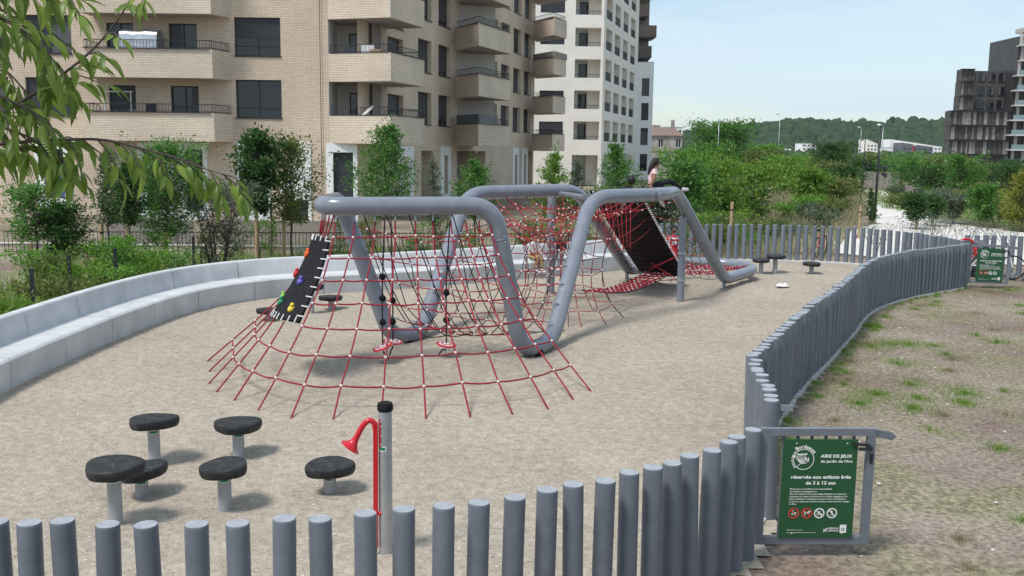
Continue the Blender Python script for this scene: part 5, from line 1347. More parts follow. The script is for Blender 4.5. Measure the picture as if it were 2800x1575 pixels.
# low shrubs right behind the bench
random.seed(17); lowcols = ['leaf_fresh', 'leaf_mid', 'leaf_light', 'leaf_olive', 'leaf_fresh']
for i in range(52):
    t_ = random.random(); y = 13.5 + 10.5 * t_ + random.uniform(-.5, .5); x = -8.6 - random.uniform(0, 2.6) + max(0, (y - 19) * .28)
    h = random.uniform(.5, 1.15)
    tree('low_shrub', 'leafy low shrub right behind the curved bench on the left', x, y, .05, h, random.uniform(.7, 1.2), random.choice(lowcols), 'fan', 26, 26, .085, 100 + i, cat='shrub', stems=3, group='low shrubs behind the bench', tr=.012)
for i in range(26):
    x = random.uniform(-9, 3.2); y = 26.2 + max(0, (x + 6)) * .55 + random.uniform(.4, 4.5); h = random.uniform(.5, 1.25)
    tree('wild_shrub', 'thin wild shrub between the bench and the black railing', x, y, .05, h, random.uniform(.6, 1.1), random.choice(['leaf_grey', 'leaf_mid', 'leaf_olive', 'leaf_light']), 'fan', 22, 18, .075, 200 + i, cat='shrub', stems=3, group='wild shrubs behind the climbing frame', tr=.012)
# trees and bushes right of the girl, behind the far fence
mid = [('dense fresh green bushy tree right behind the girl on the tube', 6.6, 38, .3, 3.0, 2.3, 'leaf_mid'), ('light green bushy tree behind the far fence, right of the girl', 8.6, 42, .3, 2.9, 2.6, 'leaf_fresh'), ('wide light green tree in the middle of the far bushes', 11.0, 46, .3, 2.7, 3.2, 'leaf_fresh'),
 ('green bush low beside the tall climbing tube', 5.4, 37, .1, 2.0, 1.6, 'leaf_grey'), ('dark green tree behind the light bushy ones', 9.8, 55, .3, 3.3, 3.2, 'leaf_light'), ('green tree behind the girl, against the stone house', 12.2, 62, .3, 3.7, 3.4, 'leaf_mid'), ('rounded yellow-green bush left of the black lamp posts', 17.9, 60, .1, 2.3, 2.2, 'leaf_fresh'), ('broad low green bush left of the white path', 20.3, 63, .1, 1.6, 3.2, 'leaf_olive'), ('green tree far left of the lamp posts', 22, 80, .3, 2.8, 3.4, 'leaf_light'),
 ('dark ragged tree in front of the small white cube', 34.5, 108, .3, 4.3, 5.0, 'leaf_dark'), ('dark green bush by the far end of the path', 26, 78, .1, 2.0, 3.0, 'leaf_dark')]
for i, (lb, x, y, zb, zt, w, m) in enumerate(mid): tree('bushy_tree', lb, x, y, zb, zt, w, m, 'round', 80, 46, .10 + .0018 * y, 300 + i, tr=.05)
tree('broad_tree', 'big dark round-crowned tree before the wooded hill, right of the stone house', 23.0, 110, 1.2, 6.3, 6.8, 'leaf_mid', 'round', 130, 60, .34, 330, tr=.16)
tree('broad_tree', 'tree with light green crown right of the big round tree', 29.5, 118, .6, 4.0, 4.2, 'leaf_light', 'round', 80, 46, .32, 331, tr=.1)
rt = [('spiky dark small tree in front of the nearest lamp post', 17.0, 47, .1, 1.62, .85, 'leaf_dark', 'sparse', []), ('small staked tree right of the nearest lamp post', 17.95, 44, .45, 1.5, 1.1, 'leaf_dark', 'round', [(0, -.1, .55)]), ('small dark staked tree beside the white path', 19.5, 46, .45, 1.3, .9, 'leaf_dark', 'round', [(0, -.1, .5)]), ('pale grey-green airy tree right of the path', 21.4, 48, .1, 1.35, 2.9, 'leaf_grey', 'fan', []), ('green staked tree with two pale stakes right of the path', 21.9, 46, .3, 1.95, 1.25, 'leaf_mid', 'round', [(-.1, -.1, .62), (.35, -.1, .6)]), ('yellow-green tree at the right edge', 22.4, 43.5, .0, 2.9, 2.4, 'leaf_yellow', 'pyramid', []),
 ('green tree left of the timber building', 33.7, 75, .2, 3.2, 3.4, 'leaf_mid', 'round', []), ('dark green tree in front of the timber building', 36.0, 72, .1, 2.6, 4.0, 'leaf_dark', 'round', []), ('broad olive green bush right of the path end', 34.3, 86, .1, 3.0, 5.2, 'leaf_mid', 'round', []), ('dark bush at the bend of the path wall', 34.0, 80, .1, 2.2, 3.6, 'leaf_dark', 'round', []), ('tall slim green tree in front of the timber boards', 33.6, 62, .3, 3.0, 1.8, 'leaf_mid', 'pyramid', []), ('green bush at the right edge below the balcony tower', 33.5, 58, .1, 2.2, 3.2, 'leaf_mid', 'round', [])]
for i, (lb, x, y, zb, zt, w, m, kd, st) in enumerate(rt): tree('park_tree', lb, x, y, zb, zt, w, m, kd, 40 if kd == 'sparse' else 70, 16 if kd == 'sparse' else 40, .085 + .0016 * y, 350 + i, st or None, tr=.04)
# two stakes seen through the far fence
for i, (x, y, h) in enumerate(((6.95, 31.6, 1.75), (13.6, 38.9, 1.3))):
    tree('staked_sapling', ['thin sapling on a tall pale stake right behind the far fence', 'thin sapling on a stake below the nearest lamp post'][i], x, y, .6, 1.5 + .4 * i, .6, 'leaf_olive', 'sparse', 18, 12, .08, 380 + i, [(0, -.12, h)], tr=.02)
# meadow bushes as individuals in the strip behind the far fence
random.seed(19)
for i in range(46):
    y = random.uniform(31.6, 56); x = random.uniform(4.2 + (y - 31) * .08, 8.5 + (y - 31) * .42)
    tree('meadow_bush', 'tangled low bush in the wild strip behind the far fence', x, y, .02, random.uniform(.4, 1.05), random.uniform(1.0, 2.2), random.choice(['leaf_fresh', 'leaf_grey', 'leaf_olive', 'leaf_light', 'leaf_olive', 'leaf_grey']), 'fan', 34, 24, .105 + .001 * y, 400 + i, cat='shrub', stems=3, group='bushes behind the far fence', tr=.012, limbs=False)
for i in range(26):
    y = random.uniform(44, 78); x = random.uniform(23.5, 25 + (y - 40) * .35)
    tree('park_bush', 'loose low bush on the grass right of the white path', x, y, .02, random.uniform(.4, 1.0), random.uniform(1.2, 2.6), random.choice(['leaf_mid', 'leaf_grey', 'leaf_yellow', 'leaf_olive', 'leaf_mid']), 'fan', 34, 24, .17, 450 + i, cat='shrub', stems=3, group='bushes right of the path', tr=.012, limbs=False)
for i, (x, y, h) in enumerate(((13.2, 32.5, 1.2), (14.3, 33.0, 1.35), (15.4, 33.6, 1.1), (16.4, 34.2, 1.0), (12.4, 33.8, .9), (14.9, 35.2, 1.2), (17.6, 35.0, .9))):
    tree('twiggy_shrub', 'bare twiggy shrub between the far fence and the path', x, y, .05, h, 1.5, 'leaf_grey', 'fan', 40, 7, .07, 480 + i, cat='shrub', stems=4, group='twiggy shrubs before the path', tr=.014)
# tall dry grass (uncountable)
def blades(name, xy, h, mat_, w=.012, lean=.35, zf=None, kind='stuff', label=None, cat=None):
    n = len(xy); z = np.array([zf(a, c) for a, c in xy]) if zf else np.zeros(n)
    P = np.stack([xy[:, 0], xy[:, 1], z - .01], 1); D = np.stack([rng.normal(0, lean, n), rng.normal(0, lean, n), np.ones(n)], 1)
    hh = h if isinstance(h, np.ndarray) else np.full(n, h)
    D /= np.linalg.norm(D, axis=1, keepdims=True); a = rng.uniform(0, 6.3, n); Sd = np.stack([np.cos(a), np.sin(a), np.zeros(n)], 1) * (w / 2)
    v = np.empty((n, 3, 3)); v[:, 0] = P - Sd; v[:, 1] = P + Sd; v[:, 2] = P + D * (hh * rng.uniform(.6, 1.2, n))[:, None]
    me = bpy.data.meshes.new(name); me.vertices.add(3 * n); me.vertices.foreach_set('co', v.reshape(-1)); me.loops.add(3 * n); me.loops.foreach_set('vertex_index', np.arange(3 * n, dtype=np.int32)); me.polygons.add(n); me.polygons.foreach_set('loop_start', np.arange(0, 3 * n, 3, dtype=np.int32))
    me.materials.append(M[mat_]); me.update(calc_edges=True)
    o = link(name, me, None, None, kind)
    if label: o['label'] = label; o['category'] = cat
    return o
n = 26000; yy_ = rng.uniform(31.2, 85, n); xx_ = 3.5 + (yy_ - 31) * .1 + rng.uniform(0, 1, n) * (6.5 + (yy_ - 31) * .30)
blades('tall_grass', np.stack([xx_, yy_], 1), rng.uniform(.25, .75, n), 'dry_grass', .03, .3, label='tall dry meadow grass behind the far fence', cat='grass')
n = 22000; yy_ = rng.uniform(40, 120, n); xx_ = 22.5 + np.maximum(0, (yy_ - 60)) * .25 + rng.uniform(0, 1, n) * (8 + (yy_ - 40) * .5)
blades('meadow_grass', np.stack([xx_, yy_], 1), rng.uniform(.15, .5, n), 'grass', .05, .35, label='green meadow grass right of the white path', cat='grass')
n = 16000; yy_ = rng.uniform(12, 33, n); xx_ = -7.9 - rng.uniform(0, 5, n) + np.maximum(0, yy_ - 20) * rng.uniform(0, .8, n)
blades('verge_grass', np.stack([xx_, yy_], 1), rng.uniform(.12, .4, n), 'grass', .02, .35, label='rough grass verge behind the curved bench', cat='grass')
# patchy grass on the worn ground at the right
tufts = []
random.seed(23)
pts_ = []
for i in range(330):
    x, y = random.uniform(2.4, 14), random.uniform(6.5, 25)
    if inside(x, y) or edge_dist(x, y) < .1: continue
    q = noise.noise(V3((x * .42, y * .42, 2.2)))
    if q > .02 or random.random() < .12: pts_.append((x, y, random.uniform(.08, .40) * (1 + max(0, q) * 1.6)))
for k in range(0, len(right_pts), 2):
    p = right_pts[k]; t_ = (right_pts[min(len(right_pts) - 1, k + 1)] - right_pts[max(0, k - 1)]).normalized(); o_ = V3((t_.y, -t_.x, 0)) * random.uniform(.12, .38)
    if p.y > 13 or random.random() < .35: pts_.append((p.x + o_.x, p.y + o_.y, random.uniform(.1, .24)))
A_ = []; B_ = []
for x, y, r_ in pts_:
    n = int(420 * r_ / .3 * random.uniform(.5, 1.2)); a = rng.uniform(0, 6.3, n); q = np.abs(rng.normal(0, .55, n)) * r_
    (A_ if random.random() < .62 else B_).append(np.stack([x + np.cos(a) * q, y + np.sin(a) * q * 1.3], 1))
def ok(a):
    r_ = np.zeros(len(a), bool)
    for i in range(len(PX)):
        m = (PY[i] > a[:, 1]) != (_QY[i] > a[:, 1])
        r_ ^= m & (a[:, 0] < (_QX[i] - PX[i]) * (a[:, 1] - PY[i]) / (_QY[i] - PY[i] + 1e-12) + PX[i])
    return a[~r_]
blades('worn_lawn_grass', ok(np.concatenate(A_)), .085, 'grass', .007, .5, ground_z, label='sparse green grass tufts on the worn ground at the right', cat='grass')
blades('dry_lawn_grass', ok(np.concatenate(B_)), .08, 'dry_grass', .007, .6, ground_z, label='sparse dry grass tufts on the worn ground at the right', cat='grass')
n = 34000; x_ = rng.uniform(2.3, 16, n); y_ = rng.uniform(6.2, 26, n)
blades('straw_litter', ok(np.stack([x_, y_], 1)), .035, 'dry_grass', .007, 1.6, ground_z, label='straw and short dry stalks scattered on the worn ground', cat='grass')
q = MB(); random.seed(29)
for i in range(550):
    x, y = random.uniform(2.3, 12), random.uniform(6.4, 24)
    if inside(x, y) or edge_dist(x, y) < .12: continue
    s_ = random.choice([.006, .008, .01, .014, .02]); q.ball((x, y, ground_z(x, y) + s_ * .3), s_, 5, 4, (random.uniform(.8, 1.5), random.uniform(.8, 1.3), .6))
pb = q.build('pebbles', mat('pale_pebbles', (.55, .53, .50), .8, .2, 30), kind='stuff'); pb['label'] = 'pale pebbles scattered on the worn ground'; pb['category'] = 'pebbles'
# wood chips and small stones in the sand
q = MB(); random.seed(37)
for i in range(5200):
    y = 5.6 + 15 * random.random() ** 1.7; x = random.uniform(-6.6, 6)
    if not inside(x, y): continue
    a = random.uniform(0, 6.3); L_ = random.uniform(.008, .024); z = sand_z(x, y) + .004; c_, s_ = math.cos(a) * L_, math.sin(a) * L_; w_ = random.uniform(.003, .006)
    q.add([(x - c_, y - s_, z), (x - s_ * w_ / L_, y + c_ * w_ / L_, z + .005), (x + c_, y + s_, z + random.uniform(0, .008)), (x + s_ * w_ / L_, y - c_ * w_ / L_, z)], [(0, 3, 2, 1)], random.choice([0, 0, 1]))
cp = q.build('wood_chips', [mat('pale_chips', (.62, .57, .50), .9, .15, 30), mat('brown_chips', (.30, .24, .18), .9, .2, 30)], kind='stuff'); cp['label'] = 'small wood chips scattered over the sand'; cp['category'] = 'wood chips'

# ------------------------------------------------------------------ foreground tree reaching in from the left
ft = thing('foreground_tree', 'near tree with long drooping green leaves reaching in from the left edge', 'tree', (-3.4, 3.0, 1.2))
b = MB(); b.tube([(-3.4, 3.0, 1.0), (-3.35, 3.05, 2.4), (-3.2, 3.2, 3.6), (-3.0, 3.3, 4.8)], [.10, .085, .07, .05], 10); b.build('trunk', M['bark'], ft, smooth='all')
lm_ = []
for v_ in range(3):
    b = MB(); n = 7; vs = []; L_ = 1.0; dr = (.45, .75, .25)[v_]
    for i in range(n):
        t_ = i / (n - 1); w_ = .135 * math.sin(math.pi * min(1, (t_ * .94 + .06)) ** .85) * (1 if t_ < 1 else 0); z = -dr * t_ * t_; x = t_ * (1 - .12 * dr * t_)
        vs += [(x, -w_, z + .45 * w_), (x, 0, z), (x, w_, z + .45 * w_)]
    fs = []
    for i in range(n - 1):
        a = i * 3; fs += [(a, a + 3, a + 4, a + 1), (a + 1, a + 4, a + 5, a + 2)]
    me = bpy.data.meshes.new('leaf'); me.from_pydata(vs, [], fs); me.polygons.foreach_set('use_smooth', [True] * len(fs)); lm_.append(me)
def foremat(name, c, c2):
    m, nt, bs = nodes(name); n = nt.nodes; l = nt.links.new
    oi = n.new('ShaderNodeObjectInfo'); rp = n.new('ShaderNodeValToRGB'); e = rp.color_ramp.elements; e[0].color = c + (1,); e[1].color = c2 + (1,); l(oi.outputs['Random'], rp.inputs['Fac'])
    t = n.new('ShaderNodeTexCoord'); wv = n.new('ShaderNodeTexWave'); wv.bands_direction = 'X'; wv.inputs['Scale'].default_value = 5.5; wv.inputs['Distortion'].default_value = 1.0; l(t.outputs['Object'], wv.inputs['Vector'])
    bp = n.new('ShaderNodeBump'); bp.inputs['Strength'].default_value = .35; bp.inputs['Distance'].default_value = .02; l(wv.outputs['Fac'], bp.inputs['Height']); l(bp.outputs['Normal'], bs.inputs['Normal'])
    l(rp.outputs['Color'], bs.inputs['Base Color']); bs.inputs['Roughness'].default_value = .42; bs.inputs['Specular IOR Level'].default_value = .4
    tr = n.new('ShaderNodeBsdfTranslucent'); hs = n.new('ShaderNodeHueSaturation'); hs.inputs['Value'].default_value = 1.6; l(rp.outputs['Color'], hs.inputs['Color']); l(hs.outputs['Color'], tr.inputs['Color'])
    mx = n.new('ShaderNodeMixShader'); mx.inputs['Fac'].default_value = .38; l(bs.outputs['BSDF'], mx.inputs[1]); l(tr.outputs['BSDF'], mx.inputs[2]); l(mx.outputs['Shader'], n['Material Output'].inputs['Surface'])
    return m
fm = foremat('near_leaf', (.10, .17, .025), (.25, .34, .065))
for me in lm_: me.materials.append(fm)
random.seed(41); LEAVES = []
def leaf(p, d, s):
    d = V3(d).normalized(); x_ = d; z_ = V3((random.uniform(-.5, .5), random.uniform(-.7, .3), 1)); y_ = z_.cross(x_).normalized(); z_ = x_.cross(y_)
    k = s * random.uniform(.7, 1.2); LEAVES.append((V3(p), Matrix((x_, y_, z_)).transposed(), (k, k * random.uniform(.8, 1.2), k), random.randrange(3)))
branches = [
 [(-3.1, 3.25, 4.1), (-2.2, 3.4, 3.35), (-1.83, 3.4, 3.30), (-1.62, 3.4, 3.312), (-1.41, 3.4, 3.318), (-1.28, 3.4, 3.292), (-1.14, 3.4, 3.256), (-1.05, 3.4, 3.222), (-.945, 3.38, 3.195)],
 [(-3.2, 3.2, 3.0), (-2.2, 3.5, 3.22), (-1.68, 3.5, 3.47), (-1.56, 3.5, 3.55), (-1.46, 3.5, 3.63), (-1.37, 3.5, 3.73), (-1.29, 3.48, 3.84)],
 [(-3.1, 3.25, 4.0), (-2.4, 3.3, 3.9), (-1.95, 3.3, 3.78), (-1.72, 3.3, 3.72), (-1.55, 3.3, 3.66)],
 [(-3.1, 3.3, 3.8), (-2.4, 3.35, 3.62), (-1.95, 3.35, 3.55), (-1.72, 3.35, 3.46), (-1.56, 3.35, 3.38)],
 [(-3.0, 3.3, 4.5), (-2.3, 3.2, 4.05), (-1.9, 3.2, 3.88), (-1.70, 3.2, 3.80)],

 [(-2.4, 3.4, 3.5), (-1.95, 3.4, 3.43), (-1.75, 3.4, 3.36), (-1.62, 3.4, 3.31), (-1.55, 3.4, 3.27)],
 [(-2.5, 3.5, 3.9), (-1.98, 3.5, 3.84), (-1.8, 3.5, 3.75), (-1.66, 3.5, 3.66), (-1.58, 3.5, 3.56)], [(-2.5, 3.6, 3.7), (-2.0, 3.6, 3.66), (-1.82, 3.6, 3.56), (-1.72, 3.6, 3.44)], [(-2.6, 3.25, 4.0), (-2.0, 3.25, 3.98), (-1.75, 3.25, 3.92), (-1.55, 3.25, 3.84), (-1.45, 3.25, 3.78)]]
cnt = 0
for bi, br in enumerate(branches):
    pts = catmull(br, 8); n = len(pts); b = MB(); r0 = (.007, .008, .007, .009, .009, .008, .007, .007, .007, .007, .007)[bi]
    b.tube(pts, [r0 * (1 - .75 * i / n) for i in range(n)], 6); b.build('branch', M['bark'], ft, smooth='all')
    rp_ = resample(pts, step=.05)
    for i, p in enumerate(rp_):
        if p.x < -1.98 or p.x > -.9: continue
        if bi == 1 and p.x > -1.52 and i % 2: continue
        dirn = (rp_[min(len(rp_) - 1, i + 1)] - rp_[max(0, i - 1)]).normalized()
        sd = 1 if i % 2 else -1; near = p.x < -1.45
        tl = random.uniform(.07, .15) * (1.25 if near else .8); td = (dirn * random.uniform(.5, 1) + V3((0, sd * random.uniform(.1, .8), random.uniform(-.9, .35 if near else -.1)))).normalized()
        q = p + td * tl + V3((0, 0, -.3 * tl)); b = MB(); b.tube([p, p + td * tl * .5, q], [.003, .0024, .0012], 5); b.build('branch', M['bark'], ft)
        nl = random.randint(4, 6)
        for k in range(nl):
            t_ = (k + .6) / nl; r_ = p.lerp(q, t_); s2 = 1 if k % 2 else -1; perp = td.cross(V3((random.uniform(-.4, .4), random.uniform(-.4, .4), 1))).normalized()
            d = td * .75 + perp * s2 * .8 + V3((0, 0, -random.uniform(.15, .75))); leaf(r_, d, .094 if near else .080); cnt += 1
        leaf(q, td + V3((0, 0, -.5)), .092 if near else .08); cnt += 1
LEAVES.sort(key=lambda q: -q[2][0] * (1.5 if q[0].x > -1.85 else .3))
for p, mt, sc, k in LEAVES[:300]:
    o = link('leaf', lm_[k], ft, p); o.rotation_euler = mt.to_euler(); o.scale = sc
b = MB()
for p, mt, sc, k in LEAVES[300:]:
    me = lm_[k]; b.add([p + mt @ V3((v.co.x * sc[0], v.co.y * sc[1], v.co.z * sc[2])) for v in me.vertices], [tuple(q.vertices) for q in me.polygons])
b.build('more_leaves', M['leaf_fore'], ft, smooth='all', kind='stuff')
# ------------------------------------------------------------------ paths
b = MB(); b.add([(31.4, 90.3, .012), (34.0, 91, .012), (26.8, 68.9, .012), (23.2, 56.1, .012), (21.4, 47.4, .012), (22.6, 41.0, .012), (30, 34, .012), (30, 29, .012), (12.6, 30.2, .012), (10.6, 33.4, .012), (3.0, 33.0, .012), (3.0, 35.6, .012), (8.5, 36.2, .012), (12.0, 38.6, .012), (14.9, 43.1, .012), (17.6, 47.7, .012), (23.5, 66, .012)], [tuple(range(17))[::-1]])
o = b.build('path', M['path']); struct(o)
bm = bmesh.new(); bm.from_mesh(o.data); bmesh.ops.triangulate(bm, faces=bm.faces[:]); bmesh.ops.recalc_face_normals(bm, faces=bm.faces[:]); bm.to_mesh(o.data); bm.free()
if o.data.polygons[0].normal.z < 0: o.data.flip_normals()
# plank walls at the end of the path
M['grey_planks'] = mat('grey_brown_planks', (.30, .27, .24), .9, .25, 3, .2, 20)
def run_fence(label, p0, p1, z1_, w_=.5):
    p0, p1 = V3((p0[0], p0[1], 0)), V3((p1[0], p1[1], 0)); t = thing('plank_wall', label, 'fence', p0); L_ = (p1 - p0).length; n = int(L_ / w_); a = math.atan2(p1.y - p0.y, p1.x - p0.x)
    bx = MB(); bx.box((0, 0, 0), (w_ - .03, .05, 1)); me = bpy.data.meshes.new('plank'); me.from_pydata(bx.v, [], bx.f); me.materials.append(M['grey_planks'])
    for i in range(n):
        q = p0.lerp(p1, (i + .5) / n); o = link('plank', me, t, (q.x, q.y, z1_ / 2 - .05)); o.rotation_euler = (0, 0, a); o.scale = (1, 1, z1_ + random.uniform(-.05, .05))
run_fence('grey plank wall across the far end of the white path', (29.0, 92), (36.0, 92.5), 1.75); run_fence('grey plank wall along the right side of the white path', (35.4, 91), (29.5, 71), .8, .6)
b = MB(); b.box((28.0, 68.5, .45), (.5, .5, .9)); bn = thing('litter_bin', 'dark litter bin on the right side of the white path', 'bin', (28, 68.5, 0)); b.build('body', M['dark_metal'], bn); b = MB(); b.box((28, 68.5, .95), (.56, .56, .06)); b.build('lid', M['dark_metal'], bn)
# ------------------------------------------------------------------ lamp posts
def lamp(label, x, y, h, col='dark_metal', globe=False, r=.07, heads=2):
    t = thing('lamp_post', label, 'lamp post', (x, y, ground_z(x, y))); z0_ = ground_z(x, y)
    b = MB(); b.tube([(x, y, z0_ - .2), (x, y, z0_ + h * .5), (x, y, z0_ + h)], [r, r * .8, r * .45], 10); b.build('pole', M[col], t, smooth='all')
    if globe:
        b = MB(); b.tube(catmull([(x, y, z0_ + h - .3), (x - .1, y, z0_ + h + .3), (x - .7, y, z0_ + h + .5)], 4), .05, 6); b.build('arm', M[col], t); b = MB(); b.ball((x - .9, y, z0_ + h + .4), .42, 10, 8, (1, 1, .6)); b.build('lamp_head', M['white_plastic'], t, smooth='all')
    else:
        for k in range(heads):
            zz = z0_ + h * (.56 - .07 * k); b = MB(); b.bar((x, y, zz), (x + .22, y - .08, zz + .02), .04, .04); b.cyl((x + .2, y - .08, zz + .03), (x + .42, y - .15, zz - .12), .09, .12, 10); b.build('spotlight', M[col], t, smooth=True)
lamp('nearest and tallest black lamp mast on the left of the white path', 18.6, 50.8, 4.75, r=.075); lamp('second black lamp mast along the white path', 28.5, 81, 4.6, r=.08); lamp('third black lamp mast along the white path', 34.1, 99.6, 4.1, r=.08); lamp('farthest thin black lamp mast, left of the others', 33.5, 130, 6.0, r=.07)
lamp('street lamp with round white head before the hill, left', 69.0, 260, 14.5, 'steel', True, .12); lamp('tall pale street lamp mast behind the black masts', 77.5, 210, 10.5, 'steel', True, .12); lamp('street lamp with round head left of the white hall', 132, 380, 14.5, 'steel', True, .16); lamp('pale floodlight mast in front of the big round tree', 21.3, 104, 6.6, 'steel', False, .06)
# ------------------------------------------------------------------ vehicles far behind
M['car_white'] = mat('white_car_paint', (.72, .72, .72), .3, .03, 2, coat=.4); M['car_dark'] = mat('dark_car_paint', (.03, .03, .035), .3, .05, 2, coat=.4)
def vehicle(name, label, cat, x, y, L_, w_, h, m, rz, van=True):
    z0_ = ground_z(x, y); t = thing(name, label, cat, (x, y, z0_))
    prof = [(-L_ / 2, .35), (-L_ / 2, h * .8), (-L_ / 2 + .15, h), (L_ * .22, h), (L_ * .36, h * .62), (L_ / 2 - .05, h * .52), (L_ / 2, .35)] if van else [(-L_ / 2, .3), (-L_ / 2, h * .62), (-L_ * .36, h * .68), (-L_ * .24, h), (L_ * .10, h), (L_ * .26, h * .66), (L_ / 2 - .1, h * .55), (L_ / 2, .3)]
    n = len(prof)
    def tr(p): c, s_ = math.cos(rz), math.sin(rz); return (x + p[0] * c - p[1] * s_, y + p[0] * s_ + p[1] * c, z0_ + p[2])
    b = MB(); b.add([tr((px_, -w_ / 2, pz)) for px_, pz in prof] + [tr((px_, w_ / 2, pz)) for px_, pz in prof], [tuple(range(n)), tuple(range(2 * n - 1, n - 1, -1))] + [(i, n + i, n + (i + 1) % n, (i + 1) % n) for i in range(n)]); b.build('body', M[m], t)
    for sx in (-.3, .32):
        for sy in (-1, 1):
            b = MB(); b.cyl(tr((L_ * sx, sy * (w_ / 2 - .1), .32)), tr((L_ * sx, sy * (w_ / 2 + .02), .32)), .32, n=14); b.build('wheel', M['rubber'], t)
    e = .012
    for sy in (-1, 1):
        yy = sy * (w_ / 2 + e); q = [(-.32, .66), (.2, .66), (.1, .93), (-.28, .93)] if van else [(-.3, .7), (.2, .7), (.08, .95), (-.22, .95)]
        b = MB(); b.add([tr((L_ * a_, yy, h * c_)) for a_, c_ in q], [(0, 1, 2, 3)]); b.build('side_window', M['pane'], t)
    b = MB(); b.add([tr((-L_ / 2 - e if van else -L_ * .35 - e, a_ * w_ * .42, h * c_)) for a_, c_ in ((-1, .55 if van else .7), (1, .55 if van else .7), (1, .8 if van else .8), (-1, .8 if van else .8))], [(0, 1, 2, 3)]); b.build('rear_window', M['pane'], t)
vehicle('parked_van', 'left one of two white vans parked beyond the path', 'van', 62.3, 192, 5.2, 2.0, 2.3, 'car_white', R(75)); vehicle('parked_van', 'right one of two white vans, near the pale mast', 'van', 68.6, 194, 5.2, 2.0, 2.3, 'car_white', R(60)); vehicle('minibus', 'white minibus parked beyond the end of the path', 'minibus', 65.9, 178, 5.0, 2.0, 2.1, 'car_white', R(20)); vehicle('parked_car', 'dark car left of the white minibus', 'car', 62.6, 178, 4.2, 1.8, 1.45, 'car_dark', R(10), False); vehicle('parked_car', 'white car left of the dark car', 'car', 58.8, 177, 4.2, 1.8, 1.45, 'car_white', R(15), False)
# ------------------------------------------------------------------ hill and far woods
RID = [(-900, 20), (-300, 24), (209, 24.7), (272, 31.6), (313, 37.2), (334, 39.5), (371, 44.1), (396, 46.5), (425, 50.5), (448, 49.2), (462, 44.2), (479, 46.5), (496, 44.6), (522, 47.0), (533, 44.0), (548, 43.2), (572, 48.6), (579, 45.6), (607, 50.1), (620, 49.2), (651, 50.6), (770, 52.0), (1200, 50), (2200, 45)]
rxs = np.array([r_[0] for r_ in RID]); rzs = np.array([r_[1] for r_ in RID])
def hill_z(x, y):
    h = float(np.interp(x, rxs, rzs)) - 7; t_ = sstep(1130, 1500, y); return -2 + (h + 2) * t_ + (4 * noise.noise(V3((x * .012, y * .012, 0))) if t_ > .05 else 0)
hxs = list(range(-900, 2200, 40)); hys = [1100, 1130, 1170, 1210, 1250, 1290, 1330, 1370, 1410, 1450, 1490, 1530, 1600, 1800]
b = MB(); n = len(hxs); b.add([(x, y, hill_z(x, y) - (4 if y == 1100 else 0)) for y in hys for x in hxs], [(j * n + i, j * n + i + 1, (j + 1) * n + i + 1, (j + 1) * n + i) for j in range(len(hys) - 1) for i in range(n - 1)]); struct(b.build('hill', M['hill'], smooth='all'))
ico = bmesh.new(); bmesh.ops.create_icosphere(ico, subdivisions=2, radius=1); iv = np.array([v.co[:] for v in ico.verts]); ifc = np.array([[v.index for v in f_.verts] for f_ in ico.faces]); ico.free()
def canopy(name, items, mat_, label, cat):
    rs = np.random.default_rng(3); n = len(items); nv, nf = len(iv), len(ifc); V = np.empty((n, nv, 3))
    for k, (x, y, z, r_, hz) in enumerate(items):
        rr = 1 + .30 * np.sin(iv @ rs.normal(0, 3.2, 3) + rs.uniform(0, 6)) * np.sin(iv @ rs.normal(0, 3.2, 3) + rs.uniform(0, 6)) + .14 * rs.normal(0, 1, nv); V[k] = iv * rr[:, None] * np.array([r_, r_, hz]) + np.array([x, y, z])
    F = (ifc[None] + (np.arange(n) * nv)[:, None, None]).reshape(-1)
    me = bpy.data.meshes.new(name); me.vertices.add(n * nv); me.vertices.foreach_set('co', V.reshape(-1)); me.loops.add(len(F)); me.loops.foreach_set('vertex_index', F.astype(np.int32)); me.polygons.add(n * nf); me.polygons.foreach_set('loop_start', np.arange(0, len(F), 3, dtype=np.int32)); me.materials.append(mat_); me.update(calc_edges=True)
    o = link(name, me, None, None, 'stuff'); o['label'] = label; o['category'] = cat; return o
def canopymat(name, c0, c1):
    m, nt, bs = nodes(name); n = nt.nodes; l = nt.links.new; g_ = n.new('ShaderNodeNewGeometry'); nz = n.new('ShaderNodeTexNoise'); nz.inputs['Scale'].default_value = .35; nz.inputs['Detail'].default_value = 8; l(g_.outputs['Position'], nz.inputs['Vector'])
    ad = n.new('ShaderNodeMath'); ad.operation = 'MULTIPLY_ADD'; ad.inputs[1].default_value = .45; l(g_.outputs['Random Per Island'], ad.inputs[0]); l(nz.outputs['Fac'], ad.inputs[2])
    rp = n.new('ShaderNodeValToRGB'); e = rp.color_ramp.elements; e[0].position = .4; e[1].position = 1.0; e[0].color = c0 + (1,); e[1].color = c1 + (1,); l(ad.outputs['Value'], rp.inputs['Fac']); l(rp.outputs['Color'], bs.inputs['Base Color']); bs.inputs['Roughness'].default_value = .9; bs.inputs['Specular IOR Level'].default_value = .1
    bp = n.new('ShaderNodeBump'); bp.inputs['Strength'].default_value = 1; bp.inputs['Distance'].default_value = 1.5; l(nz.outputs['Fac'], bp.inputs['Height']); l(bp.outputs['Normal'], bs.inputs['Normal']); return m
random.seed(51); items = []
for i in range(5200):
    y = random.uniform(1125, 1530); x = random.uniform(150, 800) * (y / 1400) ; r_ = random.uniform(4.5, 9.5); items.append((x, y, hill_z(x, y) + r_ * .35, r_, r_ * random.uniform(.8, 1.15)))
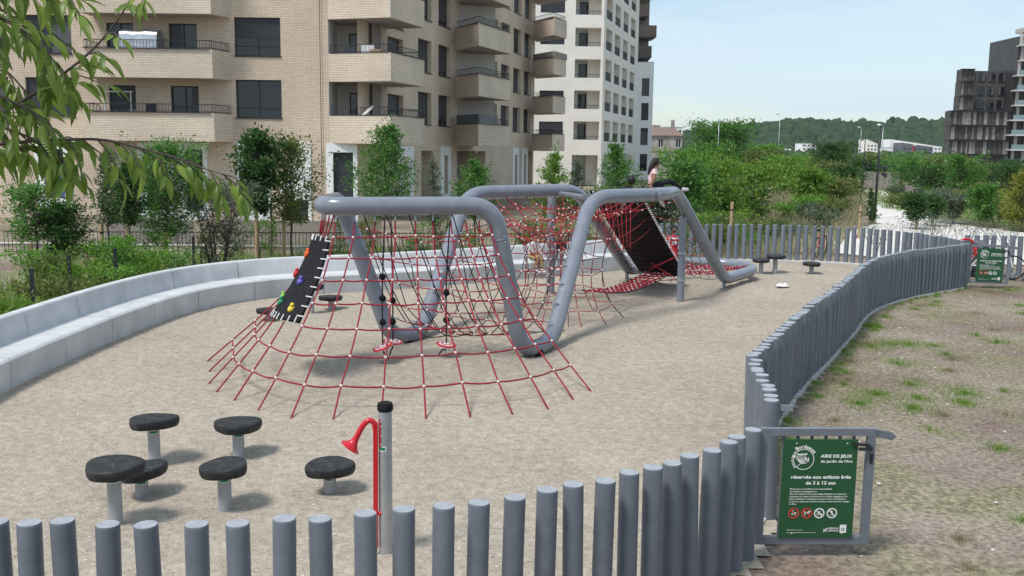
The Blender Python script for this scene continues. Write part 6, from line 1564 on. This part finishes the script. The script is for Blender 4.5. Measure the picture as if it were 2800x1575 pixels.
for x, z, r_ in ((470, 47, 7), (483, 48, 8), (494, 46, 6), (523, 47, 9), (563, 51, 5), (566, 55, 4), (575, 51, 8), (600, 50, 9), (612, 50, 8), (640, 50, 9)): items.append((x, 1500, z, r_, r_))
canopy('hill_wood', items, canopymat('hill_wood_canopy', (.016, .036, .020), (.048, .082, .034)), 'dense dark wood covering the far hill', 'wood')
items = []
for i in range(700):
    y = random.uniform(235, 560); x = (.16 + random.uniform(0, .36)) * y; r_ = random.uniform(1.6, 3.2) * (.6 + y / 900); items.append((x, y, -1.5 + r_ * .7, r_, r_ * random.uniform(.8, 1.2)))
canopy('plain_wood', items, canopymat('plain_wood_canopy', (.022, .050, .018), (.075, .125, .045)), 'belt of trees and bushes before the white buildings', 'wood')
# nearer leafy belts as single trees
random.seed(53)
for i in range(34):
    y = random.uniform(95, 185); x = y * random.uniform(.19, .50)
    if y * .30 < x < y * .38 and y > 150: continue
    tree('belt_tree', 'dense green tree in the belt beyond the far end of the path', x, y, ground_z(x, y) + .2, ground_z(x, y) + random.uniform(1.8, 3.3), random.uniform(3, 6), random.choice(['leaf_dark', 'leaf_mid', 'leaf_light', 'leaf_olive']), 'round', 60, 34, .34, 600 + i, group='trees in the belt beyond the path', gz=ground_z(x, y), tr=.08, limbs=False)
# ------------------------------------------------------------------ people
def skinned(name, J, Ed, mats, parent, reg=None, sub=2):
    """J: joint -> (pos, radius); Ed: (a, b, material index)"""
    keys = list(J); me = bpy.data.meshes.new(name); me.from_pydata([J[k][0] for k in keys], [(keys.index(a), keys.index(c)) for a, c, _ in Ed], [])
    o = bpy.data.objects.new(name, me); C.objects.link(o); sk = o.modifiers.new('skin', 'SKIN'); sk.use_smooth_shade = True
    for i, k in enumerate(keys):
        r_ = J[k][1]; me.skin_vertices[0].data[i].radius = r_ if isinstance(r_, tuple) else (r_, r_); me.skin_vertices[0].data[i].use_root = (i == 0)
    s_ = o.modifiers.new('sub', 'SUBSURF'); s_.levels = sub; s_.render_levels = sub
    dg = bpy.context.evaluated_depsgraph_get(); m2 = bpy.data.meshes.new_from_object(o.evaluated_get(dg)); bpy.data.objects.remove(o); bpy.data.meshes.remove(me)
    m2.name = name; m2.materials.clear()
    seg_ = [(V3(J[a][0]), V3(J[c][0]), mi, (J[a][1] if not isinstance(J[a][1], tuple) else J[a][1][0])) for a, c, mi in Ed]; idx_ = []
    for p in m2.polygons:
        best, bi = 9e9, 0
        for a, c, mi, r_ in seg_:
            d = c - a; t_ = max(0, min(1, (p.center - a).dot(d) / max(1e-9, d.length_squared))); q = (p.center - (a + d * t_)).length - r_ * .5
            if q < best: best, bi = q, mi
        idx_.append(bi)
    return finish(name, m2, [M[k] for k in mats], parent, 'all', mi=idx_)
def head_parts(parent, c, r_, face, hair='hair', long=None, skin='skin'):
    """head with face features and hair; face: horizontal facing direction"""
    c = V3(c); f_ = V3(face).normalized(); s_ = V3((-f_.y, f_.x, 0)); rot = Matrix((f_, s_, V3((0, 0, 1)))).transposed()
    b = MB(); b.ball(c, r_, 16, 12, (.93, .80, 1.12), rot=rot); b.ball(c + f_ * r_ * .92 + V3((0, 0, -r_ * .12)), r_ * .15, 8, 6, (1, .8, 1.4), rot=rot)
    for k in (-1, 1): b.ball(c + s_ * k * r_ * .8 + V3((0, 0, -.05 * r_)), r_ * .17, 8, 6, (.8, .5, 1.3), rot=rot)
    b.ball(c + f_ * r_ * .45 + V3((0, 0, -r_ * .75)), r_ * .42, 10, 8, (1, .9, .6), rot=rot)
    h = b.build('head', M[skin], parent, smooth='all')
    b = MB()
    for k in (-1, 1): b.ball(c + f_ * r_ * .83 + s_ * k * r_ * .3 + V3((0, 0, .08 * r_)), r_ * .09, 8, 6)
    b.bar(c + f_ * r_ * .86 + s_ * r_ * .2 + V3((0, 0, -.5 * r_)), c + f_ * r_ * .86 - s_ * r_ * .2 + V3((0, 0, -.5 * r_)), .01, .01); b.build('facial_features', M['hair'], h)
    b = MB(); b.ball(c - f_ * r_ * .16 + V3((0, 0, r_ * .22)), r_ * 1.05, 16, 12, (.98, .90, 1.02), rot=rot)
    if long: b.tube(catmull([c - f_ * r_ * .55 + V3((0, 0, r_ * .4)), c - f_ * r_ * .95 + V3((0, 0, -r_ * .6))] + [V3(p) for p in long], 4), [r_ * .55, r_ * .62, r_ * .66, r_ * .66, r_ * .64, r_ * .62, r_ * .6, r_ * .56, r_ * .5, r_ * .42, r_ * .34, r_ * .2, r_ * .08][:4 * (len(long) + 1) + 1], 10)
    b.build('hair', M[hair], h, smooth='all')
    return h
def hand(parent, w, d, palm, sc=1.0, skin='skin'):
    """w: wrist, d: finger direction, palm: sideways direction"""
    w, d, p = V3(w), V3(d).normalized(), V3(palm).normalized(); nn = d.cross(p); b = MB(); b.tube([w, w + d * .03 * sc, w + d * .065 * sc], [.018 * sc, .026 * sc, .024 * sc], 8)
    for i, (o_, L_) in enumerate(((-.018, .045), (-.006, .055), (.006, .052), (.018, .040))): q = w + d * .06 * sc + p * o_ * sc; b.tube([q, q + d * L_ * .55 * sc, q + (d + nn * .5).normalized() * L_ * sc], [.0075 * sc, .007 * sc, .005 * sc], 6)
    q = w + d * .02 * sc + p * .022 * sc; b.tube([q, q + (p * .8 + d).normalized() * .03 * sc, q + (p * .5 + d).normalized() * .05 * sc], [.0085 * sc, .008 * sc, .006 * sc], 6)
    b.build('hand', M[skin], parent, smooth='all')
# girl in pink on top of the tube
gx, gy = 2.97, 21.55
girl = thing('person', 'child with long dark hair in a pink shirt and black trousers sitting on the tube', 'person', (gx, gy, 2.45))
J = {'pelvis': ((gx, gy, 2.58), .105), 'waist': ((gx + .02, gy, 2.70), .090), 'chest': ((gx + .04, gy, 2.83), (.105, .085)), 'neckb': ((gx + .06, gy, 2.925), .05), 'neck': ((gx + .075, gy, 2.975), .036),
 'shR': ((gx + .085, gy - .105, 2.895), .047), 'elR': ((gx + .06, gy - .15, 2.74), .034), 'wrR': ((gx + .00, gy - .14, 2.59), .025), 'shL': ((gx + .07, gy + .11, 2.895), .047), 'elL': ((gx + .12, gy + .16, 2.74), .034), 'wrL': ((gx + .12, gy + .12, 2.62), .025),
 'hipR': ((gx + .07, gy - .06, 2.57), .085), 'knR': ((gx + .45, gy + .12, 2.675), .062), 'anR': ((gx + .74, gy + .30, 2.50), .042), 'hipL': ((gx + .06, gy + .09, 2.56), .085), 'knL': ((gx + .36, gy + .42, 2.52), .060), 'anL': ((gx + .33, gy + .60, 2.24), .042)}
Ed = [('pelvis', 'waist', 1), ('waist', 'chest', 1), ('chest', 'neckb', 1), ('neckb', 'neck', 0), ('chest', 'shR', 1), ('shR', 'elR', 0), ('elR', 'wrR', 0), ('chest', 'shL', 1), ('shL', 'elL', 0), ('elL', 'wrL', 0), ('pelvis', 'hipR', 2), ('hipR', 'knR', 2), ('knR', 'anR', 2), ('pelvis', 'hipL', 2), ('hipL', 'knL', 2), ('knL', 'anL', 2)]
skinned('body', J, Ed, ['skin', 'pink', 'black_cloth'], girl)
for k, (a, e_) in (('R', ('shR', 'elR')), ('L', ('shL', 'elL'))):
    b = MB(); a, e_ = V3(J[a][0]), V3(J[e_][0]); b.tube([a + V3((-.02, 0, .02)), a.lerp(e_, .3), a.lerp(e_, .52)], [.058, .058, .055], 10, caps=False); b.build('sleeve', M['pink'], girl, smooth='all')
head_parts(girl, (gx + .105, gy, 3.055), .092, (.85, .45, 0), long=[(gx - .015, gy - .05, 2.90), (gx - .05, gy - .055, 2.80)])
hand(girl, J['wrR'][0], (-.1, -.1, -1), (1, 0, 0)); hand(girl, J['wrL'][0], (.1, .2, -1), (1, 0, 0))
def shoe(parent, a, d, m='shoe'):
    a, d = V3(a), V3(d).normalized(); b = MB(); b.tube([a - d * .05 + V3((0, 0, -.02)), a + V3((0, 0, -.015)), a + d * .07 + V3((0, 0, -.03)), a + d * .15 + V3((0, 0, -.038)), a + d * .18 + V3((0, 0, -.04))], [.026, .044, .040, .034, .014], 10); b.build('shoe', M[m], parent, smooth='all')
shoe(girl, J['anR'][0], (.85, .3, .12)); shoe(girl, J['anL'][0], (.4, .3, -.5))
# person in black leaning behind the tube
px_, py_ = 2.52, 22.35
pb_ = thing('person', 'person dressed in black with dark hair, half hidden behind the tube beside the pink child', 'person', (px_, py_, 2.1))
J = {'pelvis': ((px_ - .05, py_, 2.18), .12), 'waist': ((px_ - .02, py_, 2.28), .11), 'chest': ((px_ + .02, py_, 2.40), (.15, .11)), 'neckb': ((px_ + .06, py_, 2.49), .065), 'neck': ((px_ + .10, py_, 2.55), .045), 'shR': ((px_ + .1, py_ - .15, 2.44), .065), 'elR': ((px_ + .12, py_ - .2, 2.25), .045), 'wrR': ((px_ + .25, py_ - .15, 2.15), .03), 'shL': ((px_ - .12, py_ + .14, 2.45), .065), 'elL': ((px_ - .25, py_ + .15, 2.28), .045), 'wrL': ((px_ - .2, py_ + .05, 2.15), .03), 'knR': ((px_ + .3, py_ + .15, 2.2), .07), 'anR': ((px_ + .45, py_ + .5, 2.0), .045)}
Ed = [('pelvis', 'waist', 0), ('waist', 'chest', 0), ('chest', 'neckb', 0), ('neckb', 'neck', 1), ('chest', 'shR', 0), ('shR', 'elR', 0), ('elR', 'wrR', 0), ('chest', 'shL', 0), ('shL', 'elL', 0), ('elL', 'wrL', 0), ('pelvis', 'knR', 0), ('knR', 'anR', 0)]
skinned('body', J, Ed, ['black_cloth', 'skin_dark'], pb_); head_parts(pb_, (px_ + .145, py_, 2.645), .098, (.3, .95, 0), skin='skin_dark'); hand(pb_, J['wrR'][0], (.6, .2, -.6), (0, 1, 0), skin='skin_dark'); hand(pb_, J['wrL'][0], (.3, -.3, -.8), (0, 1, 0), skin='skin_dark'); shoe(pb_, J['anR'][0], (.5, .8, -.2))
# boy in the red jersey behind the pole
bx0, by0 = 4.20, 25.7
boy = thing('person', 'boy in a red and white basketball jersey standing behind the support pole', 'person', (bx0, by0, 0)); 
def stand(t, x, y, k, mats, face, hair='hair', skin='skin', arms=True):
    J = {'pelvis': ((x, y, .74 * k), .13 * k), 'waist': ((x, y, .90 * k), .115 * k), 'chest': ((x, y, 1.08 * k), (.145 * k, .10 * k)), 'neckb': ((x, y, 1.22 * k), .06 * k), 'neck': ((x, y, 1.28 * k), .045 * k)}
    for s_, n_ in ((-1, 'R'), (1, 'L')):
        J.update({'sh' + n_: ((x + s_ * .16 * k, y, 1.18 * k), .058 * k), 'el' + n_: ((x + s_ * .22 * k, y - .02, .95 * k), .042 * k), 'wr' + n_: ((x + s_ * .23 * k, y - .08, .75 * k), .03 * k), 'hip' + n_: ((x + s_ * .08 * k, y, .70 * k), .095 * k), 'kn' + n_: ((x + s_ * .09 * k, y - .02, .40 * k), .07 * k), 'an' + n_: ((x + s_ * .09 * k, y, .08 * k), .045 * k)})
    Ed = [('pelvis', 'waist', 1), ('waist', 'chest', 1), ('chest', 'neckb', 1), ('neckb', 'neck', 0)]
    for n_ in 'RL': Ed += [('chest', 'sh' + n_, 1), ('sh' + n_, 'el' + n_, 0), ('el' + n_, 'wr' + n_, 0), ('pelvis', 'hip' + n_, 2), ('hip' + n_, 'kn' + n_, 2), ('kn' + n_, 'an' + n_, 0)]
    skinned('body', J, Ed, mats, t); head_parts(t, (x, y - .01, 1.405 * k), .105 * k, face, hair, skin=skin)
    for n_ in 'RL': hand(t, J['wr' + n_][0], (0, -.1, -1), (0, -1, 0), skin=skin); shoe(t, J['an' + n_][0], (0, -1, 0))
stand(boy, bx0, by0, .93, ['skin_dark', 'red_cloth', 'red_cloth'], (-.1, -1, 0), skin='skin_dark')
w = MB(); put_text(w, 'MIAMI', 0, .08, .085, .003, align='CENTER', y=0); put_text(w, '30', 0, -.07, .14, .006, align='CENTER', y=0)
o = w.build('jersey_print', M['sign_white'], boy, loc=(bx0, by0 - .118, .98), kind='stuff')
b = MB(); b.tube([(bx0 - .10, by0 - .10, 1.10), (bx0 - .03, by0 - .115, 1.06), (bx0 + .03, by0 - .115, 1.06), (bx0 + .10, by0 - .10, 1.10)], .011, 6)
b.build('collar', M['sign_white'], boy)
b = MB()
for s_ in (-1, 1): b.tube([(bx0 + s_ * .125, by0 - .07, 1.10), (bx0 + s_ * .125, by0 - .085, .98), (bx0 + s_ * .115, by0 - .08, .80)], .009, 6)
b.build('trim', M['sign_white'], boy, kind='stuff')
# two children on the bench behind the nets
def sit(t, x, y, z, mats, face, hair, skin, k=.8):
    f_ = V3(face).normalized(); s0 = V3((-f_.y, f_.x, 0)); O = V3((x, y, z))
    def P(a, s_, h): q = O + f_ * a * k + s0 * s_ * k + V3((0, 0, h * k)); return tuple(q)
    J = {'pelvis': (P(0, 0, .12), .13 * k), 'waist': (P(.03, 0, .28), .115 * k), 'chest': (P(.08, 0, .46), (.14 * k, .1 * k)), 'neckb': (P(.1, 0, .6), .06 * k), 'neck': (P(.12, 0, .66), .045 * k)}
    for q, n_ in ((-1, 'R'), (1, 'L')): J.update({'sh' + n_: (P(.09, q * .16, .55), .056 * k), 'el' + n_: (P(.14, q * .22, .34), .042 * k), 'wr' + n_: (P(.32, q * .14, .22), .03 * k), 'hip' + n_: (P(.06, q * .08, .10), .095 * k), 'kn' + n_: (P(.44, q * .1, .12), .07 * k), 'an' + n_: (P(.46, q * .1, -.28), .045 * k)})
    Ed = [('pelvis', 'waist', 1), ('waist', 'chest', 1), ('chest', 'neckb', 1), ('neckb', 'neck', 0)]
    for n_ in 'RL': Ed += [('chest', 'sh' + n_, 1), ('sh' + n_, 'el' + n_, 1), ('el' + n_, 'wr' + n_, 0), ('pelvis', 'hip' + n_, 2), ('hip' + n_, 'kn' + n_, 2), ('kn' + n_, 'an' + n_, 2)]
    skinned('body', J, Ed, mats, t); head_parts(t, P(.15, 0, .80), .11 * k, face, hair, skin=skin)
    for n_ in 'RL': hand(t, J['wr' + n_][0], tuple(f_), (0, 0, 1), .8, skin=skin); shoe(t, J['an' + n_][0], tuple(f_))
M['tan_cloth'] = mat('tan_cloth', (.36, .25, .12), .85, .15, 20)
c1 = thing('person', 'child in a white top sitting on the bench behind the rope funnel', 'person', (.55, 25.95, .42)); sit(c1, .52, 25.92, .43, ['skin', 'white_plastic', 'tan_cloth'], (.5, -.85, 0), 'hair', 'skin')
c2 = thing('person', 'child in dark clothes sitting on the bench, right of the child in white', 'person', (1.3, 26.5, .42)); sit(c2, 1.28, 26.48, .43, ['skin_dark', 'black_cloth', 'grey_cloth'], (-.3, -.95, 0), 'hair', 'skin_dark')
# ------------------------------------------------------------------ small things
def bicycle(label, x, y, rz, m):
    t = thing('bicycle', label, 'bicycle', (x, y, 0)); c, s_ = math.cos(rz), math.sin(rz)
    def P(a, h, o_=0.0): return (x + a * c - o_ * s_, y + a * s_ + o_ * c, h)
    for a in (-.5, .5):
        b = MB(); b.tube([P(a + .31 * math.cos(q * math.pi / 12), .33 + .31 * math.sin(q * math.pi / 12)) for q in range(24)], .02, 6, closed=True); wh = b.build('wheel', M['rubber'], t, smooth='all')
        b = MB()
        for q in range(8): b.bar(P(a, .33), P(a + .30 * math.cos(q * math.pi / 4), .33 + .30 * math.sin(q * math.pi / 4)), .004, .004)
        b.build('spokes', M['steel'], wh, kind='stuff')
    b = MB(); 
    for p, q in (((-.5, .33), (-.1, .32)), ((-.5, .33), (-.18, .78)), ((-.18, .82), (-.1, .32)), ((-.1, .32), (.36, .72)), ((-.2, .72), (.34, .82)), ((.5, .33), (.33, .92))): b.tube([P(*p), P(*q)], .018, 8)
    b.build('frame', m, t, smooth=True); b = MB(); b.ball(P(-.2, .86), .1, 10, 6, (1.3, .6, .4)); b.build('saddle', M['rubber'], t, smooth='all')
    b = MB(); b.tube([P(.3, .95, -.25), P(.34, .96, 0), P(.3, .95, .25)], .014, 6); b.build('handlebar', M['dark_metal'], t)
bicycle('white bicycle leaning by the far gate at the right', 13.0, 26.6, R(-25), M['white_plastic']); bicycle('red bicycle beside the far gate sign', 12.1, 26.3, R(10), M['red_paint']); bicycle('red and white bicycle behind the far fence near the path', 10.0, 31.9, R(60), M['red_paint'])
ct = thing('bike_trailer', 'grey fabric child trailer with red trim behind the far gate', 'trailer', (12.6, 27.4, 0))
b = MB(); b.add([(12.2, 27.1, .3), (13.15, 27.1, .3), (13.15, 27.8, .3), (12.2, 27.8, .3), (12.3, 27.15, 1.0), (13.0, 27.15, 1.0), (13.0, 27.75, .95), (12.3, 27.75, .95)], ((0,3,2,1),(4,5,6,7),(0,1,5,4),(1,2,6,5),(2,3,7,6),(3,0,4,7))); b.build('hood', M['grey_cloth'], ct)
for x in (12.15, 13.2):
    b = MB(); b.tube([(x + .02 * math.cos(q), 27.45 + .26 * math.cos(q * math.pi / 10), .27 + .26 * math.sin(q * math.pi / 10)) for q in range(20)], .02, 6, closed=True); b.build('wheel', M['rubber'], ct); 
b = MB(); b.tube(catmull([(12.2, 27.08, .4), (12.3, 27.08, .95), (12.62, 27.08, .98), (12.75, 27.08, .6)], 5), .03, 8); b.build('trim', M['red_paint'], ct, smooth='all')
lt = thing('crumpled_paper', 'crumpled white paper lying on the sand near the winding fence', 'litter', (6.75, 24.35, 0)); b = MB(); random.seed(61)
vs = []
for i in range(7):
    for j in range(7): vs.append((6.6 + i * .05 + random.uniform(-.03, .03), 24.3 + j * .05 + random.uniform(-.03, .03), .0 + random.uniform(0, .11) * (1 if 0 < i < 6 and 0 < j < 6 else .3)))
b.add(vs, [(i * 7 + j, (i + 1) * 7 + j, (i + 1) * 7 + j + 1, i * 7 + j + 1) for i in range(6) for j in range(6)]); b.build('sheet', M['white_plastic'], lt)
st_ = thing('stone', 'grey stone lying on the soil below the gate sign', 'stone', (2.95, 7.1, 0)); b = MB(); b.ball((2.85, 7.32, ground_z(2.85, 7.32) + .02), .035, 8, 6, (1.1, .8, 1)); b.build('rock', M['steel_grey'], st_)

# ------------------------------------------------------------------ single out each plant of a group by look and place
ORD = 'first second third fourth fifth sixth seventh eighth ninth tenth eleventh twelfth thirteenth fourteenth fifteenth sixteenth seventeenth eighteenth nineteenth twentieth'.split()
TENS = {20: 'twenty', 30: 'thirty', 40: 'forty', 50: 'fifty'}
def ordinal(n):
    if n <= 20: return ORD[n - 1]
    if n % 10 == 0: return {30: 'thirtieth', 40: 'fortieth', 50: 'fiftieth'}[n]
    return TENS[n // 10 * 10] + '-' + ORD[n % 10 - 1]
TONE = {'leaf_light': 'light green', 'leaf_fresh': 'bright green', 'leaf_mid': 'mid green', 'leaf_dark': 'dark green', 'leaf_olive': 'olive', 'leaf_grey': 'grey-green', 'leaf_yellow': 'yellow-green'}
NOUN = {'low shrubs behind the bench': 'low shrub behind the curved bench', 'wild shrubs behind the climbing frame': 'wild shrub before the black railing', 'bushes behind the far fence': 'bush behind the far fence', 'bushes right of the path': 'bush right of the path', 'trees in the belt beyond the path': 'tree beyond the path end', 'twiggy shrubs before the path': 'bare twiggy shrub before the path'}
for g_, L_ in PLANTS.items():
    L_.sort(key=lambda q: q[0])
    for k, (_, t, m, h) in enumerate(L_):
        t['label'] = '%s %s %s, %s from the left' % ('taller' if h > .9 else 'short', TONE.get(m, 'green'), NOUN[g_], ordinal(k + 1))
# ------------------------------------------------------------------ summer haze
hm_ = bpy.data.materials.new('summer_haze'); hm_.use_nodes = True; hn = hm_.node_tree; hn.nodes.clear()
vo_ = hn.nodes.new('ShaderNodeVolumePrincipled'); vo_.inputs['Color'].default_value = (.80, .88, .95, 1); vo_.inputs['Density'].default_value = .00006; vo_.inputs['Anisotropy'].default_value = .2
ho = hn.nodes.new('ShaderNodeOutputMaterial'); hn.links.new(vo_.outputs['Volume'], ho.inputs['Volume'])
b = MB(); b.box((0, 1750, 40), (7400, 4600, 96)); b.build('haze', hm_, kind='stuff')
